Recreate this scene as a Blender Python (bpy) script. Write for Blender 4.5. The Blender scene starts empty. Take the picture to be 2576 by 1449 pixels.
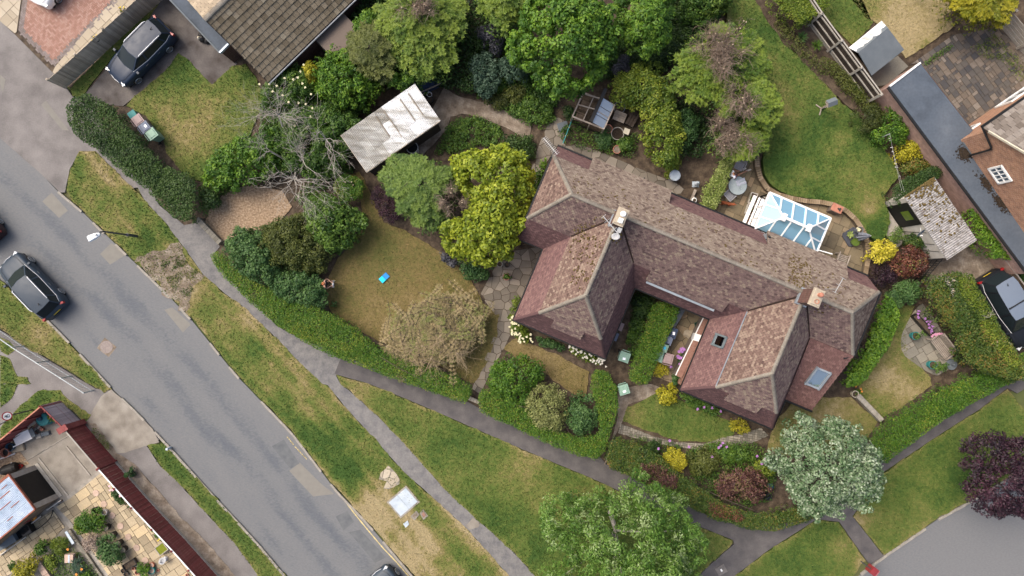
import bpy,bmesh,math,random
import numpy as np
from mathutils import Vector,Matrix,noise,geometry
random.seed(7);rng=np.random.default_rng(11)
SC=bpy.context.scene;COL=SC.collection
R=math.radians;PI=math.pi
# camera, sky, sun, exposure
H=40.9
S=42.0
cam=bpy.data.cameras.new("camera");cam.sensor_width=36;cam.lens=24.0
cam.clip_start=0.5;cam.clip_end=2000
camo=bpy.data.objects.new("camera",cam);COL.objects.link(camo)
camo.location=(0,0,H);SC.camera=camo
SUN_EL,SUN_AZ=R(52),R(-58)
world=bpy.data.worlds.new("World");SC.world=world;world.use_nodes=True
nt=world.node_tree;bg=nt.nodes["Background"]
sky=nt.nodes.new("ShaderNodeTexSky");sky.sky_type='NISHITA';sky.sun_disc=False
sky.sun_elevation=SUN_EL;sky.sun_rotation=SUN_AZ;sky.air_density=1.0;sky.dust_density=7.0;sky.ozone_density=1.0
nt.links.new(sky.outputs[0],bg.inputs[0]);bg.inputs[1].default_value=0.15
sl=bpy.data.lights.new("sun",'SUN');sl.energy=1.3;sl.angle=R(40);sl.color=(1.0,0.95,0.88)
so=bpy.data.objects.new("sun",sl);COL.objects.link(so)
sd=Vector((math.sin(SUN_AZ)*math.cos(SUN_EL),math.cos(SUN_AZ)*math.cos(SUN_EL),math.sin(SUN_EL)))
so.rotation_euler=sd.to_track_quat('Z','Y').to_euler();so.location=sd*80
SC.view_settings.view_transform='Standard';SC.view_settings.look='None'
SC.view_settings.gamma=1;SC.view_settings.exposure=0.6;SC.view_settings.use_curve_mapping=False
# survey: plan units -> metres
def W(x,y,z=0.0):
 k=(H-z)/H/S
 return Vector(((x-1288)*k,(724.5-y)*k,z))
G=0.10
def Bp(x,y):return W(x,y,G)
def Q(c,r,*pts):
 return[(644*c+x/3,483*r+y/3)for x,y in pts]
def ang(p,q):
 """heading of plan direction p->q"""
 return math.atan2(-(q[1]-p[1]),q[0]-p[0])
# materials
MATS={}
def lin(c):return tuple(c)+(1,)if len(c)==3 else c
def M(name,cols,scale=2.0,rough=.8,metal=0.0,bump=.0,bscale=30,attr=None,ak=.5,spec=.3,stretch=None,rot=0,fine=.25,fscale=25,leaf=0.0,alpha=None,detail=5,dist=0.0,objrand=0.0):
 if name in MATS:return MATS[name]
 m=bpy.data.materials.new(name);m.use_nodes=True;n=m.node_tree.nodes;L=m.node_tree.links
 b=n["Principled BSDF"];b.inputs["Roughness"].default_value=rough;b.inputs["Metallic"].default_value=metal
 b.inputs["Specular IOR Level"].default_value=spec
 tc=n.new("ShaderNodeTexCoord");mp=n.new("ShaderNodeMapping");L.new(tc.outputs["Object"],mp.inputs[0])
 mp.inputs["Rotation"].default_value=(0,0,rot)
 if stretch:mp.inputs["Scale"].default_value=stretch
 nz=n.new("ShaderNodeTexNoise");nz.inputs["Scale"].default_value=scale;nz.inputs["Detail"].default_value=detail
 nz.inputs["Distortion"].default_value=dist
 L.new(mp.outputs[0],nz.inputs["Vector"])
 rp=n.new("ShaderNodeValToRGB");el=rp.color_ramp.elements
 if len(cols[0])==3 and not isinstance(cols[0][1],(tuple,list)):
  k=len(cols);cols=[(.3+.4*i/max(1,k-1)if not attr else i/max(1,k-1),c)for i,c in enumerate(cols)]
 while len(el)<len(cols):el.new(.5)
 for e,(p,c)in zip(el,sorted(cols,key=lambda q:q[0])):e.position=p;e.color=lin(c)
 if len(cols)==1:el[1].color=lin(cols[0][1])
 fac=nz.outputs["Fac"]
 if attr:
  at=n.new("ShaderNodeAttribute");at.attribute_name=attr
  s=n.new("ShaderNodeMath");s.operation='MULTIPLY_ADD';s.inputs[1].default_value=ak;s.inputs[2].default_value=-.5*ak
  L.new(nz.outputs["Fac"],s.inputs[0])
  a=n.new("ShaderNodeMath");a.operation='ADD';L.new(at.outputs["Fac"],a.inputs[0]);L.new(s.outputs[0],a.inputs[1])
  fac=a.outputs[0]
 L.new(fac,rp.inputs[0]);colr=rp.outputs[0]
 if fine:
  n2=n.new("ShaderNodeTexNoise");n2.inputs["Scale"].default_value=fscale;n2.inputs["Detail"].default_value=3
  L.new(mp.outputs[0],n2.inputs["Vector"])
  v=n.new("ShaderNodeMath");v.operation='MULTIPLY_ADD';v.inputs[1].default_value=2*fine;v.inputs[2].default_value=1-fine
  L.new(n2.outputs["Fac"],v.inputs[0])
  mx=n.new("ShaderNodeVectorMath");mx.operation='SCALE';L.new(colr,mx.inputs[0]);L.new(v.outputs[0],mx.inputs["Scale"])
  colr=mx.outputs[0]
 if objrand:
  oi=n.new("ShaderNodeObjectInfo");v=n.new("ShaderNodeMath");v.operation='MULTIPLY_ADD'
  v.inputs[1].default_value=2*objrand;v.inputs[2].default_value=1-objrand;L.new(oi.outputs["Random"],v.inputs[0])
  mx=n.new("ShaderNodeVectorMath");mx.operation='SCALE';L.new(colr,mx.inputs[0]);L.new(v.outputs[0],mx.inputs["Scale"])
  colr=mx.outputs[0]
 L.new(colr,b.inputs["Base Color"])
 if bump:
  n3=n.new("ShaderNodeTexNoise");n3.inputs["Scale"].default_value=bscale;n3.inputs["Detail"].default_value=4
  L.new(mp.outputs[0],n3.inputs["Vector"])
  bm=n.new("ShaderNodeBump");bm.inputs["Strength"].default_value=bump;bm.inputs["Distance"].default_value=.03
  L.new(n3.outputs["Fac"],bm.inputs["Height"]);L.new(bm.outputs[0],b.inputs["Normal"])
 if leaf:
  tr=n.new("ShaderNodeBsdfTranslucent");mxs=n.new("ShaderNodeMixShader");mxs.inputs[0].default_value=leaf
  L.new(colr,tr.inputs[0]);L.new(b.outputs[0],mxs.inputs[1]);L.new(tr.outputs[0],mxs.inputs[2])
  L.new(mxs.outputs[0],n["Material Output"].inputs[0])
 MATS[name]=m;return m
def glassmat(name,tint=(.55,.75,.85),refl=.12,diff=.0,rough=.03,gcol=(.95,.97,1)):
 if name in MATS:return MATS[name]
 m=bpy.data.materials.new(name);m.use_nodes=True;n=m.node_tree.nodes;L=m.node_tree.links
 b=n["Principled BSDF"];b.inputs["Base Color"].default_value=lin(tint);b.inputs["Roughness"].default_value=rough
 b.inputs["Specular IOR Level"].default_value=.8
 t=n.new("ShaderNodeBsdfTransparent");t.inputs[0].default_value=lin(tint)
 fr=n.new("ShaderNodeFresnel");fr.inputs[0].default_value=1.6
 ad=n.new("ShaderNodeMath");ad.inputs[1].default_value=refl;L.new(fr.outputs[0],ad.inputs[0])
 mx=n.new("ShaderNodeMixShader");L.new(ad.outputs[0],mx.inputs[0]);L.new(t.outputs[0],mx.inputs[1])
 gl=n.new("ShaderNodeBsdfGlossy");gl.inputs["Roughness"].default_value=rough;gl.inputs[0].default_value=lin(gcol)
 L.new(gl.outputs[0],mx.inputs[2]);last=mx
 if diff:
  d=n.new("ShaderNodeMixShader");d.inputs[0].default_value=diff;L.new(mx.outputs[0],d.inputs[1]);L.new(b.outputs[0],d.inputs[2]);last=d
 L.new(last.outputs[0],n["Material Output"].inputs[0])
 MATS[name]=m;return m
# object helpers
def tag(o,label=None,cat=None,group=None,kind=None):
 if label:o["label"]=label
 if cat:o["category"]=cat
 if group:o["group"]=group
 if kind:o["kind"]=kind
 return o
def link(name,data,parent=None):
 o=bpy.data.objects.new(name,data);COL.objects.link(o)
 if parent is not None:o.parent=parent
 return o
def thing(name,label,cat,loc=(0,0,0),rz=0.0,group=None):
 o=link(name,None);o.empty_display_size=.2
 o.location=loc;o.rotation_euler=(0,0,rz)
 return tag(o,label,cat,group)
def copy_tree(o,parent=None):
 c=o.copy();COL.objects.link(c)
 if parent is not None:c.parent=parent
 for ch in list(o.children):copy_tree(ch,c)
 return c
def place(proto,loc,rz,label,group=None,scale=1.0,first=[None]):
 c=copy_tree(proto);c.location=loc;c.rotation_euler=(0,0,rz);c["label"]=label;c.scale=(scale,)*3
 if group:c["group"]=group
 return c
class MB:
 """collects geometry for ONE mesh object; off is subtracted (world -> thing space)"""
 def __init__(s,off=(0,0,0)):s.v=[];s.f=[];s.t=[];s.off=Vector(off)
 def add(s,vs,fs,tint=.5):
  k=len(s.v);s.v+=[Vector(p)for p in vs];s.f+=[tuple(i+k for i in f)for f in fs];s.t+=[tint]*len(vs);return s
 def box(s,c,size,rz=0.0,tint=.5,rot=None,taper=1.0):
  c=Vector(c);hx,hy,hz=size[0]/2,size[1]/2,size[2]/2
  mt=rot if rot is not None else Matrix.Rotation(rz,3,'Z')
  vs=[]
  for z,k in((-hz,1),(hz,taper)):
   for x,y in((-hx,-hy),(hx,-hy),(hx,hy),(-hx,hy)):vs.append(c+mt@Vector((x*k,y*k,z)))
  return s.add(vs,[(3,2,1,0),(4,5,6,7),(0,1,5,4),(1,2,6,5),(2,3,7,6),(3,0,4,7)],tint)
 def bar(s,a,b,w,h,tint=.5):
  """rectangular bar from a to b, w across, h along the up direction"""
  a,b=Vector(a),Vector(b);d=(b-a)
  if d.length<1e-6:return s
  x=d.normalized();up=Vector((0,0,1))if abs(x.z)<.95 else Vector((0,1,0))
  y=up.cross(x).normalized();z=x.cross(y)
  vs=[]
  for p in(a,b):
   for i,j in((-1,-1),(1,-1),(1,1),(-1,1)):vs.append(p+y*(i*w/2)+z*(j*h/2))
  return s.add(vs,[(3,2,1,0),(4,5,6,7),(0,1,5,4),(1,2,6,5),(2,3,7,6),(3,0,4,7)],tint)
 def tube(s,pts,rs,n=8,cap=True,tint=.5):
  pts=[Vector(p)for p in pts];rs=rs if isinstance(rs,(list,tuple))else[rs]*len(pts)
  vs=[];fs=[]
  for i,p in enumerate(pts):
   d=(pts[min(i+1,len(pts)-1)]-pts[max(i-1,0)]).normalized()
   a=Vector((0,0,1))if abs(d.z)<.9 else Vector((1,0,0))
   x=d.cross(a).normalized();y=d.cross(x)
   for j in range(n):
    t=2*PI*j/n;vs.append(p+(x*math.cos(t)+y*math.sin(t))*rs[i])
  for i in range(len(pts)-1):
   for j in range(n):
    fs.append((i*n+j,i*n+(j+1)%n,(i+1)*n+(j+1)%n,(i+1)*n+j))
  if cap:fs.append(tuple(range(n))[::-1]);fs.append(tuple(range((len(pts)-1)*n,len(pts)*n)))
  return s.add(vs,fs,tint)
 def lathe(s,c,prof,n=16,tint=.5,sx=1.0,sy=1.0,rz=0.0):
  """prof: (radius, z) pairs from bottom to top"""
  c=Vector(c);vs=[];fs=[]
  for r,z in prof:
   for j in range(n):
    t=2*PI*j/n+rz;vs.append(c+Vector((r*sx*math.cos(t),r*sy*math.sin(t),z)))
  for i in range(len(prof)-1):
   for j in range(n):fs.append((i*n+j,i*n+(j+1)%n,(i+1)*n+(j+1)%n,(i+1)*n+j))
  fs.append(tuple(range(n))[::-1]);fs.append(tuple(range((len(prof)-1)*n,len(prof)*n)))
  return s.add(vs,fs,tint)
 def prism(s,poly,z0,z1,tint=.5):
  """poly: list of 2D/3D points (world xy), extruded"""
  n=len(poly);p=[Vector((q[0],q[1]))for q in poly]
  if sum(p[i].x*p[(i+1)%n].y-p[(i+1)%n].x*p[i].y for i in range(n))<0:p=p[::-1]
  vs=[Vector((q.x,q.y,z0))for q in p]+[Vector((q.x,q.y,z1))for q in p]
  fs=[(i,(i+1)%n,n+(i+1)%n,n+i)for i in range(n)]
  tris=geometry.tessellate_polygon([[Vector((q.x,q.y,0))for q in p]])
  for a,b,c in tris:
   if(p[b]-p[a]).cross(p[c]-p[a])<0:b,c=c,b
   fs.append((n+a,n+b,n+c));fs.append((c,b,a))
  return s.add(vs,fs,tint)
 def slab(s,poly,th,tint=.5):
  """planar 3D polygon given thickness below itself (along its normal)"""
  p=[Vector(q)for q in poly];n=len(p)
  nr=Vector((0,0,0))
  for i in range(n):nr+=p[i].cross(p[(i+1)%n])
  if nr.z<0 or(abs(nr.z)<1e-9 and nr.length==0):p=p[::-1];nr=-nr
  nr.normalize();vs=[q-nr*th for q in p]+p
  return s.add(vs,[tuple(range(n))[::-1],tuple(range(n,2*n))]+[(i,(i+1)%n,n+(i+1)%n,n+i)for i in range(n)],tint)
 def build(s,name,mat,parent=None,smooth=False,kind=None,label=None,loc=None):
  me=bpy.data.meshes.new(name)
  me.from_pydata([tuple(p-s.off)for p in s.v],[],s.f)
  if len(set(s.t))>1 or(s.t and s.t[0]!=.5):
   a=me.attributes.new("tint",'FLOAT','POINT');a.data.foreach_set("value",np.array(s.t,'f'))
  if isinstance(mat,str):mat=MATS[mat]
  me.materials.append(mat)
  if smooth:me.polygons.foreach_set("use_smooth",[True]*len(me.polygons))
  o=link(name,me,parent)
  if kind:o["kind"]=kind
  if label:o["label"]=label
  if loc is not None:o.location=loc
  return o
def np_mesh(name,V,F,mat,parent=None,tint=None,kind=None,smooth=False):
 """V (n,3), F (m,k) numpy"""
 me=bpy.data.meshes.new(name);k=F.shape[1]
 me.vertices.add(len(V));me.vertices.foreach_set("co",np.ascontiguousarray(V,'f').ravel())
 me.loops.add(F.size);me.loops.foreach_set("vertex_index",np.ascontiguousarray(F,'i').ravel())
 me.polygons.add(len(F));me.polygons.foreach_set("loop_start",np.arange(0,F.size,k,dtype='i'))
 if smooth:me.polygons.foreach_set("use_smooth",np.ones(len(F),bool))
 if tint is not None:
  a=me.attributes.new("tint",'FLOAT','POINT');a.data.foreach_set("value",np.ascontiguousarray(tint,'f'))
 me.materials.append(MATS[mat]if isinstance(mat,str)else mat)
 me.update(calc_edges=True)
 o=link(name,me,parent)
 if kind:o["kind"]=kind
 return o
# 2D polygon tools (numpy)
def in_poly(P,poly):
 x,y=P[:,0],P[:,1];ins=np.zeros(len(P),bool);n=len(poly);j=n-1
 for i in range(n):
  xi,yi=poly[i];xj,yj=poly[j]
  if yi!=yj:
   c=((yi>y)!=(yj>y))&(x<(xj-xi)*(y-yi)/(yj-yi)+xi);ins^=c
  j=i
 return ins
def edge_dist(P,poly,closed=True):
 d=np.full(len(P),1e9);n=len(poly)
 for i in range(n if closed else n-1):
  a=np.array(poly[i]);b=np.array(poly[(i+1)%n]);ab=b-a
  t=np.clip(((P-a)@ab)/max(1e-9,ab@ab),0,1);d=np.minimum(d,np.hypot(*(P-(a+t[:,None]*ab)).T))
 return d
def sample_poly(poly,n):
 A=np.array(poly);lo,hi=A.min(0),A.max(0);out=np.zeros((0,2))
 for _ in range(60):
  P=rng.uniform(lo,hi,(int(n*2)+50,2));out=np.vstack([out,P[in_poly(P,poly)]])
  if len(out)>=n:break
 return out[:n]
def poly_area(poly):
 A=np.array(poly);x,y=A[:,0],A[:,1]
 return abs(np.dot(x,np.roll(y,-1))-np.dot(y,np.roll(x,-1)))/2
def smooth_poly(p,it=2):
 for _ in range(it):
  q=[]
  for i in range(len(p)):
   a,b=np.array(p[i]),np.array(p[(i+1)%len(p)]);q+=[tuple(.75*a+.25*b),tuple(.25*a+.75*b)]
  p=q
 return p
def ell(cx,cy,rx,ry=None,rot=0,n=18,wob=.12):
 ry=ry or rx;ph=random.uniform(0,9);o=[]
 for i in range(n):
  t=2*PI*i/n;k=1+wob*math.sin(3*t+ph)+wob*.7*math.sin(5*t+2*ph)
  x,y=rx*k*math.cos(t),ry*k*math.sin(t)
  o.append((cx+x*math.cos(R(rot))-y*math.sin(R(rot)),cy+x*math.sin(R(rot))+y*math.cos(R(rot))))
 return o
# ground
M("soil",[(.035,.024,.016),(.07,.05,.033),(.115,.085,.056)],3,bump=.8,bscale=14,fine=.5,fscale=10,detail=9)
M("lawn",[(-.05,(.035,.075,.012)),(.25,(.075,.112,.020)),(.5,(.125,.138,.034)),(.75,(.195,.165,.062)),(1,(.29,.235,.125))],4.5,rough=.9,bump=.8,bscale=25,attr="tint",ak=.85,fine=.42,fscale=11,detail=9)
M("lawn_brown",[(0,(.055,.075,.016)),(.35,(.105,.098,.028)),(.65,(.15,.115,.042)),(1,(.22,.165,.078))],4.5,rough=.9,bump=.8,bscale=25,attr="tint",ak=.85,fine=.42,fscale=11,detail=9)
M("blade_brown",[(0,(.06,.08,.018)),(.4,(.12,.11,.033)),(.7,(.165,.13,.05)),(1,(.24,.185,.09))],3,rough=.8,attr="tint",ak=.3,fine=0)
M("blade",[(0,(.042,.09,.013)),(.3,(.085,.125,.024)),(.55,(.145,.155,.04)),(.8,(.23,.19,.075)),(1,(.34,.275,.155))],3,rough=.8,attr="tint",ak=.3,fine=0)
RA=R(-48.5)
M("road_asphalt",[(0,(.158,.160,.162)),(.42,(.142,.147,.152)),(.62,(.115,.123,.134)),(1,(.092,.103,.12))],9,rough=.85,bump=.35,bscale=60,attr="tint",ak=.85,fine=.2,fscale=16,stretch=(.5,1,1),rot=-RA,detail=9)
M("path_asphalt",[(.125,.115,.11),(.165,.15,.14),(.195,.18,.165)],1.6,rough=.9,bump=.3,bscale=40,fine=.25,fscale=14)
M("path_dark",[(.075,.07,.072),(.10,.092,.09),(.125,.115,.11)],1.5,rough=.9,bump=.3,bscale=40,fine=.22,fscale=14)
M("path_cracked",[(.125,.122,.125),(.165,.16,.155),(.20,.19,.18)],2.2,rough=.9,bump=.6,bscale=20,fine=.32,fscale=9,dist=.4,detail=9)
M("old_tarmac",[(.13,.12,.115),(.175,.162,.155),(.215,.20,.19)],.9,rough=.9,bump=.3,bscale=30,fine=.22,fscale=12,detail=9)
M("drive_tarmac",[(.055,.045,.04),(.10,.09,.085),(.14,.125,.115)],1.2,rough=.9,bump=.3,bscale=30,fine=.25,fscale=12,detail=9)
M("patch_light",[(.185,.175,.155),(.21,.20,.175)],3,rough=.9,bump=.2,fine=.12,fscale=60)
M("patch_dark",[(.10,.108,.115),(.14,.145,.148)],3,rough=.9,bump=.2,fine=.15,fscale=60)
M("concrete",[(.17,.15,.125),(.24,.215,.18),(.30,.275,.235)],1.4,rough=.9,bump=.25,bscale=40,fine=.2)
M("bare_ground",[(.13,.10,.075),(.21,.17,.13),(.30,.255,.205)],2.4,rough=.95,bump=1,bscale=14,fine=.45,fscale=9,detail=9)
M("gravel",[(.17,.115,.07),(.28,.20,.13),(.38,.29,.20)],9,rough=.9,bump=1,bscale=14,fine=.45,fscale=12)
M("kerb",[(.20,.185,.16),(.30,.275,.235),(.36,.33,.28)],2.5,rough=.9,bump=.3,fine=.25)
M("yellow_paint",[(.46,.36,.14),(.62,.52,.26)],9,rough=.8,fine=.3)
M("sandstone",[(0,(.12,.095,.06)),(.35,(.18,.145,.09)),(.7,(.23,.18,.11)),(1,(.29,.21,.13))],2.5,rough=.85,bump=.3,attr="tint",ak=.35,fine=.25,fscale=14)
M("cream_flag",[(0,(.25,.20,.13)),(.4,(.34,.28,.185)),(.7,(.44,.36,.24)),(1,(.52,.41,.25))],2.5,rough=.85,bump=.3,attr="tint",ak=.5,fine=.25,fscale=10)
M("grey_flag",[(0,(.13,.12,.095)),(.5,(.20,.185,.15)),(1,(.29,.26,.205))],3,rough=.9,bump=.3,attr="tint",ak=.4,fine=.25,fscale=14)
M("slate_flag",[(0,(.055,.054,.058)),(.45,(.10,.09,.08)),(.75,(.135,.108,.085)),(1,(.20,.175,.15))],3,rough=.85,bump=.3,attr="tint",ak=.35,fine=.3,fscale=14)
M("block_red",[(0,(.27,.15,.115)),(.5,(.33,.19,.15)),(1,(.38,.25,.20))],1.2,rough=.9,attr="tint",ak=.5,fine=.15)
M("block_grey",[(0,(.16,.135,.125)),(1,(.24,.205,.19))],2,rough=.9,attr="tint",ak=.4,fine=.15)
M("slab_beige",[(0,(.33,.28,.205)),(1,(.45,.39,.30))],1.5,rough=.9,attr="tint",ak=.4,fine=.15)
M("brick_buff",[(0,(.17,.12,.07)),(.5,(.25,.185,.115)),(1,(.33,.25,.165))],4,rough=.9,attr="tint",ak=.3,fine=.25,bump=.2)
M("crazy",[(0,(.13,.112,.09)),(.5,(.19,.165,.132)),(1,(.26,.225,.18))],3,rough=.9,bump=.3,attr="tint",ak=.4,fine=.25)
def resample(poly,step,jit=0.0,closed=True):
 out=[];n=len(poly)
 for i in range(n if closed else n-1):
  a,b=Vector(poly[i]),Vector(poly[(i+1)%n]);L=(b-a).length;k=max(1,int(L/step));nr=Vector((-(b-a).y,(b-a).x))/max(L,1e-6)
  for j in range(k):
   p=a.lerp(b,j/k)
   if jit:p=p+nr*(jit*(noise.noise(Vector((p.x*1.7,p.y*1.7,3)))+.8*noise.noise(Vector((p.x*5,p.y*5,9)))))
   out.append((p.x,p.y))
 if not closed:out.append(tuple(poly[-1]))
 return out
def fbm(x,y,s,seed=0):return noise.fractal(Vector((x*s,y*s,seed)),1.0,2.0,4)
def blobs_fn(base,amp,blobs,s=.25,seed=0,streak=0):
 """dryness of turf: base + noise + hand-surveyed worn spots (plan x, y, radius px, delta)"""
 bl=[(Bp(x,y).to_2d(),r/S,v)for x,y,r,v in blobs]
 def f(x,y):
  t=base+amp*fbm(x,y,s,seed)+.5*amp*fbm(x,y,s*4,seed+5)
  if streak:c_,s_=math.cos(-RA),math.sin(-RA);t+=streak*noise.fractal(Vector(((x*c_-y*s_)*.16,(x*s_+y*c_)*1.5,seed)),1,2,3)
  for c,r,v in bl:
   d=((x-c.x)**2+(y-c.y)**2)/(r*r)
   if d<6:t+=v*math.exp(-d)
  return t
 return f
def patch(name,poly,z,mat,jit=0.0,fn=None,res=.35,skirt=.14,world=False,step=.3,kind="structure",sm=0,edge=0):
 if sm:poly=smooth_poly(poly,sm)
 P=[tuple(W(x,y,z).to_2d())for x,y in poly]if not world else poly
 if jit:P=resample(P,step,jit)
 V=[];F=[];T=[]
 if fn:
  n=len(P);A=np.array(P);lo,hi=A.min(0),A.max(0)
  gx,gy=np.meshgrid(np.arange(lo[0],hi[0],res),np.arange(lo[1],hi[1],res));g=np.c_[gx.ravel(),gy.ravel()]
  g=g+rng.uniform(-.2,.2,g.shape)*res
  g=g[in_poly(g,P)];g=g[edge_dist(g,P)>res*.35]if len(g)else g
  pts=[Vector(p)for p in P]+[Vector(p)for p in g]
  r=geometry.delaunay_2d_cdt(pts,[(i,(i+1)%n)for i in range(n)],[],1,1e-5)
  V=[(p.x,p.y,z)for p in r[0]];F=[tuple(f)for f in r[2]];T=[fn(p.x,p.y)for p in r[0]]
  if edge:T=list(np.array(T)+edge*np.exp(-(edge_dist(np.array([tuple(p)for p in r[0]]),P)/.16)**2))
  F=[f if(r[0][f[1]]-r[0][f[0]]).cross(r[0][f[2]]-r[0][f[0]])>0 else f[::-1]for f in F]
 else:
  tr=geometry.tessellate_polygon([[Vector((p[0],p[1],0))for p in P]])
  V=[(p[0],p[1],z)for p in P]
  for a,b,c in tr:
   if(Vector(P[b])-Vector(P[a])).cross(Vector(P[c])-Vector(P[a]))<0:b,c=c,b
   F.append((a,b,c))
  T=[.5]*len(V)
 n=len(P);k=len(V)
 V+=[(p[0],p[1],z)for p in P]+[(p[0],p[1],z-skirt)for p in P];T+=[T[0]if not fn else fn(*p)for p in P]*2
 F+=[(k+i,k+(i+1)%n,k+n+(i+1)%n,k+n+i)for i in range(n)]
 me=bpy.data.meshes.new(name);me.from_pydata(V,[],F)
 a=me.attributes.new("tint",'FLOAT','POINT');a.data.foreach_set("value",np.array(T,'f'))
 me.materials.append(MATS[mat]);o=link(name,me);o["kind"]=kind
 return o,P
def tufts(P,fn,z,dens,ln=(.05,.12),w=.022,name="grass",mat="blade"):
 n=int(poly_area(P)*dens)
 if n<5:return
 X=sample_poly(P,n);n=len(X)
 t=np.array([fn(x,y)for x,y in X])+rng.normal(0,.13,n)
 az=rng.uniform(0,2*PI,n);L=rng.uniform(*ln,n)*(1.15-.5*np.clip(t,0,1));tilt=rng.uniform(.15,.9,n)
 d=np.c_[np.cos(az)*np.sin(tilt*1.3),np.sin(az)*np.sin(tilt*1.3),np.cos(tilt*1.3)]*L[:,None]
 s=np.c_[-np.sin(az),np.cos(az),np.zeros(n)]*(w*rng.uniform(.6,1.4,n))[:,None]
 b=np.c_[X,np.full(n,z)]
 V=np.stack([b-s,b+s,b+d*.6+s*.8+np.array([0,0,.01]),b+d],1).reshape(-1,3)
 F=np.arange(4*n).reshape(-1,4)
 o=np_mesh(name,V,F,mat,tint=np.repeat(t,4),kind="stuff");return o
def lawn(name,poly,z,base,amp,blobs=(),jit=.09,dens=130,s=.25,seed=0,sm=0,skirt=.14,ln=(.05,.12),streak=0,brown=False):
 fn=blobs_fn(base,amp,blobs,s,seed,streak)
 o,P=patch(name,poly,z,"lawn_brown" if brown else "lawn",jit,fn,sm=sm,res=.25,skirt=skirt,step=.22,edge=.32 if name=='verge' else .1)
 tufts(P,fn,z,dens,ln,mat="blade_brown" if brown else "blade");return fn,P
mb=MB();mb.add([(-600,-600,-.06),(600,-600,-.06),(600,600,-.06),(-600,600,-.06)],[(0,1,2,3)])
M("country",[(.05,.075,.02),(.09,.105,.035),(.13,.12,.06)],.08,rough=.95,fine=.3,fscale=1.5)
mb.build("ground","country",kind="structure")
patch("soil_bed",[(-300,-200),(2900,-200),(2900,830),(2560,975),(2225,1170),(2060,1295),(1900,1330),(1700,1260),(1500,1150),(1180,1020),(900,930),(650,780),(500,600),(370,480),(240,300),(200,240),(160,210),(-300,-150)],.06,"soil",skirt=.1)
RE=[(-400,-40),(0,347),(100,433),(147,483),(207,533),(310,633),(410,730),(480,803),(593,943),(644,996),(734,1089),(844,1233),(927,1319),(1037,1449),(1250,1700)]
LE=[(930,1700),(717,1449),(644,1362),(533,1243),(443,1143),(350,1043),(283,979),(167,853),(120,806),(0,703),(-400,330)]
REw=[tuple(W(*p).to_2d())for p in RE];LEw=[tuple(W(*p).to_2d())for p in LE]
def roadfn(x,y):
 d=float(edge_dist(np.array([[x,y]]),REw,False)[0]);e=float(edge_dist(np.array([[x,y]]),LEw,False)[0])
 c,s=math.cos(-RA),math.sin(-RA);a=x*c-y*s;b=x*s+y*c
 n1=noise.fractal(Vector((a*.09,b*.5,2)),1,2,3);n2=noise.fractal(Vector((a*.3,b*1.2,7)),1,2,3)
 t=.20
 t+=.50*math.exp(-((d-1.75-.1*n1)/.5)**2)*(.8+.5*n2)
 t+=.46*math.exp(-((d-3.35+.12*n1)/.6)**2)*(.8+.6*n2)
 t+=.3*math.exp(-((d-5.0)/.5)**2)*(.5+.9*n2)
 n3=noise.fractal(Vector((a*.9,b*3.5,5)),1,2,3);t+=.14*n2+.14*n3
 if d<.35:t-=.2
 return t
patch("road",RE+LE,0.0,"road_asphalt",0,roadfn,res=.3,skirt=.2)
def road2fn(x,y):return .12+.12*fbm(x,y,.15,4)
patch("side_road",[(1950,1700),(2130,1470),(2162,1449),(2189,1421),(2225,1399),(2365,1303),(2432,1266),(2576,1180),(2900,980),(2900,1700)],0.0,"road_asphalt",0,road2fn,res=.6,skirt=.2)
patch("pavement",[(-400,-330),(0,50),(157,207),(182,243),(230,255),(262,330),(300,400),(360,470),(333,473),(240,380),(200,380),(175,425),(163,483),(150,484),(100,434),(0,348),(-400,-39)],.085,"old_tarmac",.02)
for poly in(Q(0,0,(310,790),(345,760),(520,985),(470,980)),Q(0,0,(0,560),(40,600),(20,700),(0,640))):
 patch("pavement_patch",poly,.090,"patch_light",0,skirt=.003)
patch("footpath",[(330,440),(363,503),(417,563),(463,623),(510,690),(567,740),(617,776),(644,803),(701,856),(754,913),(811,966),(824,969),(867,1023),(944,1106),(1011,1183),(1101,1263),(1177,1333),(1257,1423),(1330,1510),(1400,1510),(1345,1449),(1288,1386),(1191,1299),(1111,1223),(1011,1109),(931,1029),(857,966),(845,945),(880,930),(864,903),(831,883),(757,853),(697,820),(644,766),(573,700),(533,643),(553,620),(500,560),(463,566),(400,516),(360,440)],.095,"path_cracked",.03)
patch("footpath",[(841,941),(911,960),(937,969),(1021,1003),(1144,1056),(1288,1119),(1368,1153),(1495,1206),(1588,1249),(1688,1297),(1788,1336),(1845,1359),(1847,1369),(1781,1426),(1700,1510),(1780,1510),(1848,1449),(1932,1385),(2055,1306),(2112,1300),(2145,1299),(2225,1186),(2365,1093),(2465,1029),(2535,976),(2560,990),(2700,900),(2700,850),(2539,960),(2452,1006),(2365,1059),(2215,1160),(2059,1288),(1989,1316),(1888,1327),(1788,1300),(1688,1254),(1598,1204),(1525,1168),(1501,1140),(1388,1112),(1288,1066),(1204,1026),(1167,1005),(1027,955),(954,930),(864,895),(855,905)],.0975,"path_dark",.02)
patch("crossing_path",[(2055,1306),(2112,1313),(2179,1409),(2189,1421),(2225,1399),(2222,1397),(2145,1299),(2112,1290)],.092,"path_dark",.02)
for poly in(Q(2,2,(250,520),(330,470),(420,520),(450,570),(420,620),(300,590)),):
 patch("path_repair",poly,.101,"path_dark",.02,skirt=.003,sm=1)
for poly in(Q(1,2,(1580,1070),(1640,1010),(1690,1050),(1680,1080),(1610,1100)),):
 patch("path_repair",poly,.099,"concrete",.02,skirt=.003)
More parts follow.
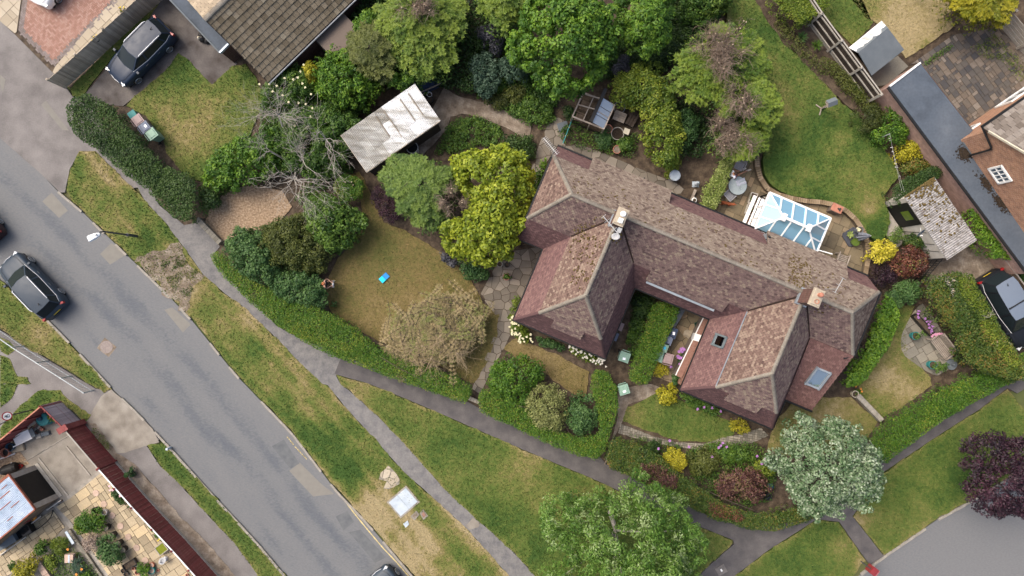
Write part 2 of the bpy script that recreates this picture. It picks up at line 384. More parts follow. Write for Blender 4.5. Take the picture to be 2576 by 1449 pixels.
for poly,m in((Q(0,1,(390,5),(512,140),(445,195),(318,70)),"patch_light"),(Q(0,1,(840,385),(955,470),(830,548),(755,468)),"patch_light"),(Q(0,1,(1240,890),(1300,870),(1440,1000),(1380,1060)),"patch_light"),(Q(1,2,(250,655),(330,595),(500,760),(590,830),(430,850)),"patch_light"),(Q(1,2,(600,1000),(690,960),(740,1040),(660,1105)),"patch_dark"),(Q(1,2,(700,1120),(790,1100),(980,1310),(900,1350)),"patch_dark"),(Q(1,2,(120,470),(210,420),(325,600),(260,640)),"patch_dark")):
 patch("road_patch",poly,.004,m,.015,skirt=.003)
V1=[(200,380),(176,425),(165,483),(181,505)]+[(p[0]+3,p[1]-2)for p in RE[4:]]+[(1330,1510),(1257,1423),(1177,1333),(1101,1263),(1011,1183),(944,1106),(867,1023),(824,969),(811,966),(754,913),(701,856),(644,803),(617,776),(567,740),(510,690),(463,623),(417,563),(363,503),(333,473),(240,381)]
fV1,PV1=lawn("verge",V1,.105,.37,.34,[(240,440,40,.35),(260,490,35,.3),(300,570,40,.25),(420,640,45,.5),(450,690,50,.6),(480,740,40,.5),(340,520,25,-.3),(370,610,40,-.25),(570,830,50,.2),(640,870,30,-.3),(830,1130,60,-.25),(700,940,50,.15),(960,1230,50,.4),(930,1290,50,.5),(1000,1290,60,.35),(1080,1400,90,.45),(1150,1380,50,.25),(1130,1400,35,-.5),(970,1160,60,-.25),(880,1190,30,-.4),(1050,1370,60,.3)],dens=150,seed=1,streak=.42)
lawn("verge",[(845,944),(911,961),(937,970),(1021,1004),(1144,1057),(1288,1120),(1368,1154),(1495,1207),(1588,1250),(1688,1298),(1788,1337),(1843,1360),(1843,1369),(1779,1426),(1700,1510),(1400,1510),(1345,1449),(1288,1386),(1191,1299),(1111,1223),(1011,1109),(931,1029),(859,967)],.105,.28,.26,[(900,985,30,.3),(1300,1200,80,.15),(1150,1120,70,-.15),(1400,1260,80,.15),(1250,1320,60,-.15),(1050,1030,60,.1),(1330,1160,40,.2)],dens=150,seed=3)
lawn("verge",[(1780,1510),(1850,1449),(1932,1387),(2055,1308),(2110,1314),(2177,1410),(2130,1470),(2080,1540)],.105,.26,.25,[(2120,1370,30,.3),(2160,1410,20,.5),(2000,1400,60,-.1)],dens=150,seed=5)
lawn("verge",[(2147,1301),(2226,1188),(2365,1095),(2465,1031),(2535,978),(2576,1030),(2700,1100),(2576,1178),(2432,1264),(2365,1301),(2226,1396)],.105,.26,.25,[(2250,1250,60,-.1),(2470,1120,60,.12),(2300,1300,50,.12),(2170,1310,20,.4),(2430,1200,50,-.2)],dens=150,seed=6)
patch("left_pavement",[(-300,640),(0,830),(240,978),(283,983),(350,1043),(375,1080),(400,1106),(367,1120),(403,1173),(450,1216),(520,1293),(587,1363),(650,1449),(700,1510),(640,1510),(587,1449),(520,1366),(450,1299),(343,1173),(300,1150),(213,1065),(150,1000),(0,1100),(-300,1250)],.085,"old_tarmac",.03)
patch("concrete_apron",Q(0,2,(840,40),(1060,240),(1150,340),(1200,440),(1090,470),(940,520),(790,530),(640,300),(690,215),(760,95)),.091,"concrete",.03,skirt=.1)
lawn("verge",[(-200,560),(0,705),(60,760),(118,808),(165,855),(281,980),(262,988),(240,975),(160,925),(60,870),(0,828),(-200,700)],.105,.34,.25,[(100,850,40,.4),(170,910,40,.3),(30,760,50,-.1),(230,950,30,-.15)],dens=150,seed=8)
for poly,b in((Q(0,1,(0,1230),(70,1260),(130,1390),(200,1400),(230,1449),(130,1449),(0,1449)),.15),(Q(0,2,(0,0),(130,0),(100,90),(0,180)),.12),(Q(0,2,(290,50),(450,50),(560,150),(690,235),(640,285),(450,130),(300,180),(120,330),(0,420),(0,330),(130,180)),.18),(Q(0,1,(0,1090),(90,1150),(120,1190),(60,1230),(0,1200)),.25),(Q(0,2,(1110,460),(1230,450),(1330,550),(1600,830),(1930,1200),(2300,1600),(2000,1600),(1932,1420),(1760,1190),(1560,980),(1350,750),(1210,620)),.22)):
 lawn("verge",poly,.105,b,.22,dens=150,seed=int(b*100))
patch("soil_strip",Q(0,2,(640,290),(720,300),(880,520),(1010,600),(1350,990),(1560,1190),(1800,1480),(1620,1480),(1150,900),(880,600)),.103,"bare_ground",.08)
patch("driveway",Q(0,0,(690,650),(900,400),(1130,130),(1240,-60),(1500,-60),(1720,400),(1790,480),(1640,600),(1600,640),(1350,400),(1370,440),(1000,740),(930,800),(640,770),(600,760)),.11,"drive_tarmac",.03)
lawn("front_lawn",Q(0,0,(1345,395),(1400,430),(1600,640),(1750,500),(1850,480),(2000,700),(1900,1000),(1800,1300),(1640,1420),(1400,1330),(1250,1150),(1230,1040),(1100,880),(950,800),(1000,745),(1280,500)),.125,.30,.28,[(430,290,40,.2),(520,280,40,.2),(500,350,60,.22),(450,370,40,.25),(480,190,40,-.1)],dens=130,seed=10)
lawn("grass_strip",Q(0,0,(530,660),(760,430),(880,300),(1100,80),(1200,10),(1240,-40),(1130,130),(870,400),(690,640),(600,735),(550,720)),.12,.36,.25,seed=12,dens=110)
patch("gravel_pad",[(515,560),(530,515),(580,475),(640,465),(710,480),(735,520),(690,575),(620,590),(560,615)],.115,"gravel",.05)
lawn("rear_lawn",[(905,430),(925,470),(965,560),(1020,580),(1120,640),(1180,690),(1215,760),(1255,790),(1245,850),(1215,915),(1190,965),(1130,930),(1000,880),(900,830),(835,785),(815,730),(850,650),(890,610),(915,560),(905,500),(880,440)],.115,.56,.2,[(960,620,60,-.1),(1000,820,60,.14),(1080,780,60,.14),(930,560,40,-.05),(1150,700,50,-.08),(900,740,40,-.05)],dens=110,seed=14,ln=(.03,.08),brown=True)
fLR,PLR=lawn("raised_lawn",[(1830,-60),(1900,0),(1935,60),(1990,120),(2060,190),(2120,260),(2160,290),(2200,340),(2245,400),(2262,440),(2225,490),(2240,560),(2215,620),(2195,600),(2150,545),(2090,512),(2040,500),(1985,490),(1945,470),(1924,440),(1920,400),(1935,350),(1900,300),(1850,200),(1830,60)],.42,.20,.34,[(2060,300,40,-.2),(1960,420,40,-.2),(2200,480,50,.2),(2120,470,50,.15),(2180,530,25,.5),(2130,390,50,.05),(2080,220,50,.12),(1960,250,50,.2),(2020,430,40,.12)],dens=140,seed=15,s=.35,skirt=.5)
lawn("dry_lawn",Q(3,0,(560,-90),(650,-60),(1350,-60),(1400,200),(1200,340),(1040,440),(900,200),(760,150)),.14,.98,.14,[(2190,20,40,-.3),(2330,120,25,-.5)],dens=110,seed=17)
lawn("grass_plot",Q(3,0,(400,-60),(700,-60),(760,100),(800,170),(640,340),(420,130)),.14,.3,.25,seed=18)
lawn("side_lawn",[(2160,960),(2190,830),(2250,770),(2300,770),(2275,840),(2285,890),(2340,950),(2345,970),(2260,1030),(2210,1055),(2160,1000)],.115,.52,.2,[(2230,960,50,.35),(2290,1000,40,.3),(2250,800,30,-.3)],dens=120,seed=20)
lawn("side_lawn",[(1950,1060),(2000,1010),(2060,1000),(2140,1000),(2210,1060),(2185,1100),(2100,1140),(1990,1150),(1930,1130)],.115,.66,.16,[(2080,1040,40,.2)],dens=110,seed=21)
lawn("front_lawn",[(1567,1060),(1580,1025),(1650,990),(1720,1010),(1790,1040),(1850,1070),(1845,1095),(1800,1110),(1735,1110),(1690,1105),(1610,1075)],.115,.30,.2,[(1600,1040,30,.2),(1690,1060,30,-.15),(1760,1080,30,-.1)],dens=140,seed=22)
lawn("front_lawn",[(1265,875),(1300,850),(1400,890),(1480,935),(1475,1000),(1440,990),(1370,940),(1310,910)],.115,.72,.14,seed=23,dens=100,brown=True)
lawn("front_lawn",[(1255,790),(1250,850),(1220,920),(1190,965),(1120,930),(1170,880),(1225,800)],.118,.5,.15,seed=24,dens=100,brown=True)
patch("bark_path",Q(1,0,(1420,660),(1480,700),(1580,740),(1750,780),(1932,860),(2080,930),(2060,1060),(1880,960),(1700,890),(1560,860),(1470,880),(1440,980),(1260,1170),(1200,1140),(1340,960),(1330,820)),.11,"bare_ground",.05)
patch("mulch_bed",Q(2,0,(1310,1130),(1500,1080),(1560,1180),(1540,1400),(1280,1420),(1250,1250)),.10,"soil",.05)
patch("planting_bed",[(2000,90),(2080,180),(2190,270),(2210,330),(2160,290),(2120,255),(2050,185),(1985,120),(1935,60),(1960,30)],.43,"soil",.12,skirt=.4)
patch("yard",[(2300,640),(2440,610),(2520,640),(2540,800),(2480,780),(2330,720)],.105,"bare_ground",.05)
patch("shed_yard",Q(3,0,(880,480),(980,420),(1060,500),(900,640),(820,650),(760,570)),.13,"grey_flag",0)
patch("concrete_drive",[(2576,560),(2700,520),(2700,760),(2600,760),(2530,655),(2545,640)],.11,"concrete",0)
# paving, piece by piece
def clip_convex(subj,clip):
 """subject polygon clipped by a convex ccw polygon"""
 out=list(subj)
 n=len(clip)
 for i in range(n):
  a,b=clip[i],clip[(i+1)%n];inp=out;out=[]
  if not inp:return[]
  ex,ey=b[0]-a[0],b[1]-a[1]
  side=[ex*(p[1]-a[1])-ey*(p[0]-a[0])for p in inp]
  for k in range(len(inp)):
   p,q,sp,sq=inp[k-1],inp[k],side[k-1],side[k]
   if(sp>=0)!=(sq>=0):
    t=sp/(sp-sq);out.append((p[0]+(q[0]-p[0])*t,p[1]+(q[1]-p[1])*t))
   if sq>=0:out.append(q)
 return out
def ccw(p):
 s=sum(p[i][0]*p[(i+1)%len(p)][1]-p[(i+1)%len(p)][0]*p[i][1]for i in range(len(p)))
 return p if s>0 else p[::-1]
def shrink(p,g):
 cx=sum(q[0]for q in p)/len(p);cy=sum(q[1]for q in p)/len(p);o=[]
 for x,y in p:
  d=math.hypot(x-cx,y-cy);k=max(.3,1-g/max(d,.01));o.append((cx+(x-cx)*k,cy+(y-cy)*k))
 return o
def pieces(parent,polys,z,th,mat,name,limit=300,wob=.004,stuff_name=None,tints=None):
 order=sorted(range(len(polys)),key=lambda i:-poly_area(polys[i]))if len(polys)>limit else range(len(polys))
 rest=MB()
 for k,i in enumerate(order):
  p=polys[i];t=tints[i]if tints else random.random();dz=random.uniform(-wob,wob)
  if k<limit:
   c=Vector((sum(q[0]for q in p)/len(p),sum(q[1]for q in p)/len(p),z))
   mb=MB();mb.prism([(q[0]-c.x,q[1]-c.y)for q in p],-th,0,t if t!=.5 else .51)
   o=mb.build(name,mat,parent);o.location=(c.x,c.y,z+dz)
  else:rest.prism(p,z-th,z+dz,t)
 if rest.v:rest.build(stuff_name or name+"_field",mat,parent,kind="stuff")
def ashlar(poly,a,u,shapes,gap=.012):
 """random-coursed rectangular flags filling a world polygon"""
 poly=ccw(poly);c,s=math.cos(a),math.sin(a)
 loc=[(x*c+y*s,-x*s+y*c)for x,y in poly]
 x0=min(p[0]for p in loc);y0=min(p[1]for p in loc);nx=int((max(p[0]for p in loc)-x0)/u)+2;ny=int((max(p[1]for p in loc)-y0)/u)+2
 used=np.zeros((nx+6,ny+6),bool);out=[]
 for j in range(ny):
  for i in range(nx):
   if used[i,j]:continue
   opts=[q for q in shapes];random.shuffle(opts)
   for w,h in opts+[(1,1)]:
    if not used[i:i+w,j:j+h].any():break
   used[i:i+w,j:j+h]=True
   r=[(x0+i*u+gap,y0+j*u+gap),(x0+(i+w)*u-gap,y0+j*u+gap),(x0+(i+w)*u-gap,y0+(j+h)*u-gap),(x0+i*u+gap,y0+(j+h)*u-gap)]
   q=clip_convex(loc,r)
   if len(q)>2 and poly_area(q)>.15*u*u:out.append([(x*c-y*s,x*s+y*c)for x,y in q])
 return out
def crazy(poly,cell,gap=.02,jit=.45):
 poly=ccw(poly);A=np.array(poly);lo,hi=A.min(0)-cell,A.max(0)+cell
 pts=[(x+random.uniform(-jit,jit)*cell,y+random.uniform(-jit,jit)*cell)for x in np.arange(lo[0],hi[0],cell)for y in np.arange(lo[1],hi[1],cell)]
 ar=np.array(pts);out=[]
 keep=in_poly(ar,poly)|(edge_dist(ar,poly)<cell)
 for i in np.nonzero(keep)[0]:
  p=ar[i];d=np.hypot(*(ar-p).T);nb=ar[(d<cell*2.4)&(d>1e-6)]
  c=[(p[0]-cell*1.3,p[1]-cell*1.3),(p[0]+cell*1.3,p[1]-cell*1.3),(p[0]+cell*1.3,p[1]+cell*1.3),(p[0]-cell*1.3,p[1]+cell*1.3)]
  for q in nb:
   m=(p+q)/2;dx,dy=q-p;o=[]
   for k in range(len(c)):
    a,b=c[k-1],c[k];sa=(a[0]-m[0])*dx+(a[1]-m[1])*dy;sb=(b[0]-m[0])*dx+(b[1]-m[1])*dy
    if(sa<=0)!=(sb<=0):t=sa/(sa-sb);o.append((a[0]+(b[0]-a[0])*t,a[1]+(b[1]-a[1])*t))
    if sb<=0:o.append(b)
   c=o
   if len(c)<3:break
  if len(c)<3:continue
  q=clip_convex(poly,ccw(shrink(c,gap)))
  if len(q)>2 and poly_area(q)>.12*cell*cell:out.append(q)
 return out
def Wp(poly,z=.1):return[tuple(W(x,y,z).to_2d())for x,y in poly]
HA=R(-22.78)
pat=[(1796,556),(1850,392),(1905,395),(1915,440),(1937,475),(1985,499),(2050,508),(2105,522),(2147,552),(2176,600),(2181,650),(2176,692),(2120,675),(1900,580),(1760,520)]
o,P=patch("patio",pat,.085,"soil");pieces(o,ashlar(P,HA,.30,[(2,2),(2,3),(3,2),(2,1),(1,2),(2,2),(3,3)]),.11,.03,"sandstone","flagstone")
o,P=patch("slate_patio",Q(3,0,(1070,490),(1400,262),(1720,212),(2060,470),(2060,640),(1520,985),(1250,612),(1150,470)),.10,"soil")
pieces(o,ashlar(P,R(-53),.19,[(2,2),(2,2),(2,1),(1,2),(1,1),(3,2)],.012),.125,.03,"slate_flag","flagstone")
o,P=patch("back_path",Q(2,0,(300,870),(390,880),(400,1000),(390,1085),(520,1090),(700,1160),(1000,1290),(1290,1400),(1300,1449),(1240,1480),(560,1190),(340,1110),(250,1240),(170,1420),(140,1300),(200,1100)),.08,"soil")
pieces(o,crazy(P,.55),.105,.03,"crazy","paving_stone")
o,P=patch("garden_path",[(1288,632),(1372,618),(1362,660),(1310,790),(1288,832),(1270,872),(1242,922),(1219,968),(1208,992),(1188,978),(1205,930),(1230,880),(1250,822),(1245,790),(1208,742),(1238,684),(1260,652)],.09,"soil")
pieces(o,crazy(P,.52),.118,.03,"crazy","paving_stone")
o,P=patch("side_yard",Q(2,1,(1270,870),(1500,960),(1340,1200),(1300,1330),(1230,1449),(1100,1400),(1080,1300),(1170,1150),(1220,960)),.085,"soil")
pieces(o,crazy(P,.62),.11,.03,"sandstone","paving_stone")
patch("worn_path",[(1520,1172),(1532,1130),(1552,1060),(1555,985),(1575,975),(1640,965),(1680,985),(1640,1000),(1580,1018),(1566,1060),(1545,1100),(1528,1160)],.108,"bare_ground",.04)
o,P=patch("side_patio",smooth_poly(Q(3,1,(1120,870),(1180,830),(1440,1270),(1300,1390),(1220,1370),(1100,1290),(1010,1220),(1000,1100),(1040,1000)),1),.10,"soil")
pieces(o,ashlar(P,R(-60),.28,[(2,2),(2,3),(3,2),(2,1),(1,1),(2,2)]),.125,.03,"grey_flag","flagstone")
cp=Q(2,2,(820,300),(930,340),(1080,400),(1250,440),(1450,450),(1600,400),(1700,385),(1880,330),(1935,390),(1800,450),(1600,470),(1400,495),(1200,470),(1000,430),(800,370))
o,P=patch("sett_path",cp,.10,"soil");pieces(o,ashlar(P,R(-8),.14,[(2,1),(2,1),(1,1),(1,2)],.01),.122,.025,"grey_flag","sett")
yd=[(160,1014),(207,1066),(291,1164),(374,1258),(471,1361),(552,1449),(650,1560),(-200,1560),(-200,1300),(0,1132)]
patch("yard",yd,.10,"concrete",0)
yf=Wp(Q(0,2,(505,880),(800,640),(850,740),(1470,1430),(1560,1560),(900,1560),(560,1060),(420,920)))
o,P=patch("cream_patio",yf,.112,"soil",world=True,skirt=.01);pieces(o,ashlar(P,R(34),.27,[(2,2),(2,2),(2,1),(1,2),(3,2)]),.14,.025,"cream_flag","flagstone")
yf=Wp(Q(0,2,(-60,1290),(260,1040),(400,950),(490,1080),(300,1270),(0,1490),(-60,1490)))
o,P=patch("shed_patio",yf,.112,"soil",world=True,skirt=.01);pieces(o,ashlar(P,R(34),.24,[(2,2),(2,2),(2,1),(1,2)]),.14,.025,"cream_flag","flagstone")
yf=Wp(Q(0,2,(60,520),(330,330),(510,360),(470,420),(240,590),(180,560)))
o,P=patch("gravel_corner",Wp(Q(0,2,(0,560),(150,510),(220,600),(0,720))),.118,"gravel",world=True,skirt=.01)
mb=MB()
for a,b,w in(((180,590),(530,380),.05),((500,470),(680,690),.07),((290,560),(510,840),.10),((510,860),(790,640),.22),((410,900),(810,1449),.28)):
 p,q=Q(0,2,a,b);mb.bar(W(*p,.12),W(*q,.12),w,.04)
mb.build("concrete_joint","kerb",kind="structure")
drv=Wp(Q(0,0,(170,-60),(900,-60),(880,20),(420,490),(395,500),(130,230)))
o,P=patch("block_drive",drv,.085,"soil",world=True)
hb=[];u=.105;ha=R(45-8)
c,s=math.cos(ha),math.sin(ha);loc=ccw([(x*c+y*s,-x*s+y*c)for x,y in P]);LA=np.array(loc)
inner=LA
for i in range(int(LA[:,0].min()/u)-1,int(LA[:,0].max()/u)+2):
 for j in range(int(LA[:,1].min()/u)-1,int(LA[:,1].max()/u)+2):
  d=(i-j)%4
  if d==0:r=[(i*u+.006,j*u+.006),(i*u+2*u-.006,j*u+.006),(i*u+2*u-.006,j*u+u-.006),(i*u+.006,j*u+u-.006)]
  elif d==3:r=[(i*u+.006,j*u+.006),(i*u+u-.006,j*u+.006),(i*u+u-.006,j*u+2*u-.006),(i*u+.006,j*u+2*u-.006)]
  else:continue
  m=((r[0][0]+r[2][0])/2,(r[0][1]+r[2][1])/2);hb.append((r,m))
ctr=np.array([m for _,m in hb]);ok=in_poly(ctr,loc);de=edge_dist(ctr,loc)
inn=[[(x*c-y*s,x*s+y*c)for x,y in hb[k][0]]for k in np.nonzero(ok&(de>.3))[0]]
edg=[[(x*c-y*s,x*s+y*c)for x,y in hb[k][0]]for k in np.nonzero(ok&(de<=.3))[0]]
pieces(o,inn,.105,.02,"block_red","paver",300,.002);pieces(o,edg,.105,.02,"block_grey","border_paver",100,.002)
for poly in(Q(0,0,(900,-60),(1010,-60),(1040,-20),(520,520),(470,610),(395,545),(420,495)),Q(0,0,(-60,-60),(165,-60),(125,240),(110,250),(0,160),(-60,100))):
 o,P=patch("slab_edging",Wp(poly),.08,"soil",world=True)
 pieces(o,ashlar(P,R(45),.31,[(2,2),(2,2),(1,2)],.01),.103,.02,"slab_beige","paving_slab",120)
def kerb(line,w,h,z,mat,n0,skip=.0,ln=.9):
 pts=resample([tuple(W(*p,z).to_2d())for p in line],.15,0,False);par=tag(link("kerb",None),kind="structure")
 acc=[pts[0]];L=0;k=0;poly=[]
 for a,b in zip(pts,pts[1:]):
  L+=math.hypot(b[0]-a[0],b[1]-a[1]);acc.append(b)
  if L>=ln:
   if random.random()>=skip:
    c=Vector(((acc[0][0]+b[0])/2,(acc[0][1]+b[1])/2,0));mb=MB()
    mb.box((0,0,0),(L-.02,w,h),tint=random.random())
    o=mb.build("kerbstone",mat,par);o.location=(c.x,c.y,z+h/2-.03+random.uniform(-.012,.012));o.rotation_euler=(0,0,math.atan2(b[1]-acc[0][1],b[0]-acc[0][0]))
   acc=[b];L=0
kerb([(147,483),(207,533),(310,633),(410,730),(480,803),(593,943),(644,996),(734,1089),(844,1233),(927,1319),(1037,1449),(1090,1515)],.13,.12,0.02,"kerb",0,.25)
kerb([(120,806),(167,853),(283,979),(350,1043),(443,1143),(533,1243),(644,1362),(717,1449),(770,1510)],.13,.12,.02,"kerb",0,.3)
kerb([(2165,1445),(2225,1399),(2365,1303),(2432,1266),(2576,1180),(2640,1145)],.15,.12,.02,"kerb",0,.15)
mb=MB()
for k,p in enumerate(resample(Q(1,2,(240,405),(300,480),(385,570)),4,0,False)):
 if random.random()<.7:
  q=W(p[0],p[1],.006);mb.box(q,(.16,.05,.002),ang((0,0),(1,1.15))+random.uniform(-.2,.2))
ln=resample(Q(1,2,(595,800),(680,895),(740,975),(850,1110),(960,1240),(1060,1345),(1150,1449),(1220,1530)),4.2,0,False)
for p,q in zip(ln,ln[1:]):
 if random.random()<.93:mb.bar(W(*p,.006),W(*q,.006),.075*random.uniform(.5,1.1),.002)
mb.build("yellow_line","yellow_paint",kind="structure")
o,P=patch("manhole_surround",Q(0,1,(790,1098),(880,1170),(820,1246),(730,1178)),.006,"bare_ground",0,skirt=.004)
M("cast_iron",[(.20,.165,.15),(.27,.23,.21)],8,rough=.6,metal=.2,fine=.3)
c=W(*Q(0,1,(803,1170))[0],.006)
t=thing("manhole_cover","round iron manhole cover in a pinkish square patch of the road","manhole cover",c)
mb=MB();mb.lathe((0,0,0),[(.37,0),(.37,.012),(.33,.012),(.33,.006)],28);mb.build("rim","cast_iron",t)
mb=MB();mb.lathe((0,0,0),[(.325,0),(.325,.009)],28)
for k in range(-4,5):
 h=math.sqrt(max(0,.3**2-(k*.065)**2));mb.box((k*.065,0,.011),(.02,2*h,.006))
mb.build("lid","cast_iron",t)
M("galv",[(.36,.42,.47),(.46,.52,.57),(.52,.57,.60)],2.2,rough=.55,metal=.3,fine=.15)
c=W(*Q(1,2,(1112,890))[0],.11);rz=ang(*Q(1,2,(1020,885),(1110,990)))
t=thing("utility_cover","pale blue-grey double steel cover set in concrete on the verge","utility cover",c,rz)
mb=MB();mb.box((0,0,.0),(1.28,1.52,.05));mb.build("frame","kerb",t)
for k in(-1,1):
 mb=MB();mb.box((0,k*.335,.035),(1.08,.66,.02));mb.box((.42,k*.335,.048),(.05,.14,.01));mb.box((-.42,k*.335,.048),(.05,.14,.01));mb.build("plate","galv",t)
for i,(pts,lab,mt)in enumerate(((Q(1,2,(1165,1000),(1210,955),(1235,985),(1195,1030)),"small mossy concrete box lid beside the steel cover","concrete"),(Q(1,2,(1235,975),(1262,945),(1300,995),(1262,1025)),"small cover with a brick coloured middle by the verge path","concrete"),(Q(1,2,(1110,1055),(1145,1030),(1155,1060),(1130,1085)),"little bluish metal plate lying in the verge grass","galv"))):
 P=Wp(pts,.11);c=Vector((sum(p[0]for p in P)/4,sum(p[1]for p in P)/4,.10));mb=MB(c);mb.prism(P,.10,.135)
 t=thing("service_cover",lab,"cover",c);mb.build("slab",mt,t)
 mb=MB(c);P2=shrink(P,.14);mb.prism(P2,.135,.145);mb.build("lid",["bare_ground","block_red","galv"][i],t)
o,P=patch("broken_slab",Q(1,2,(1000,612),(1060,680),(1090,720),(1085,760),(1000,790),(965,790),(985,740),(930,720),(945,670)),.12,"concrete",.08)
pieces(o,crazy(P,.42,.03),.145,.03,"slab_beige","rubble_slab",wob=.02)
o,P=patch("worn_crossover",Q(0,1,(1010,520),(1200,440),(1340,390),(1400,450),(1420,530),(1530,620),(1460,720),(1450,790),(1420,940),(1330,850),(1220,720),(1100,590)),.112,"bare_ground",.34)
tufts([p for p in P],lambda x,y:.5+.5*fbm(x,y,1),.11,60)
for bx,by,br in((452,660,14),(440,705,16),(470,735,12),(415,665,10),(480,690,12)):tufts([tuple(W(x,y,.11).to_2d())for x,y in ell(bx,by,br,br*1.4,50,14,.3)],lambda x,y:.3+.4*fbm(x,y,1),.11,420)
# the semi-detached pair
M("tile_lichen",[(0,(.10,.068,.056)),(.3,(.165,.122,.10)),(.6,(.22,.172,.138)),(1,(.28,.23,.18))],1.3,rough=.9,attr="tint",ak=.55,fine=.3,fscale=9,bump=.3)
M("tile_pink",[(0,(.085,.053,.045)),(.35,(.135,.087,.072)),(.7,(.18,.123,.10)),(1,(.25,.19,.148))],1.1,rough=.9,attr="tint",ak=.6,fine=.3,fscale=9,bump=.3)
M("tile_brown",[(0,(.085,.056,.055)),(.4,(.15,.10,.092)),(.75,(.195,.14,.12)),(1,(.25,.20,.15))],1.2,rough=.9,attr="tint",ak=.6,fine=.3,fscale=9,bump=.3)
M("tile_purple",[(0,(.10,.055,.056)),(.5,(.145,.080,.078)),(1,(.20,.12,.11))],1.5,rough=.85,attr="tint",ak=.4,fine=.2,fscale=9)
M("tile_red",[(0,(.105,.055,.05)),(.5,(.14,.074,.067)),(1,(.18,.105,.09))],1.5,rough=.8,attr="tint",ak=.4,fine=.2,fscale=9)
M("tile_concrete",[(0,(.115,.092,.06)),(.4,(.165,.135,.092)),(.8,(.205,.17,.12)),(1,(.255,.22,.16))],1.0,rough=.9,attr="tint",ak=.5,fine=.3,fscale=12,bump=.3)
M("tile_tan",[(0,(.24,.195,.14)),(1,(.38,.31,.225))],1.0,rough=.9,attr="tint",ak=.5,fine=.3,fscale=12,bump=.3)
M("tile_greybrown",[(0,(.12,.10,.085)),(.5,(.18,.155,.135)),(1,(.27,.245,.22))],1.0,rough=.9,attr="tint",ak=.6,fine=.3,fscale=12,bump=.3)
M("ridge",[(.14,.12,.098),(.20,.178,.148),(.26,.24,.20)],3,rough=.9,fine=.35,fscale=20,bump=.4,objrand=.12)
M("underlay",[(.05,.035,.03),(.07,.05,.04)],2,rough=.95)
M("lead",[(.22,.25,.28),(.32,.36,.39)],3,rough=.6,metal=.3,fine=.15)
M("black_plastic",[(.012,.012,.013),(.02,.02,.02)],2,rough=.45,fine=.1)
M("white_paint",[(.74,.74,.72),(.82,.82,.80)],2,rough=.5,fine=.06)
M("cream_paint",[(.55,.50,.38),(.66,.60,.48)],3,rough=.7,fine=.15)
M("render_cap",[(.34,.29,.22),(.43,.37,.285)],4,rough=.9,fine=.15)
M("terracotta",[(.36,.14,.09),(.48,.22,.15)],5,rough=.8,fine=.15)
M("soot",[(.02,.012,.01),(.035,.02,.015)],5,rough=.95)  # near-black brown for the roof valleys and the open pot's flue
M("moss",[(.05,.035,.012),(.11,.075,.025),(.16,.13,.05)],20,rough=.95,fine=.4)
def brickmat(name,c1,c2,mort,sc=1.0):
 m=bpy.data.materials.new(name);m.use_nodes=True;n=m.node_tree.nodes;L=m.node_tree.links;b=n["Principled BSDF"];b.inputs["Roughness"].default_value=.9
 tc=n.new("ShaderNodeTexCoord");br=n.new("ShaderNodeTexBrick");br.inputs["Scale"].default_value=1.0
 br.inputs["Brick Width"].default_value=.225;br.inputs["Row Height"].default_value=.075;br.inputs["Mortar Size"].default_value=.008
 br.inputs["Color1"].default_value=lin(c1);br.inputs["Color2"].default_value=lin(c2);br.inputs["Mortar"].default_value=lin(mort);br.inputs["Bias"].default_value=-.1
 L.new(tc.outputs["UV"],br.inputs["Vector"]);nz=n.new("ShaderNodeTexNoise");nz.inputs["Scale"].default_value=3.5;nz.inputs["Detail"].default_value=8;L.new(tc.outputs["UV"],nz.inputs["Vector"])
 v=n.new("ShaderNodeMath");v.operation='MULTIPLY_ADD';v.inputs[1].default_value=1.1;v.inputs[2].default_value=.45;L.new(nz.outputs["Fac"],v.inputs[0])
 mx=n.new("ShaderNodeVectorMath");mx.operation='SCALE';L.new(br.outputs["Color"],mx.inputs[0]);L.new(v.outputs[0],mx.inputs["Scale"]);L.new(mx.outputs[0],b.inputs["Base Color"])
 bp=n.new("ShaderNodeBump");bp.inputs["Strength"].default_value=.6;bp.inputs["Distance"].default_value=.01;bp.invert=True;L.new(br.outputs["Fac"],bp.inputs["Height"]);L.new(bp.outputs[0],b.inputs["Normal"])
 MATS[name]=m
brickmat("brick_red",(.27,.12,.075),(.19,.085,.06),(.30,.25,.21))
brickmat("brick_dark",(.13,.055,.042),(.09,.04,.035),(.14,.11,.09))
brickmat("brick_orange",(.38,.185,.105),(.25,.115,.075),(.42,.33,.24))
brickmat("brick_pink",(.42,.26,.21),(.35,.21,.17),(.33,.27,.23))
def wall_mesh(name,quads,mat,parent,off,th=0):
 """vertical (or any) quads with metric UVs"""
 me=bpy.data.meshes.new(name);V=[];F=[];UV=[]
 for q in quads:
  k=len(V);q=[Vector(p)for p in q];V+=[tuple(p-Vector(off))for p in q];F.append(tuple(range(k,k+len(q))))
  x=(q[1]-q[0]);x.z=0;x=x.normalized()if x.length>1e-6 else Vector((1,0,0))
  UV+=[((p-q[0]).dot(x),p.z)if abs((q[1]-q[0]).cross(q[2]-q[0]).normalized().z)<.8 else(p.x,p.y)for p in q]
 me.from_pydata(V,[],F);uv=me.uv_layers.new(name="UVMap");uv.data.foreach_set("uv",np.array(UV,'f').ravel());me.materials.append(MATS[mat])
 return link(name,me,parent)
UX=Vector((math.cos(HA),math.sin(HA),0));VX=Vector((math.sin(HA),-math.cos(HA),0))
def P3(u,v,z):return UX*u+VX*v+Vector((0,0,z))
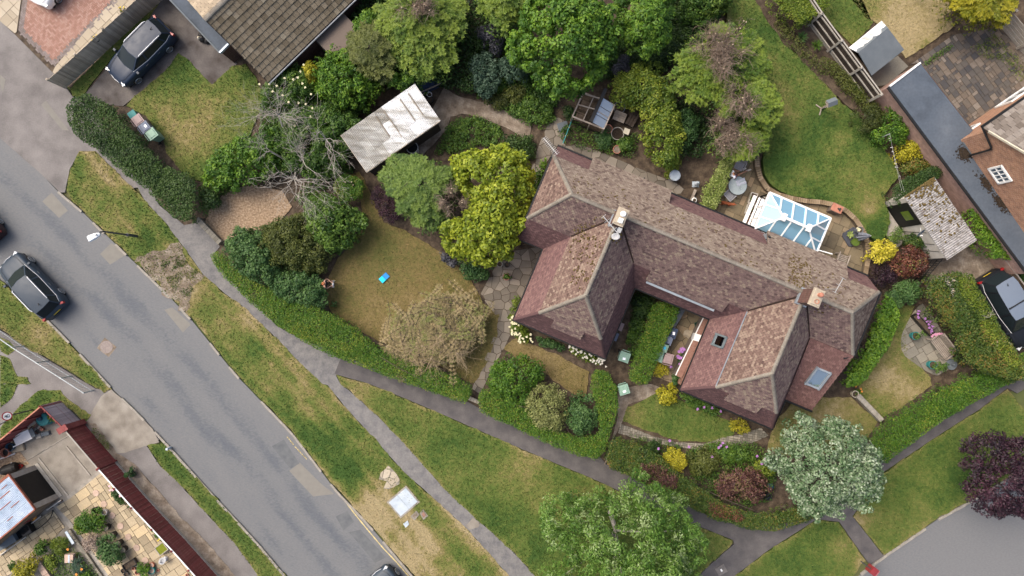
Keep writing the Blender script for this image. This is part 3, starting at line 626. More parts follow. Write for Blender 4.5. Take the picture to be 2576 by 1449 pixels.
class Tiler:
 """lays plain tiles over planar convex roof polygons; the nearest ones become objects, the others one field per material"""
 def __init__(s,root,off,limit):s.root=root;s.off=Vector(off);s.limit=limit;s.rest={};s.big=[]
 def plane(s,poly,mat,tw=.165,ga=.115,th=.014,eave=None,tint=.5,spread=.5,jitter=.35):
  p=[Vector(q)for q in poly];n=Vector((0,0,0))
  for i in range(len(p)):n+=p[i].cross(p[(i+1)%len(p)])
  if n.z<0:p=p[::-1];n=-n
  n.normalize();dn=Vector((n.x,n.y,0)).normalized();dn=(dn-n*dn.dot(n)).normalized()
  ux=n.cross(dn).normalized();o=p[0]
  loc=ccw([((q-o).dot(ux),(q-o).dot(dn))for q in p])
  x0,x1=min(q[0]for q in loc),max(q[0]for q in loc);y0,y1=min(q[1]for q in loc),max(q[1]for q in loc)
  rows=int((y1-y0)/ga)+1
  for r in range(rows):
   yb=y1-r*ga;ya=yb-ga*1.0;sh=(r%2)*.5*tw
   for k in range(int((x1-x0)/tw)+2):
    xa=x0+k*tw-sh;g=.009
    q=clip_convex(loc,[(xa+g,ya),(xa+tw-g,ya),(xa+tw-g,yb),(xa+g,yb)])
    if len(q)<3 or poly_area(q)<.12*tw*ga:continue
    dz=random.gauss(0,jitter)*.009;tl=random.gauss(0,1)*.005
    top=[]
    for x,y in q:
     f=(y-ya)/ga;top.append(o+ux*x+dn*y+n*(.006+th*1.3*f+dz+tl*((x-xa)/tw-.5)))
    s.emit(top,n*(th+.01),mat,min(1,max(0,random.gauss(tint,spread*.5))))
  return s
 def emit(s,top,dn,mat,t):
  zc=sum(q.z for q in top)/len(top)
  s.big.append((zc,top,dn,mat,t))
 def finish(s,name="tile"):
  s.big.sort(key=lambda q:-q[0]);c={}
  for k,(zc,top,dn,mat,t)in enumerate(s.big):
   m=len(top);vs=top+[q-dn for q in top];fs=[tuple(range(m))]+[(i,m+i,m+(i+1)%m,(i+1)%m)for i in range(m)]
   if k<s.limit:
    ctr=sum(top,Vector())/m;mb=MB(ctr);mb.add(vs,fs,t if t!=.5 else .501);ob=mb.build(name,mat,s.root);ob.location=ctr-s.off
   else:c.setdefault(mat,MB(s.off)).add(vs,fs,t)
  for mat,mb in c.items():mb.build(name+"_field",mat,s.root,kind="stuff")
def ridge_line(root,off,a,b,mat="ridge",r=.105,ln=.45,name="ridge_tile",up=.03):
 a,b=Vector(a),Vector(b);L=(b-a).length;n=max(1,round(L/ln));d=(b-a)/n;x=d.normalized()
 y=Vector((0,0,1)).cross(x).normalized();z=x.cross(y);mesh=None
 for k in range(n):
  if mesh is None:
   mb=MB();seg=7;l=d.length
   vs=[]
   for e,rr in((0,r*.96),(l*.98,r*1.05)):
    for j in range(seg):
     t=PI*j/(seg-1);vs.append(Vector((e,rr*math.cos(t),rr*.75*math.sin(t)-.06)))
   fs=[(j,j+1,seg+j+1,seg+j)for j in range(seg-1)]+[tuple(range(seg))[::-1],tuple(range(seg,2*seg))]
   mb.add(vs,fs);o=mb.build(name,mat,root,smooth=False);mesh=o.data
  else:o=link(name,mesh,root)
  mt=Matrix((x,y,z)).transposed().to_4x4();mt.translation=a+d*k-Vector(off)+z*up+Vector((0,0,random.uniform(-.01,.01)))
  o.matrix_local=mt@Matrix.Rotation(random.uniform(-.02,.02),4,'Z')
 return
ZR,ZB,ZE=6.3,4.4,2.4
HO=P3(8.75,-3,0)
house=thing("house_pair","large pair of semi-detached houses under one mossy brown tiled mansard roof","house",HO)
fp=[(-.62,-8.1),(18.12,-8.1),(18.12,-3.0),(18.1,-.45),(16.4,-.45),(16.4,1.4),(11.2,1.4),(11.2,-3.0),(6.15,-3.0),(6.15,1.4),(1.0,1.4),(1.0,-3.0),(-.62,-3.0)]
qs=[]
for i in range(len(fp)):
 a,b=fp[i],fp[(i+1)%len(fp)];qs.append([P3(*a,-.05),P3(*b,-.05),P3(*b,2.42),P3(*a,2.42)])
for u,s in((-.68,1),(18.18,-1)):
 qs.append([P3(u,-8.2,0),P3(u,-2.85,0),P3(u,-2.85,2.5),P3(u,-3.75,4.36),P3(u,-7.4,4.36),P3(u,-8.2,2.5)])
wall_mesh("wall",qs,"brick_red",house,HO)
T=Tiler(house,HO,300)
UP=.02
und=MB(HO)
def face(poly,mat,**k):
 und.slab([Vector(q)-Vector((0,0,.02))for q in poly],.05);T.plane(poly,mat,**k)
m_=P3
face([m_(.95,-5.55,ZR),m_(16.4,-5.55,ZR),m_(18.2,-7.4,ZB),m_(-.7,-7.4,ZB)],"tile_lichen",tint=.55)
face([m_(.95,-5.55,ZR),m_(16.4,-5.55,ZR),m_(18.2,-3.75,ZB),m_(-.7,-3.75,ZB)],"tile_brown",tint=.5)
face([m_(.95,-5.55,ZR),m_(-.7,-7.4,ZB),m_(-.7,-3.75,ZB)],"tile_pink",tint=.5)
face([m_(16.4,-5.55,ZR),m_(18.2,-7.4,ZB),m_(18.2,-3.75,ZB)],"tile_lichen",tint=.25)
face([m_(-.7,-7.4,ZB),m_(18.2,-7.4,ZB),m_(18.2,-8.35,ZE),m_(-.7,-8.35,ZE)],"tile_purple",tint=.6)
face([m_(-.7,-3.75,ZB),m_(18.2,-3.75,ZB),m_(18.2,-2.72,ZE),m_(-.7,-2.72,ZE)],"tile_purple",tint=.35)
SL=(ZR-ZB)/1.83
def dorm(u0,u1,v0,v1,mat,front,tint):
 """upper slope carried forward over a box dormer"""
 z1=ZB-SL*abs(v1-v0)
 face([m_(u0,v0,ZB+.02),m_(u1,v0,ZB+.02),m_(u1,v1,z1+.02),m_(u0,v1,z1+.02)],mat,tint=tint)
 s=1 if v1>v0 else-1;vi=v1-.12*s;zf=z1-.04
 zb=ZE+(ZB-ZE)*max(0,1-abs(vi-v0)/1.0)
 w=MB(HO);w.add([m_(u0+.08,vi,zb-.1),m_(u1-.08,vi,zb-.1),m_(u1-.08,vi,zf),m_(u0+.08,vi,zf)],[(0,1,2,3)]);w.build("dormer_window","white_paint",house)
 for u in(u0+.07,u1-.07):
  w=MB(HO);w.add([m_(u,v0,ZB-.06),m_(u,vi,zf),m_(u,vi,zb-.1),m_(u-.0,v0,ZB-.2)],[(0,1,2,3)]);w.build("dormer_cheek","lead",house)
dorm(6.5,11.0,-3.75,-3.22,"tile_brown",1,.5)
dorm(1.33,6.0,-7.4,-8.32,"tile_lichen",1,.55);dorm(11.7,16.4,-7.4,-8.32,"tile_lichen",1,.55)
for k,(uE0,uB0,uR,uB1,uE1)in enumerate(((.8,1.85,3.6,5.45,6.35),(11.0,12.1,13.85,15.65,16.6))):
 va=-1.1;vb=.68;ve=1.6;vs_=-5.5
 face([m_(uR,vs_,ZR),m_(uR,va,ZR),m_(uB0,vb,ZB),m_(uB0,vs_,ZB)],"tile_pink",tint=.6)
 face([m_(uR,vs_,ZR),m_(uR,va,ZR),m_(uB1,vb,ZB),m_(uB1,vs_,ZB)],"tile_brown",tint=.55)
 face([m_(uR,va,ZR),m_(uB0,vb,ZB),m_(uB1,vb,ZB)],"tile_brown",tint=.6)
 face([m_(uB0,-4.9,ZB),m_(uB0,vb,ZB),m_(uE0,ve,ZE),m_(uE0,-4.9,ZE)],"tile_purple",tint=.6)
 face([m_(uB1,-4.9,ZB),m_(uB1,vb,ZB),m_(uE1,ve,ZE),m_(uE1,-4.9,ZE)],"tile_purple",tint=.4)
 face([m_(uB0,vb,ZB),m_(uB1,vb,ZB),m_(uE1,ve,ZE),m_(uE0,ve,ZE)],"tile_purple",tint=.25)
 dorm(*((2.74,4.5)if k==0 else(12.9,14.8)),vb,1.13,"tile_brown",1,.6)
 ridge_line(house,HO,m_(uR,-4.9,ZR),m_(uR,va,ZR));ridge_line(house,HO,m_(uR,va,ZR),m_(uB0,vb,ZB));ridge_line(house,HO,m_(uR,va,ZR),m_(uB1,vb,ZB))
 ridge_line(house,HO,m_(uB0,vb,ZB),m_(uE0,ve,ZE),"tile_purple",.09,name="hip_tile");ridge_line(house,HO,m_(uB1,vb,ZB),m_(uE1,ve,ZE),"tile_purple",.09,name="hip_tile")
face([m_(15.72,-3.72,ZB+.05),m_(18.24,-3.72,ZB+.05),m_(18.24,-.2,ZE+.05),m_(16.62,-.2,ZE+.05)],"tile_red",tint=.5,jitter=.15,tw=.2,ga=.13)
und.build("roof_deck","underlay",house);T.finish()
wall_mesh("side_wall",[[m_(18.2,-3.75,0),m_(18.2,-.3,0),m_(18.2,-.3,ZE),m_(18.2,-3.75,ZB)]],"brick_red",house,HO)
for a,b in(((.95,-5.55),(16.4,-5.55)),):ridge_line(house,HO,m_(*a,ZR),m_(*b,ZR))
for(u,e)in((.95,-.7),(16.4,18.2)):
 ridge_line(house,HO,m_(u,-5.55,ZR),m_(e,-7.4,ZB));ridge_line(house,HO,m_(u,-5.55,ZR),m_(e,-3.75,ZB))
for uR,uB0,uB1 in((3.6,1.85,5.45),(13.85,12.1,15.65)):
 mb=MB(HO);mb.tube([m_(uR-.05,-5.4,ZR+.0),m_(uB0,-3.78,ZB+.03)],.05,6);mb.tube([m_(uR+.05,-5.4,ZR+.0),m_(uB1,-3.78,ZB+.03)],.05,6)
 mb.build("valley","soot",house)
g=MB(HO)
def gut(pts):g.tube([m_(*p)for p in pts],.065,6)
for seg in([(-.75,-8.42,2.36),(18.25,-8.42,2.36)],[(-.75,-2.66,2.36),(.74,-2.66,2.36),(.74,1.66,2.36),(6.41,1.66,2.36),(6.41,-2.66,2.36),(10.94,-2.66,2.36),(10.94,1.66,2.36),(16.66,1.66,2.36),(16.66,-.14,2.4)],[(16.62,-.13,2.4),(18.3,-.13,2.4)],[(-.75,-3.72,4.38),(-.75,-7.43,4.38)],[(18.28,-3.72,4.38),(18.28,-7.43,4.38)]):gut(seg)
for(u,v)in((-.7,-2.66),(6.36,-2.5),(16.7,1.5),(5.5,-8.4)):g.tube([m_(u,v,2.34),m_(u,v,.05)],.04,6)
g.tube([m_(18.28,-3.72,4.35),m_(17.85,-3.4,4.28)],.06,6)
g.build("gutter","black_plastic",house)
mb=MB(HO)
mb.bar(m_(12.06,-3.7,ZB+.06),m_(12.06,.6,ZB+.06),.05,.03);mb.bar(m_(6.6,-3.12,ZB-.62),m_(10.6,-3.12,ZB-.62),.12,.03)
mb.build("flashing","lead",house)
GL=glassmat("window_glass",(.45,.52,.55),.25);GB=glassmat("blue_glass",(.40,.70,.88),.28,.3,gcol=(.42,.74,1.0))  # roof glass tinted blue, with the mirrored sky's blue in its gloss colour
M("room_dark",[(.03,.03,.03),(.05,.045,.04)],2)
def rooflight(c,ux,dn,w,h,fr):
 n=ux.cross(dn).normalized();n=n if n.z>0 else-n
 f=MB(HO)
 for s in(-1,1):
  f.bar(c+ux*(s*w/2)-dn*(h/2+.05)+n*.07,c+ux*(s*w/2)+dn*(h/2+.05)+n*.07,.1,.16);f.bar(c+dn*(s*h/2)-ux*(w/2)+n*.07,c+dn*(s*h/2)+ux*(w/2)+n*.07,.1,.14)
 o=f.build("rooflight",fr,house)
 p=MB(HO);p.add([c+ux*(i*(w/2-.04))+dn*(j*(h/2-.04))+n*.07 for i,j in((-1,-1),(1,-1),(1,1),(-1,1))],[(0,1,2,3)]);p.build("pane",GL,o)
 p=MB(HO);p.add([c+ux*(i*(w/2-.04))+dn*(j*(h/2-.04))+n*.035 for i,j in((-1,-1),(1,-1),(1,1),(-1,1))],[(0,1,2,3)]);p.build("blind","white_paint" if fr=="lead" and h>.8 else "room_dark",o)  # larger light: white blind; smaller: dark sheet standing in for the unlit room
M("frame_grey",[(.10,.13,.14),(.14,.17,.18)],3,rough=.5)
sl1=(m_(17.4,-2.0,0)-m_(17.4,-2.5,0)).normalized();dnv=(m_(17,-.2,ZE)-m_(17,-3.72,ZB)).normalized()
zz=ZE+.05+(ZB-ZE)*(1.96-.2)/3.52;rooflight(m_(17.35,-1.95,zz+.03),UX,dnv,.78,1.15,"lead")
dnw=(m_(11.0,0,ZE)-m_(12.1,0,ZB)).normalized();rooflight(m_(11.62,-1.72,ZB-(ZB-ZE)*(.48/1.1)+.03),VX,dnw,.62,.75,"frame_grey")
def chimney(u,v,pots,zt):
 c=m_(u,v,0)
 w,l=.46,.74;q=[]
 cs=[m_(u-w/2,v-l/2,0),m_(u+w/2,v-l/2,0),m_(u+w/2,v+l/2,0),m_(u-w/2,v+l/2,0)]
 for i in range(4):
  a,b=cs[i],cs[(i+1)%4];q.append([a+Vector((0,0,5)),b+Vector((0,0,5)),b+Vector((0,0,zt)),a+Vector((0,0,zt))])
 ch=wall_mesh("chimney",q,"brick_dark",house,HO)
 k=MB(HO);ctr=m_(u,v,zt+.05);k.box(ctr,(w+.1,l+.14,.12),HA);k.box(ctr+Vector((0,0,.08)),(w+.02,l+.04,.06),HA,taper=.9);k.build("cap","render_cap",ch)
 fl=MB(HO);fl.box(m_(u,v,ZR-.14),(w+.12,l+.14,.22),HA);fl.build("flashing","lead",ch)
 for dv,kind in pots:
  b=MB(HO);p=m_(u+.04,v+dv,zt+.1)
  if kind=="dome":b.lathe(p,[(.12,0),(.145,.06),(.145,.12),(.12,.15),(.04,.17)],20);mt="white_paint"
  elif kind=="hat":
   b.box(p+Vector((0,0,.06)),(.2,.2,.14),HA+.1)
   b.lathe(p+Vector((0,0,.13)),[(.0,0),(.17,0),(.17,.03),(0,.04)],4,rz=HA+PI/4+.05);b.box(p+Vector((0,0,.15)),(.17,.17,.05),HA+.1);mt="white_paint"
  elif kind=="round":b.lathe(p,[(.1,0),(.1,.22),(.12,.26),(.12,.3),(.09,.34),(.04,.36)],20);mt="terracotta"
  else:b.lathe(p,[(.12,0),(.108,.06),(.12,.1),(.12,.12),(.095,.12),(.09,-.04)],20);mt="terracotta"
  po=b.build("chimney_pot",mt,ch,smooth=False)
  if kind=="open":d=MB(HO);d.lathe(p,[(.092,.02),(.092,.05)],20);d.build("flue","soot",ch)
chimney(3.55,-5.25,((-.16,"dome"),(.19,"hat")),7.55)
chimney(13.85,-5.3,((-.17,"round"),(.18,"open")),7.6)
def moss(u0,u1,v0,v1,n,zf):
 mb=MB(HO)
 for _ in range(n):
  u,v=random.uniform(u0,u1),random.uniform(v0,v1);z=zf(u,v)
  if z is None:continue
  r=random.uniform(.02,.06);mb.lathe(m_(u,v,z),[(r,0),(r*.8,r*.5),(r*.2,r*.75)],5)
 mb.build("moss","moss",house,kind="stuff")
zmain=lambda u,v:ZR-abs(v+5.55)*SL+.05
def zwing(u,v,uR=3.6):return ZR-abs(u-uR)*SL+.05
moss(1.4,3.0,-5.2,-4.0,140,lambda u,v:zmain(u,v)if abs((3.6-u)-(v+5.55))<.5 and random.random()<.9 else None)
moss(2.0,3.5,-4.2,-2.6,90,lambda u,v:zwing(u,v))
moss(2.6,3.5,-2.4,-1.3,50,lambda u,v:zwing(u,v));moss(3.6,4.2,-4.8,-4.2,60,lambda u,v:zwing(u,v))
moss(12.9,14.2,-7.6,-5.7,200,lambda u,v:zmain(u,v)if random.random()<.8 else None)
moss(.5,16.5,-7.3,-5.65,200,lambda u,v:zmain(u,v));moss(14,15.4,-5.4,-4.9,30,lambda u,v:zmain(u,v))
M("aluminium",[(.55,.55,.54),(.65,.65,.64)],4,rough=.4,metal=.6);M("plastic_grey",[(.40,.41,.41),(.5,.5,.5)],3,rough=.5)
def yagi(base,top,az,ln,n,label,tilt=0):
 t=thing("tv_aerial",label,"aerial",base);b=Vector((0,0,0));tp=Vector(top)-Vector(base)
 k=MB();k.tube([b,tp],.018,6);k.build("mast","aluminium",t)
 d=Vector((math.cos(az),math.sin(az),tilt));k=MB();k.tube([tp-d*ln*.25,tp+d*ln*.75],.02,6);k.build("boom","aluminium",t)
 e=Vector((-math.sin(az),math.cos(az),0));k=MB()
 for i in range(n):
  q=tp-d*ln*.22+d*ln*.95*i/(n-1);k.tube([q-e*.16,q+e*.16],.009,4)
 k.build("element","aluminium",t);return t
yagi(m_(-.75,-7.3,4.0),m_(-.75,-7.3,6.1),ang((1401,362),(1368,322)),1.1,12,"long spiky television aerial on a mast at the far left gable")
t=yagi(m_(3.62,-4.6,6.3),m_(3.5,-4.55,7.7),ang((1548,580),(1521,548)),1.15,5,"television aerial with a pale mesh reflector beside the left chimney")
k=MB();k.box(Vector((.12,-.02,1.3)),(.20,.26,.03),HA,rot=Matrix.Rotation(HA,3,'Z')@Matrix.Rotation(.5,3,'X'));k.build("reflector","plastic_grey",t)
t=thing("satellite_dish","small grey satellite dish just below the left chimney","satellite dish",m_(3.75,-4.35,6.25))
k=MB();k.lathe((0,0,.75),[(.05,-.06),(.17,-.02),(.22,.05),(.2,.06),(.1,.0)],16,sx=1,sy=.8,rz=.4);k.build("dish","plastic_grey",t,smooth=True);k=MB();k.tube([(0,0,0),(0,0,.7)],.02,6);k.build("arm","aluminium",t)
t=yagi(m_(14.9,-6.2,5.7),m_(14.9,-6.2,7.0),ang((2066,743),(2083,713)),.85,3,"white aerial lying low over the lichen roof right of the brick chimney")
M("plastic_grey",[(.40,.41,.41),(.5,.5,.5)],3,rough=.5)
# other buildings
M("felt_blue",[(0.25,(.045,.055,.07)),(.42,(.075,.093,.118)),(.6,(.09,.108,.133)),(.75,(.115,.135,.16))],.55,rough=.8,fine=.2,fscale=7,detail=9,bump=.15,bscale=60)
M("felt_grey",[(.115,.135,.15),(.15,.17,.185)],1.5,rough=.85,fine=.12,bump=.2,bscale=60)
M("wall_cap",[(.20,.105,.08),(.27,.155,.12)],6,rough=.9,fine=.25)
M("wood_grey",[(.34,.285,.215),(.44,.375,.29),(.54,.46,.36)],3,rough=.9,fine=.35,fscale=20,objrand=.25,stretch=(6,6,.6))
M("wood_brown",[(.10,.07,.05),(.16,.115,.08),(.21,.16,.115)],3,rough=.85,fine=.3,objrand=.2)
M("wood_dark",[(.035,.026,.02),(.06,.045,.036)],4,rough=.9,fine=.3,objrand=.3)
M("wood_bench",[(.26,.215,.175),(.36,.31,.26)],4,rough=.85,fine=.3,objrand=.15)
M("red_paint",[(.155,.035,.035),(.20,.048,.045),(.24,.075,.07)],3,rough=.7,fine=.25,objrand=.18)
M("red_worn",[(.26,.20,.22),(.36,.31,.34),(.24,.13,.14)],5,rough=.85,fine=.3,objrand=.15)
M("concrete_post",[(.30,.275,.235),(.38,.355,.31)],4,rough=.9,fine=.25)
M("asbestos",[(.13,.11,.095),(.24,.23,.22),(.30,.29,.285),(.36,.35,.345)],3.5,rough=.9,fine=.45,fscale=14,bump=.3,detail=9)
M("sheet_white",[(0.3,(.30,.28,.24)),(.42,(.52,.52,.50)),(.55,(.66,.67,.67)),(.7,(.74,.75,.76))],2.2,rough=.45,fine=.25,fscale=9,objrand=.1,stretch=(.35,1.6,1),rot=R(55))
M("sheet_grey",[(.24,.225,.19),(.36,.35,.32),(.50,.50,.48)],2.2,rough=.6,fine=.35,fscale=8,objrand=.18,stretch=(.35,1.6,1),rot=R(55))
M("sheet_steel",[(.32,.40,.50),(.42,.50,.60),(.50,.57,.65)],2,rough=.45,metal=.3,fine=.15)
M("streak_brown",[(.16,.135,.10),(.24,.21,.17)],6,rough=.9,fine=.4)
M("rust",[(.22,.07,.04),(.30,.12,.08)],6,rough=.9,fine=.3)
M("rubber_black",[(.008,.008,.008),(.014,.013,.013)],4,rough=.6)
M("render_white",[(.46,.43,.38),(.58,.55,.49)],2,rough=.9,fine=.2)
def sub3(a,b,t):return Vector(a)*(1-t)+Vector(b)*t
E0,E1=W(664,197,2.6),W(867,0,2.6);ed=(E1-E0).normalized();L=15.0
R0=W(510,53,4.9);nrm=Vector((ed.y,-ed.x,0));off_r=(R0-E0).dot(nrm);nrm=-nrm if off_r>0 else nrm;wd=abs(off_r)
R0=E0-nrm*wd*1.0+Vector((0,0,2.3));F0=E0-nrm*wd*2.0
org=E0-nrm*wd;org.z=0
bung=thing("bungalow","bungalow with a grey-brown interlocking tiled roof and dark brick wall at the top","house",org)
T=Tiler(bung,org,300);TH=.03
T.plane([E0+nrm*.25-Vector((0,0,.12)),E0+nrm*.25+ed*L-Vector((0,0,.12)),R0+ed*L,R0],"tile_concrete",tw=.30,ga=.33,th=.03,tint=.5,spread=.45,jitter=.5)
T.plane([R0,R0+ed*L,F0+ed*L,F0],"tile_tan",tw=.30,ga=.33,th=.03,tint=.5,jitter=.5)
T.finish()
u=MB(org);u.slab([E0+nrm*.25-Vector((0,0,.16)),E0+nrm*.25+ed*L-Vector((0,0,.16)),R0+ed*L-Vector((0,0,.03)),R0-Vector((0,0,.03))],.05);u.slab([R0-Vector((0,0,.03)),R0+ed*L-Vector((0,0,.03)),F0+ed*L-Vector((0,0,.03)),F0-Vector((0,0,.03))],.05);u.build("roof_deck","underlay",bung)
ridge_line(bung,org,R0,R0+ed*7,r=.15)
dz=lambda p,z:Vector((p.x,p.y,z))
g0=E0+ed*.1;f0=F0+ed*.1
wall_mesh("wall",[[dz(g0,0),dz(g0+ed*L,0),dz(g0+ed*L,2.6),dz(g0,2.6)],[dz(f0,0),dz(g0,0),dz(g0,2.6),dz(R0+ed*.1,4.85),dz(f0,2.6)]],"brick_dark",bung,org)
mb=MB(org);mb.tube([E0+nrm*.33-Vector((0,0,.2)),E0+nrm*.33+ed*L-Vector((0,0,.2))],.045,6);mb.tube([dz(g0+ed*5.4+nrm*.08,0),dz(g0+ed*5.4+nrm*.08,2.5)],.05,6);mb.build("gutter","plastic_grey",bung)
mb=MB(org);mb.bar(R0+ed*.02-Vector((0,0,.06)),E0+nrm*.25+ed*.02-Vector((0,0,.2)),.04,.2);mb.build("bargeboard","wood_dark",bung)
mb=MB(org);mb.box(dz(g0+ed*4.6+nrm*1.0,1.0),(2.2,1.9,2.0),math.atan2(ed.y,ed.x));mb.build("porch","brick_dark",bung)
gp=[W(420,0,2.4),W(380,-60,2.4),W(470,-60,2.4),W(590,115,2.4),W(553,133,2.4)]
gp=[W(553,133,2.4),W(575,111,2.4),W(440,-60,2.4),W(372,-60,2.4)]
org=dz(sum(gp,Vector())/4,0);t=thing("flat_roof_garage","long flat slate-blue felt roof between the bungalow and the drive","garage",org)
mb=MB(org);mb.prism(gp,2.3,2.4);mb.build("roof","felt_blue",t)
mb=MB(org);mb.bar(gp[0]+Vector((0,0,-.02)),gp[1]+Vector((0,0,-.02)),.1,.2);mb.build("fascia","sheet_steel",t)
mb=MB(org);mb.bar(gp[0]+Vector((.0,0,.03)),gp[3]+Vector((0,0,.03)),.08,.06);mb.build("edge_trim","felt_grey",t)
gi=[sub3(p,dz(org,2.4),.08)for p in gp];wall_mesh("wall",[[dz(gi[i],0),dz(gi[(i+1)%4],0),dz(gi[(i+1)%4],2.3),dz(gi[i],2.3)]for i in range(4)],"brick_dark",t,org)
C=W(2492,327,5.0);fdir=Vector((.565,-.825,0)).normalized();edir=Vector((.825,.565,0))
org=dz(C+fdir*4+edir*4,0);nh=thing("brick_house","two-storey orange brick house with a slabby grey tile roof at the right edge","house",org)
hw=4.6;rz_=5.0+3.5;Lr=9
RG=C+fdir*hw+Vector((0,0,3.5));C2=C+fdir*2*hw
T=Tiler(nh,org,300);ov_=-edir*.12
T.plane([C+ov_-fdir*.3-Vector((0,0,.22)),C-fdir*.3+edir*Lr-Vector((0,0,.22)),RG+edir*Lr,RG+ov_],"tile_greybrown",tw=.36,ga=.32,th=.03,tint=.5,spread=.6,jitter=.8)
T.plane([RG+ov_,RG+edir*Lr,C2+edir*Lr+fdir*.3-Vector((0,0,.22)),C2+ov_+fdir*.3-Vector((0,0,.22))],"tile_greybrown",tw=.36,ga=.32,th=.03,tint=.5)
T.finish()
u=MB(org);u.slab([C+ov_-fdir*.3-Vector((0,0,.27)),C-fdir*.3+edir*Lr-Vector((0,0,.27)),RG+edir*Lr-Vector((0,0,.04)),RG+ov_-Vector((0,0,.04))],.05);u.slab([RG+ov_-Vector((0,0,.04)),RG+edir*Lr-Vector((0,0,.04)),C2+edir*Lr+fdir*.3-Vector((0,0,.27)),C2+ov_+fdir*.3-Vector((0,0,.27))],.05);u.build("roof_deck","underlay",nh)
wall_mesh("wall",[[dz(C,0),dz(C2,0),dz(C2,5),RG-Vector((0,0,.08)),dz(C,5)],[dz(C+edir*Lr,0),dz(C,0),dz(C,5),dz(C+edir*Lr,5)]],"brick_orange",nh,org)
mb=MB(org);mb.bar(C+ov_-Vector((0,0,.02)),RG+ov_-Vector((0,0,.02)),.05,.14);mb.bar(C2+ov_-Vector((0,0,.02)),RG+ov_-Vector((0,0,.02)),.05,.14);mb.build("bargeboard","cream_paint",nh)
mb=MB(org);gz=Vector((0,0,-.2));mb.tube([C-fdir*.36-edir*.15+gz,C-fdir*.36+edir*Lr+gz],.08,6);mb.tube([C-fdir*.36-edir*.12+gz,C-edir*.12+fdir*.9+gz*2.6,dz(C-edir*.12+fdir*1.0,4.3)],.06,6);mb.tube([dz(C-edir*.12+fdir*1.0,4.4),dz(C-edir*.1+fdir*1.0,2.6)],.055,6)
mb.build("gutter","black_plastic",nh)
def window(root,org,c,x,n,w,h,nx,ny,fr="white_paint",gl=None,d=.09,bar=.045):
 """framed window with glazing bars; c centre, x along, n outwards"""
 z=Vector((0,0,1));f=MB(org);c=Vector(c)+n*.02
 for s in(-1,1):
  f.bar(c+x*(s*w/2)-z*(h/2+.04),c+x*(s*w/2)+z*(h/2+.04),.1,d)if False else f.add([c+x*(s*w/2+a)+z*(b*(h/2+.04))+n*e for e in(0,d)for b in(-1,1)for a in(-.05,.05)],[(0,1,3,2),(4,5,7,6),(0,1,5,4),(2,3,7,6),(0,2,6,4),(1,3,7,5)])
  f.add([c+z*(s*h/2+a)+x*(b*(w/2+.05))+n*e for e in(0,d)for b in(-1,1)for a in(-.05,.05)],[(0,1,3,2),(4,5,7,6),(0,1,5,4),(2,3,7,6),(0,2,6,4),(1,3,7,5)])
 for i in range(1,nx):f.add([c+x*(-w/2+w*i/nx+a*bar/2)+z*(b*h/2)+n*e for e in(.02,d*.8)for b in(-1,1)for a in(-1,1)],[(4,5,7,6),(0,2,6,4),(1,3,7,5)])
 for j in range(1,ny):f.add([c+z*(-h/2+h*j/ny+a*bar/2)+x*(b*w/2)+n*e for e in(.02,d*.8)for b in(-1,1)for a in(-1,1)],[(4,5,7,6),(0,2,6,4),(1,3,7,5)])
 o=f.build("window",fr,root)
 pm=MATS["house_pane"]
 for i in range(nx):
  for j in range(ny):
   p=MB(org);q=c+x*(-w/2+w*(i+.5)/nx)+z*(-h/2+h*(j+.5)/ny)+n*.03;a,b=w/nx*.48,h/ny*.48
   p.add([q-x*a-z*b,q+x*a-z*b,q+x*a+z*b,q-x*a+z*b],[(0,1,2,3)]);p.build("pane",pm,o)
 return o
m=bpy.data.materials.new("house_pane");m.use_nodes=True;b_=m.node_tree.nodes["Principled BSDF"];b_.inputs["Base Color"].default_value=(.06,.085,.11,1);b_.inputs["Roughness"].default_value=.05;b_.inputs["Specular IOR Level"].default_value=1.0;MATS["house_pane"]=m
nW=-edir
window(nh,org,dz(C+fdir*2.55,3.75),fdir,nW,.95,.95,4,2)
nN=-fdir
window(nh,org,dz(C+edir*.95,1.15),edir,nN,1.5,2.0,3,1);mb=MB(org);mb.box(dz(C+edir*.35+nN*.22,.55),(1.1,.12,.9),math.atan2(edir.y,edir.x));mb.build("step","white_paint",nh)
window(nh,org,dz(C+edir*5.2,1.4),edir,nN,2.4,1.3,3,1)
window(nh,org,dz(C+edir*4.6,3.9),edir,nN,1.6,1.0,2,1)
fr=[W(2237,217,2.6),W(2315,158,2.6),W(2447,328,2.6),W(2422,357,2.6),W(2520,500,2.6),W(2640,650,2.6),W(2590,690,2.6)]
org=dz(fr[0],0);t=thing("flat_roof_outbuilding","long low outbuilding with a slate-blue flat roof stained black at its lower end","outbuilding",org)
mb=MB(org);mb.prism(fr,2.48,2.6);mb.build("roof","felt_blue",t)
ins=[sub3(p,sum(fr,Vector())/7,.03)for p in fr];ins=[p+Vector((.06,-.02,0))for p in fr]
wall_mesh("wall",[[dz(fr[i]-Vector((-.12,-.04,0)),0),dz(fr[(i+1)%7]-Vector((-.12,-.04,0)),0),dz(fr[(i+1)%7]-Vector((-.12,-.04,0)),2.48),dz(fr[i]-Vector((-.12,-.04,0)),2.48)]for i in(6,0,1)],"brick_pink",t,org)
mb=MB(org);mb.tube([fr[0]+Vector((-.06,-.05,-.06)),fr[6]+Vector((-.06,-.05,-.06))],.075,6);mb.build("gutter","black_plastic",t)
mb=MB(org);mb.bar(fr[0]+Vector((.02,.0,-.02)),fr[1]+Vector((0,0,-.02)),.1,.16);mb.build("fascia","white_paint",t)
mb=MB(org);mb.bar(fr[3]+Vector((0,0,.06)),fr[5]+Vector((0,0,.06)),.14,.14);mb.build("upstand","felt_grey",t)
M("leaf_litter",[(.018,.013,.009),(.04,.028,.018)],12,rough=1,fine=.5)
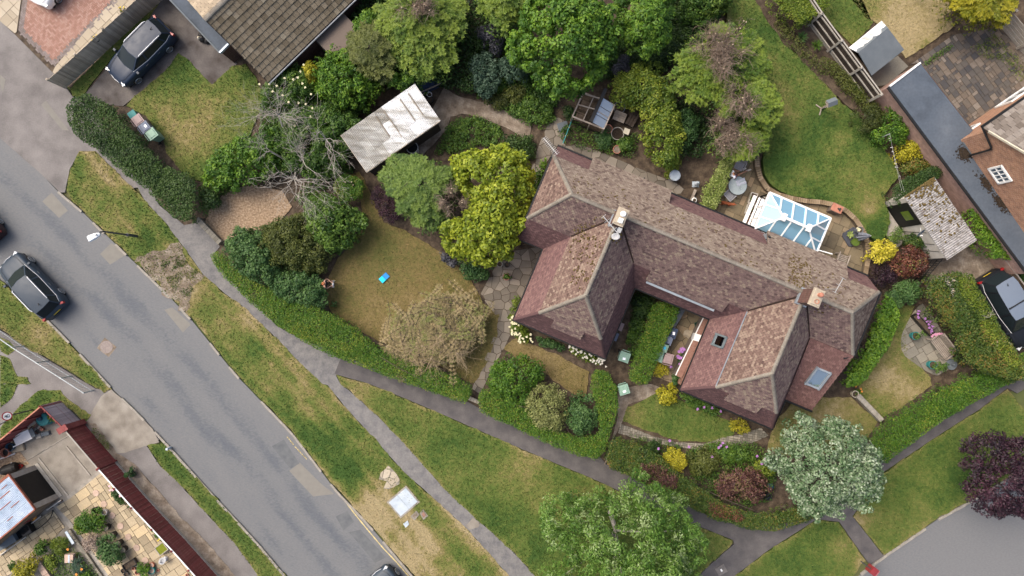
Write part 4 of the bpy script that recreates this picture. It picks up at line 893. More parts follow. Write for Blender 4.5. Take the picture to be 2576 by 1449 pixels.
for k,(px,py,rx,ry,a,n)in enumerate(((2425,387,17,15,40,420),(2480,462,26,9,55,300),(2520,510,30,14,50,420))):
 X=rng.normal(0,.5,(n,2));ca,sa=math.cos(R(a)),math.sin(R(a));V_=[]
 for x_,y_ in X:
  p=W(px+x_*rx*ca-y_*ry*sa,py+x_*rx*sa+y_*ry*ca,2.6);V_.append(p+Vector((0,0,.006)))
 mb=MB(org)
 for p in V_:r_=random.uniform(.02,.06);a_=random.uniform(0,6);mb.add([p+Vector((r_*math.cos(a_+q_),r_*math.sin(a_+q_),random.uniform(0,.02)))for q_ in(0,1.3,3.1,4.5)],[(0,1,2,3)])
 mb.build("leaf_litter","leaf_litter",t,kind="stuff")
fr=[W(2519,483,2.3),W(2560,455,2.3),W(2700,600,2.3),W(2640,700,2.3)]
zs=2.0;a0,a1=W(2135,120,1.75),W(2218,52,1.75);r0,r1=W(2160,132,2.25),W(2234,70,2.25);b0,b1=W(2193,190,1.75),W(2275,125,1.75)
org=dz((r0+r1)/2,.13);t=thing("garden_shed","small garden shed with grey felt roof and a torn silvery strip along one slope","shed",org)
mb=MB(org);mb.slab([r0,r1,b1,b0],.06);mb.build("roof","felt_grey",t,label="intact grey felt slope")
mb=MB(org);mb.slab([a0,a1,r1,r0],.05);mb.build("roof","sheet_white",t,label="bare silvery slope with a ragged felt edge")
mb=MB(org)
rag=[sub3(r0,r1,k/14)for k in range(15)]
poly=[p+Vector((0,0,.012))for p in rag]+[(sub3(p,sub3(a0,a1,k/14),random.uniform(.12,.42)*(1 if k not in(10,11)else .2))+Vector((0,0,.012)))for k,p in list(enumerate(rag))[::-1]]
for k in range(14):mb.add([poly[k],poly[k+1],poly[28-k],poly[29-k]],[(0,1,2,3)])
mb.build("torn_felt","felt_grey",t)
cs=[sub3(a0,(a0+b1)/2,.06),sub3(a1,(a0+b1)/2,.06),sub3(b1,(a0+b1)/2,.06),sub3(b0,(a0+b1)/2,.06)]
mb=MB(org)
for i in range(4):
 p,q=cs[i],cs[(i+1)%4];mb.add([dz(p,.13),dz(q,.13),dz(q,1.75),dz(p,1.75)],[(0,1,2,3)])
mb.build("wall","wood_brown",t)
def corr_sheet(root,org,A,B,D,n,amp,mat,th=.01,name="roof_sheet",sub=6):
 """sheet with corner A, across-the-waves edge A->B, along-the-waves edge A->D"""
 A,B,D=Vector(A),Vector(B),Vector(D);x=B-A;y=D-A;nm=x.cross(y).normalized();nm=nm if nm.z>0 else-nm;V=[];F=[];k=n*sub
 for j in range(2):
  for i in range(k+1):V.append(A+x*(i/k)+y*j+nm*(amp*math.sin(2*PI*i/sub)))
 F=[(i,i+1,k+2+i,k+1+i)for i in range(k)]
 mb=MB(org);mb.add(V,F);return mb.build(name,mat,root)
A,B,Cc,D=W(857,340,2.5),W(1041,212,2.5),W(1106,305,2.25),W(922,433,2.25)
org=dz((A+Cc)/2,.1);ws=thing("workshop","workshop with a bright white corrugated roof, mossy grey at its left end","shed",org)
nS=9
for i in range(nS):
 t0,t1=i/nS,(i+1)/nS+.012
 for j,(s0,s1)in enumerate(((0,.36),(.34,.70),(.68,1.0))):
  p0=sub3(sub3(A,B,t0),sub3(D,Cc,t0),s0);p1=sub3(sub3(A,B,t1),sub3(D,Cc,t1),s0);p2=sub3(sub3(A,B,t0),sub3(D,Cc,t0),s1)
  mt="sheet_grey" if i<3 or(i==3 and j<2)or(i,j)==(4,0)else "sheet_white"
  up=Vector((0,0,.02*((i+j)%2)+.012*j));corr_sheet(ws,org,p0+up,p1+up,p2+up,7,.022,mt)
mb=MB(org)
for i in range(1,nS):
 if i in(4,5,7,8):p,q=sub3(A,B,i/nS),sub3(D,Cc,i/nS);mb.bar(sub3(p,q,.1)+Vector((0,0,.05)),sub3(p,q,random.uniform(.55,.9))+Vector((0,0,.05)),.07,.012)
mb.build("moss_streak","streak_brown",ws)
mb=MB(org);mb.bar(D-Vector((0,0,.06)),Cc-Vector((0,0,.06)),.05,.16);mb.bar(Cc-Vector((0,0,.06)),B-Vector((0,0,.06)),.05,.12);mb.bar(A-Vector((0,0,.06)),D-Vector((0,0,.06)),.05,.12);mb.build("fascia","wood_grey",ws)
ins=[sub3(p,(A+Cc)/2,.05)for p in(A,B,Cc,D)]
mb=MB(org)
for i in range(4):mb.add([dz(ins[i],.1),dz(ins[(i+1)%4],.1),dz(ins[(i+1)%4],2.2),dz(ins[i],2.2)],[(0,1,2,3)])
mb.build("wall","wood_dark",ws)
A,B,Cc,D=W(2275,496,2.35),W(2374,430,2.35),W(2455,604,2.35),W(2381,653,2.35)
B=A+(Cc-D);org=dz((A+Cc)/2,.1);ga=thing("asbestos_garage","old garage with a mossy grey corrugated roof, pale wall and black door","garage",org)
for i in range(5):
 t0,t1=i/5,(i+1)/5+.01
 for j,(s0,s1)in enumerate(((0,.52),(.49,1.03))):
  up=Vector((0,0,.015*(1-j)+.008*(i%2)));p0=sub3(sub3(A,D,t0),sub3(B,Cc,t0),s0)+up;p1=sub3(sub3(A,D,t1),sub3(B,Cc,t1),s0)+up;p2=sub3(sub3(A,D,t0),sub3(B,Cc,t0),s1)+up
  corr_sheet(ga,org,p0,p1,p2,7,.018,"asbestos")
mb=MB(org)
for _ in range(300):
 s,q=random.random()**.6,random.random()**4;p=sub3(sub3(A,D,q*.8),sub3(B,Cc,q*.8),s)+Vector((0,0,.03));r=random.uniform(.03,.09);mb.lathe(p,[(r,0),(r*.7,r*.5),(r*.2,r*.7)],5)
mb.build("moss","moss",ga,kind="stuff")
ins=[sub3(p,(A+Cc)/2,.045)for p in(A,B,Cc,D)]
mb=MB(org)
for i in range(4):mb.add([dz(ins[i],.1),dz(ins[(i+1)%4],.1),dz(ins[(i+1)%4],2.33),dz(ins[i],2.33)],[(0,1,2,3)])
mb.build("wall","render_white",ga)
xd=(ins[3]-ins[0]);xl=xd.length;xd.normalize();nn=Vector((-abs(xd.y),-xd.x,0)).normalized();nn=Vector((xd.y,-xd.x,0));nn=nn if nn.x<0 else-nn
dp=lambda s,z:dz(ins[0]+xd*s+nn*.05,z)
mb=MB(org);mb.add([dp(.25,.1),dp(1.75,.1),dp(1.75,2.3),dp(.25,2.3)],[(0,1,2,3)]);do=mb.build("door","rubber_black",ga)
M("green_pane",[(.08,.13,.02),(.12,.17,.03)],3,rough=.2)
mb=MB(org);mb.add([dp(.75,1.15)+nn*.02,dp(1.35,1.15)+nn*.02,dp(1.35,1.95)+nn*.02,dp(.75,1.95)+nn*.02],[(0,1,2,3)]);mb.build("pane","green_pane",do)  # green reflection in the glass put into the pane's colour
mb=MB(org)
for s in(2.0,2.8,3.3):mb.add([dp(s,.1),dp(s+.04,.1),dp(s+.34,2.2),dp(s+.3,2.2)],[(0,1,2,3)])
mb.build("wall_strap","black_plastic",ga)
mb=MB(org);p=dz(ins[0]+nn*.55+xd*1.1,.17);mb.box(p,(3.0,.9,.1),math.atan2(xd.y,xd.x));mb.build("doorstep","kerb",ga)
q=lambda x,y,z:W(*Q(0,2,(x,y))[0],z)
A,B=q(65,685,2.2),q(262,945,2.2);D=A+(q(0,1165,2.2)-B)*1.6;Cc=B+(q(0,1165,2.2)-B)*1.6
org=dz((A+B)/2,.1);sh=thing("corrugated_shed","shed with a bluish corrugated steel roof spotted with rust at the lower left","shed",org)
for i in range(4):
 t0,t1=i/4,(i+1)/4+.01;up=Vector((0,0,.01*(i%2)))
 corr_sheet(sh,org,sub3(A,B,t0)+up,sub3(A,B,t1)+up,sub3(D,Cc,t0)+up,8,.015,"sheet_steel")
mb=MB(org)
for s,w,a,b in((.25,.1,.32,.52),(.3,.06,.12,.3),(.5,.05,.2,.4),(.62,.05,.1,.25),(.15,.04,.1,.2),(.8,.05,.3,.4)):
 p,r_=sub3(A,B,s),sub3(D,Cc,s);mb.bar(sub3(p,r_,a)+Vector((0,0,.02)),sub3(p,r_,b)+Vector((0,0,.02)),w,.006)
mb.build("rust_streak","rust",sh)
mb=MB(org);mb.bar(A-Vector((0,0,.03)),B-Vector((0,0,.03)),.06,.14);mb.bar(B-Vector((0,0,.05)),Cc-Vector((0,0,.05)),.1,.14);mb.bar(A-Vector((0,0,.05)),D-Vector((0,0,.05)),.14,.14);mb.build("fascia","rust",sh)
mb=MB(org)
for a,b in((A,B),(B,Cc),(A,D)):mb.add([dz(a,.1),dz(b,.1),dz(b,2.15),dz(a,2.15)],[(0,1,2,3)])
mb.build("wall","wood_brown",sh)
e_=lambda s,z,k=.02:dz(sub3(A,B,s)+(A-D).normalized()*k,z)
for s0,s1 in((0,.13),(.87,1)):mb=MB(org);mb.add([e_(s0,.1),e_(s1,.1),e_(s1,2.12),e_(s0,2.12)],[(0,1,2,3)]);mb.build("door_jamb","concrete_post",sh)
mb=MB(org);mb.add([e_(.13,.13),e_(.87,.13),e_(.87,2.1),e_(.13,2.1)],[(0,1,2,3)]);mb.build("open_doorway","rubber_black",sh)  # black sheet on the wall stands in for the unlit interior
mb=MB(org);mb.bar(e_(0,.12,.14),e_(1,.12,.14),.22,.06);mb.build("threshold","concrete_post",sh)
ez,rz=2.35,3.15
NW,NE,SE=W(1936,484,ez),W(2090,549,ez),W(2052,640,ez);SW=NW+(SE-NE)
RA_,RB_=W(1971,547,rz),W(2034,574,rz)
org=dz((NW+SE)/2,.1);co=thing("conservatory","white framed conservatory with a blue glass lantern roof","conservatory",org)
def strip(a,b,ra,rb,n,lab=None):
 """n panes between eaves a->b and ridge ra->rb"""
 for i in range(n):
  e0,e1,h0,h1=sub3(a,b,i/n),sub3(a,b,(i+1)/n),sub3(ra,rb,i/n),sub3(ra,rb,(i+1)/n)
  mb=MB(org);vs=[e0,e1,h1,h0]if(h1-h0).length>.02 else[e0,e1,h0];mb.add(vs,[tuple(range(len(vs)))]);mb.build("roof_pane",GB,co)
def hipstrip(a,b,ra,rb,n):
 d=b-a;L=d.length;d.normalize();s0=(ra-a).dot(d);s1=(rb-a).dot(d)
 cuts=[L*i/n for i in range(n+1)]
 def top(s):
  if s<s0:return sub3(a,ra,s/s0)
  if s>s1:return sub3(b,rb,(L-s)/(L-s1))
  return sub3(ra,rb,(s-s0)/(s1-s0))
 fb=[]
 for i in range(n):
  ss=sorted(set([cuts[i],cuts[i+1]]+[s for s in(s0,s1)if cuts[i]<s<cuts[i+1]]))
  vs=[a+d*cuts[i],a+d*cuts[i+1]]+[top(s)for s in ss[::-1]]
  v2=[]
  for p in vs:
   if not v2 or(p-v2[-1]).length>.01:v2.append(p)
  if(v2[0]-v2[-1]).length<.01:v2.pop()
  mb=MB(org);mb.add(v2,[tuple(range(len(v2)))]);mb.build("roof_pane",GB,co)
  if i:fb.append((a+d*cuts[i],top(cuts[i])))
 return fb
up=Vector((0,0,.03));bars=hipstrip(NW,NE,RA_,RB_,5)+hipstrip(SW,SE,RA_,RB_,5)
def hipend(a,b,r,n):
 d=b-a;L=d.length;out=[]
 def top(t):return sub3(a,r,t*2)if t<.5 else sub3(b,r,(1-t)*2)
 for i in range(n):
  t0,t1=i/n,(i+1)/n;vs=[sub3(a,b,t0),sub3(a,b,t1),top(t1)]+([r]if t0<.5<t1 else[])+[top(t0)]
  v2=[]
  for p in vs:
   if not v2 or(p-v2[-1]).length>.01:v2.append(p)
  if(v2[0]-v2[-1]).length<.01:v2.pop()
  mb=MB(org);mb.add(v2,[tuple(range(len(v2)))]);mb.build("roof_pane",GB,co)
  if i:out.append((sub3(a,b,t0),top(t0)))
 return out
bars+=hipend(NW,SW,RA_,3)+hipend(NE,SE,RB_,3)
bars+=[(NW,RA_),(SW,RA_),(NE,RB_),(SE,RB_)]
for a,b in bars:mb=MB(org);mb.bar(a+up,b+up,.075,.06);mb.build("glazing_bar","white_paint",co)
mb=MB(org)
for a,b in((NW,NE),(NE,SE),(SE,SW),(SW,NW)):mb.bar(a,b,.10,.10)
mb.build("eaves_beam","white_paint",co)
mb=MB(org);mb.bar(RA_+up*2,RB_+up*2,.13,.14);mb.build("ridge","white_paint",co)
M("ridge_shade",[(.45,.47,.48),(.55,.56,.57)],4)  # plain grey for the ridge crest blocks
mb=MB(org)
for k in range(11):p=sub3(RA_,RB_,.12+.076*k);mb.box(p+up*2+Vector((0,0,.075)),(.06,.03,.02),HA+.9)
mb.build("ridge_crest","ridge_shade",co)
for r_ in(RA_,RB_):mb=MB(org);mb.box(r_+up*2,(.24,.42,.2),HA);mb.build("ridge_boss","white_paint",co)
WG=glassmat("wall_glass",(.75,.82,.85),.1)
gx=[NW,NE,SE,SW];gx=[sub3(p,(NW+SE)/2,.03)for p in gx]
for i,n in((0,5),(1,3),(3,3)):
 a,b=gx[i],gx[(i+1)%4]
 fm=MB(org);fm.bar(dz(a,.75),dz(b,.75),.10,.08);fm.bar(dz(a,2.25),dz(b,2.25),.07,.1)
 for k in range(n+1):p=sub3(a,b,k/n);fm.bar(dz(p,.75),dz(p,2.3),.07,.07)
 fm.build("wall_frame","white_paint",co)
 for k in range(n):
  p,r_=sub3(a,b,k/n+.02),sub3(a,b,(k+1)/n-.02);mb=MB(org);mb.add([dz(p,.8),dz(r_,.8),dz(r_,2.2),dz(p,2.2)],[(0,1,2,3)]);mb.build("wall_pane",WG,co)
 wall_mesh("dwarf_wall",[[dz(a,.1),dz(b,.1),dz(b,.72),dz(a,.72)]],"brick_red",co,org)
mb=MB(org);o1=gx[0]+(gx[0]-gx[1]).normalized()*.25;o2=gx[3]+(gx[0]-gx[1]).normalized()*.25;mb.bar(dz(o1,.62),dz(o2,.62),.2,.1);mb.build("window_sill","white_paint",co)
M("floor_pale",[(.30,.28,.24),(.36,.34,.30)],2);M("sofa_blue",[(.03,.09,.22),(.05,.13,.30)],3,rough=.9);M("dark_cloth",[(.02,.02,.025),(.04,.04,.045)],3);M("rug",[(.16,.13,.08),(.22,.18,.11)],4);M("paper",[(.55,.53,.48),(.68,.66,.6)],8)
mb=MB(org);mb.prism([dz(p,0)for p in gx],.1,.16);mb.build("floor","floor_pale",co)
def in_con(u,v,z):return sub3(sub3(SW,SE,u),sub3(NW,NE,u),v).xy.to_3d()+Vector((0,0,z))
t=thing("sofa","blue two-seat sofa seen through the conservatory roof","sofa",in_con(.70,.22,.16),HA)
mb=MB();mb.box((0,0,.22),(1.1,.75,.24));mb.build("seat","sofa_blue",t);mb=MB();mb.box((0,-.42,.38),(1.1,.16,.7));mb.build("backrest","sofa_blue",t)
for s in(-1,1):mb=MB();mb.box((s*.62,-.05,.3),(.14,.85,.55));mb.build("armrest","dark_cloth",t)
t=thing("sofa","pale sage sofa seen through the conservatory roof","sofa",in_con(.30,.26,.16),HA)
mb=MB();mb.box((0,0,.22),(.95,.75,.24));mb.build("seat","concrete_post",t);mb=MB();mb.box((0,-.42,.38),(.95,.16,.7));mb.build("backrest","concrete_post",t)
t=thing("rug","brown rug on the conservatory floor","rug",in_con(.52,.35,.165),HA);mb=MB();mb.box((0,0,.005),(.7,1.0,.012));mb.build("pile","rug",t)
t=thing("newspaper","newspaper left on the rug in the conservatory","newspaper",in_con(.49,.2,.185),HA+.1);mb=MB();mb.box((0,0,.004),(.42,.3,.008));mb.build("page","paper",t)
mb=MB();mb.box((0,.08,.009),(.34,.06,.002));mb.box((-.09,-.05,.009),(.15,.12,.002));mb.build("print","dark_cloth",t)
mb=MB(org);mb.bar(SE+Vector((.15,.25,-.02)),SE+Vector((.95,.02,-.02)),.06,.06);mb.bar(dz(SE,.2)+Vector((.2,.25,0)),dz(SE,.2)+Vector((.95,.02,0)),.06,.06);mb.build("open_door","white_paint",co)
z4=lambda x,y,z:W((2150+x/4.83)/1.5528,(300+y/4.83)/1.5528,z)
a,b,c,d=z4(415,750,1.6),z4(1010,985,1.6),z4(1215,530,1.6),z4(530,440,1.6)
d=a+(c-b);e0,e1=sub3(a,b,.56),sub3(d,c,.56);org=dz((a+c)/2,.1)
gh=thing("greenhouse","small timber greenhouse, half its roof boarded open and half clear sheets","greenhouse",org)
rid0,rid1=e0+Vector((0,0,.45)),e1+(e1-e0)*.35+Vector((0,0,.45));c2=c;d2=d
mb=MB(org);mb.bar(a,b,.08,.1);mb.bar(b,c,.07,.08);mb.bar(c,d,.07,.08);mb.bar(d,a,.08,.08);mb.bar(sub3(a,d,.5),sub3(e0,e1,.5)+Vector((0,0,.4)),.06,.06);mb.bar(sub3(a,d,.95),sub3(e0,e1,.95)+Vector((0,0,.4)),.06,.06);mb.bar(sub3(a,e0,.6)+Vector((0,0,.2)),sub3(d,e1,.6)+Vector((0,0,.2)),.05,.05)
mb.bar(sub3(b,c,.45),sub3(rid0,rid1,.35),.04,.04);mb.build("frame","wood_bench",gh)
mb=MB(org);mb.bar(rid0,rid1,.2,.1);mb.build("ridge","black_plastic",gh)
PL=glassmat("poly_sheet",(.62,.68,.72),.3,.35,.12)
for k in range(3):
 t0,t1=k/3+.01,(k+1)/3-.01;mb=MB(org);p=[sub3(rid0,rid1,t0*.75),sub3(rid0,rid1,t1*.75),sub3(b,c,t1),sub3(b,c,t0)];mb.slab(p,.01);mb.build("roof_pane",PL,gh)
for(s0,s1)in((.08,.44),(.55,.92)):
 for k in range(9):
  t0=s0+(s1-s0)*k/9;p,r_=sub3(sub3(a,d,t0),sub3(e0,e1,t0),.12),sub3(sub3(a,d,t0),sub3(e0,e1,t0),.58);mb=MB(org);mb.bar(dz(p,.75),dz(r_,.75),.04,.03);mb.build("slat","wood_brown",gh)
mb=MB(org)
for p in(a,b,c,d,e0,e1):mb.bar(dz(p,.1),p,.06,.06)
mb.build("post","wood_bench",gh)
mb=MB(org);mb.add([dz(a,.1),dz(b,.1),dz(b,.55),dz(a,.55)],[(0,1,2,3)]);mb.add([dz(b,.1),dz(c,.1),dz(c,.55),dz(b,.55)],[(0,1,2,3)]);mb.build("boarding","wood_dark",gh)
# walls and fences
def fence(name,label,pts,zb,h,mat,sw=.12,post=1.83,face=1,rails=0,pmat=None,gravel=None,cap=None,horiz=False,group=None,lean=0.0,pw=.1):
 P=[W(x,y,zb)for x,y in pts];org=P[0];f=thing(name,label,"fence",org,group=group);meshes={}
 cap_mb,rail_mb,grav=MB(org),MB(org),MB(org)
 for a,b in zip(P,P[1:]):
  d=b-a;L=d.length;d.normalize();n=Vector((-d.y,d.x,0))*face;nb=max(1,round(L/sw));k0=.17 if gravel else .02
  if not horiz:
   for i in range(nb):
    p=a+d*(L*(i+.5)/nb);mb=None
    key=(round(L/nb,3),)
    if key not in meshes:
     mb=MB();mb.box((0,0,(h-k0)/2),(L/nb*.97,.018,h-k0));o=mb.build("board",mat,f);meshes[key]=o.data
    else:o=link("board",meshes[key],f)
    o.location=p+Vector((0,0,k0+random.uniform(-.012,.012)))-org+n*(.012*(i%2));o.rotation_euler=(random.uniform(-.006,.006),0,math.atan2(d.y,d.x)+.05)
  else:
   ns=int((h-k0)/sw)
   for s in range(ns):
    nseg=max(1,round(L/post))
    for i in range(nseg):
     mb=MB();mb.box((0,0,0),(L/nseg-.04,.03,sw*.82));o=mb.build("slat",mat,f);o.location=a+d*(L*(i+.5)/nseg)+Vector((0,0,k0+sw*(s+.5)))-org;o.rotation_euler=(0,0,math.atan2(d.y,d.x))
  np_=max(1,round(L/post))
  for i in range(np_+1):
   p=a+d*(L*i/np_)+n*.05;mb=MB();mb.box((0,0,(h+.06)/2),(pw,pw,h+.06));mb.box((0,0,h+.075),(pw+.02,pw+.02,.03),taper=.4);o=mb.build("post",pmat or mat,f);o.location=p-org;o.rotation_euler=(0,0,math.atan2(d.y,d.x))
  for r_ in range(rails):z=k0+(h-k0)*(.12+.76*r_/max(1,rails-1));rail_mb.bar(a+n*.05+Vector((0,0,z)),b+n*.05+Vector((0,0,z)),.06,.08)
  if cap:cap_mb.bar(a+Vector((0,0,h+.01)),b+Vector((0,0,h+.01)),.07,.03)
  if gravel:grav.bar(a+Vector((0,0,.09)),b+Vector((0,0,.09)),.05,.18)
 if rail_mb.v:rail_mb.build("rail",pmat or mat,f)
 if cap_mb.v:cap_mb.build("capping",cap,f)
 if grav.v:grav.build("gravel_board",gravel,f)
 return f
fence("board_fence","weathered grey board fence between the block drive and the black car",[(166,222),(300,100),(400,8),(500,-85)],.1,1.6,"wood_grey",.12,face=1)
fence("board_fence","dark board fence with concrete posts and three pale rails beside the raised lawn",[(2008,20),(2036,62),(2180,257)],.42,1.7,"wood_dark",.13,post=1.85,face=-1,rails=3,pmat="concrete_post",gravel="concrete_post",cap="concrete_post",pw=.13)
fence("panel_fence","faded lilac-grey panels at the upper end of the red fence",[(152,1008),(206,1061)],.1,1.75,"red_worn",.10,post=.5,face=-1,pmat="red_paint",cap="red_paint",pw=.06)
fence("panel_fence","dark red close-boarded stretch of fence by the concrete apron",[(212,1068),(291,1160)],.1,1.75,"red_paint",.085,post=2.9,face=1,pmat="red_paint",cap="concrete_post",gravel="red_paint")
fence("panel_fence","long run of oxblood red panels fencing the cream paved garden",[(291,1160),(373,1253),(470,1357),(552,1449),(610,1515)],.1,1.75,"red_paint",.15,post=1.72,face=-1,pmat="red_paint",cap="white_paint",gravel="concrete_post")
fence("panel_fence","red fence with diagonal dark battens running off the lower left edge",[(152,1010),(40,1102),(-60,1186)],.1,1.7,"red_paint",.14,post=1.0,face=1,pmat="red_paint",cap="terracotta")
fence("slat_fence","dark slatted fence beside the black vehicle on the right",[(2488,652),(2540,722),(2600,802),(2640,860)],.1,1.3,"wood_brown",.11,post=1.83,horiz=True,cap="concrete_post")
fence("concrete_fence","pale grey concrete panel fence in the top right corner",[(2505,55),(2560,120),(2610,180)],.14,1.7,"concrete_post",.28,post=1.83,horiz=True,face=-1,pmat="concrete_post",pw=.14)
t=thing("gate_post_panel","bright red box-like panel closing the end of the lilac fence","gate",W(207,1064,.1),ang((170,1085),(208,1062)))
mb=MB();mb.box((0,0,.9),(.5,.30,1.8));mb.build("panel","red_paint",t);mb=MB();mb.box((0,0,1.83),(.6,.36,.06));mb.build("cap","red_paint",t)
pa,pb=W(2300,705,.1),W(2342,655,.1);t=thing("metal_gate","black metal bar gate between the red shrub and the garage","gate",pa)
d=pb-pa
for k in range(12):mb=MB(pa);p=sub3(pa,pb,k/11);mb.tube([dz(p,.15),dz(p,1.25)],.018,5);mb.build("bar","black_plastic",t)
mb=MB(pa)
for z in(.2,.7,1.15):mb.bar(dz(pa,z),dz(pb,z),.03,.04)
mb.build("rail","black_plastic",t)
arc=[(1903,388),(1905,420),(1913,448),(1930,474),(1958,490),(1990,499),(2030,506),(2068,509),(2100,516),(2128,530),(2152,552),(2172,582),(2182,615),(2184,650),(2176,690)]
ap=resample([tuple(W(x,y,.42).to_2d())for x,y in smooth_poly(arc,0)],.12,0,False)
org=Vector((ap[len(ap)//2][0],ap[len(ap)//2][1],0));bw=thing("retaining_wall","curved low wall with buff brick coping between patio and raised lawn","wall",org)
qs=[]
def offs(pts,k):
 o=[]
 for i,p in enumerate(pts):
  a,b=pts[max(0,i-1)],pts[min(len(pts)-1,i+1)];d=Vector((b[0]-a[0],b[1]-a[1])).normalized();o.append((p[0]-d.y*k,p[1]+d.x*k))
 return o
inner=offs(ap,-.12);outer=offs(ap,.12);M("wall_stone",[(.09,.07,.05),(.15,.12,.085)],4,rough=.95,fine=.4,bump=.5)
mb=MB(org)
for i in range(len(ap)-1):mb.add([(*inner[i],.05),(*inner[i+1],.05),(*inner[i+1],.43),(*inner[i],.43)],[(0,1,2,3)]);mb.add([(*outer[i],.05),(*outer[i+1],.05),(*outer[i+1],.43),(*outer[i],.43)],[(0,1,2,3)])
mb.build("wall_face","wall_stone",bw);msh={}
for i in range(len(ap)-1):
 k=i%6
 if k not in msh:m2=MB();m2.box((0,0,0),(.108,.27,.07),tint=.15+.14*k);o=m2.build("brick","brick_buff",bw);msh[k]=o.data
 else:o=link("brick",msh[k],bw)
 o.location=((ap[i][0]+ap[i+1][0])/2-org.x,(ap[i][1]+ap[i+1][1])/2-org.y,.455+random.uniform(-.006,.006));o.rotation_euler=(0,0,math.atan2(ap[i+1][1]-ap[i][1],ap[i+1][0]-ap[i][0])+random.uniform(-.04,.04))
pa,pb=W(1783,803,1.1),W(1712,950,1.1);org=dz(pa,.1);t=thing("side_wall","low red-brown brick wall with a white edge beside the paved yard","wall",org);d=(pb-pa);n_=Vector((d.y,-d.x,0)).normalized();n_=n_ if n_.x<0 else-n_
mb=MB(org);a2,b2=pa+n_*.12,pb+n_*.12;mb.bar(dz(a2,.6),dz(b2,.6),.36,.98);mb.build("wall_body","brick_dark",t);mb=MB(org);mb.bar(dz(a2,1.1),dz(b2,1.1),.38,.05);mb.build("coping","wall_cap",t)
mb=MB(org);mb.bar(dz(a2+n_*.2,1.1),dz(b2+n_*.2,1.1),.05,.07);mb.build("edging","white_paint",t)
def plain_wall(name,label,a,b,w,h,mat,zb=.1,n=8,cat="wall"):
 pa,pb=W(*a,zb),W(*b,zb);t=thing(name,label,cat,(pa+pb)/2,math.atan2((pb-pa).y,(pb-pa).x));L=(pb-pa).length
 for k in range(n):mb=MB();mb.box((-L/2+L*(k+.5)/n,0,h/2),(L/n-.015,w,h+random.uniform(-.015,.015)),tint=random.random());mb.build("stone",mat,t)
 return t
plain_wall("garden_wall","low pale stone wall dividing the two side lawns",(2150,992),(2210,1055),.28,.45,"kerb",n=7)
plain_wall("garden_wall","rough low stone wall edging the gravel pad behind the footpath",(502,552),(560,612),.3,.4,"grey_flag",n=9)
plain_wall("step","pale stone gate threshold across the hedge gap",(1178,1000),(1206,1012),.22,.12,"slab_beige",n=4,cat="step")
plain_wall("timber_edging","old timber edging at the foot of the variegated hedge",(1748,478),(1732,520),.14,.22,"wood_bench",n=3,cat="edging")
# plants
def leafmat(name,c,tr=.22,rough=.55,spec=.35):
 return M(name,c,1.2,rough=rough,attr="tint",ak=.25,fine=0,leaf=tr,spec=spec)
leafmat("lf_green",[(0,(.022,.06,.010)),(.5,(.055,.125,.017)),(1,(.12,.205,.026))])
leafmat("lf_bright",[(0,(.03,.085,.009)),(.5,(.078,.175,.014)),(1,(.17,.28,.022))])
leafmat("lf_dark",[(0,(.012,.034,.009)),(.5,(.030,.070,.014)),(1,(.065,.12,.022))])
leafmat("lf_conifer",[(0,(.028,.062,.010)),(.5,(.08,.15,.017)),(1,(.19,.26,.03))])
leafmat("lf_conifer_gold",[(0,(.06,.085,.008)),(.5,(.16,.18,.012)),(1,(.34,.30,.018))])
leafmat("lf_conifer_soft",[(0,(.03,.065,.014)),(.5,(.075,.14,.024)),(1,(.15,.225,.036))])
leafmat("lf_yellowgreen",[(0,(.09,.14,.010)),(.5,(.21,.27,.016)),(1,(.36,.40,.030))])
leafmat("lf_yellow",[(0,(.20,.20,.012)),(.5,(.42,.38,.02)),(1,(.64,.55,.06))])
leafmat("lf_lime",[(0,(.06,.11,.010)),(.5,(.14,.20,.018)),(1,(.26,.30,.035))])
leafmat("lf_olive",[(0,(.03,.045,.010)),(.5,(.065,.085,.016)),(1,(.12,.14,.028))])
leafmat("lf_blue",[(0,(.025,.055,.035)),(.5,(.055,.105,.065)),(1,(.10,.165,.105))])
leafmat("lf_bluegreen",[(0,(.02,.06,.018)),(.5,(.048,.115,.030)),(1,(.10,.185,.05))])
leafmat("lf_silver",[(0,(.045,.11,.038)),(.35,(.10,.18,.075)),(.7,(.22,.30,.17)),(1,(.40,.47,.34))])
leafmat("lf_willow",[(0,(.04,.105,.014)),(.45,(.10,.205,.028)),(.85,(.18,.29,.06)),(1,(.29,.38,.17))])
leafmat("lf_pale",[(0,(.11,.135,.035)),(.5,(.21,.235,.075)),(1,(.32,.33,.13))])
leafmat("lf_variegated",[(0,(.08,.13,.02)),(.5,(.20,.265,.05)),(1,(.42,.46,.17))])
leafmat("lf_purple",[(0,(.012,.007,.012)),(.5,(.032,.012,.022)),(1,(.085,.035,.052))],.12)
leafmat("lf_slate",[(0,(.022,.022,.032)),(.5,(.05,.052,.065)),(1,(.10,.10,.115))],.1)
leafmat("lf_redbrown",[(0,(.05,.018,.014)),(.5,(.13,.045,.03)),(.8,(.21,.08,.045)),(1,(.13,.14,.03))],.15)
leafmat("lf_maroon",[(0,(.040,.018,.016)),(.5,(.095,.040,.035)),(.8,(.17,.085,.065)),(1,(.13,.12,.035))],.15)
leafmat("lf_straw",[(0,(.16,.135,.055)),(.5,(.30,.24,.115)),(.8,(.40,.31,.17)),(1,(.20,.22,.06))],.2)
leafmat("lf_mixed",[(0,(.022,.05,.010)),(.45,(.06,.11,.016)),(.75,(.12,.15,.022)),(1,(.23,.15,.04))])
leafmat("lf_hedge",[(0,(.028,.085,.008)),(.5,(.07,.165,.012)),(.8,(.13,.22,.018)),(1,(.24,.25,.032))])
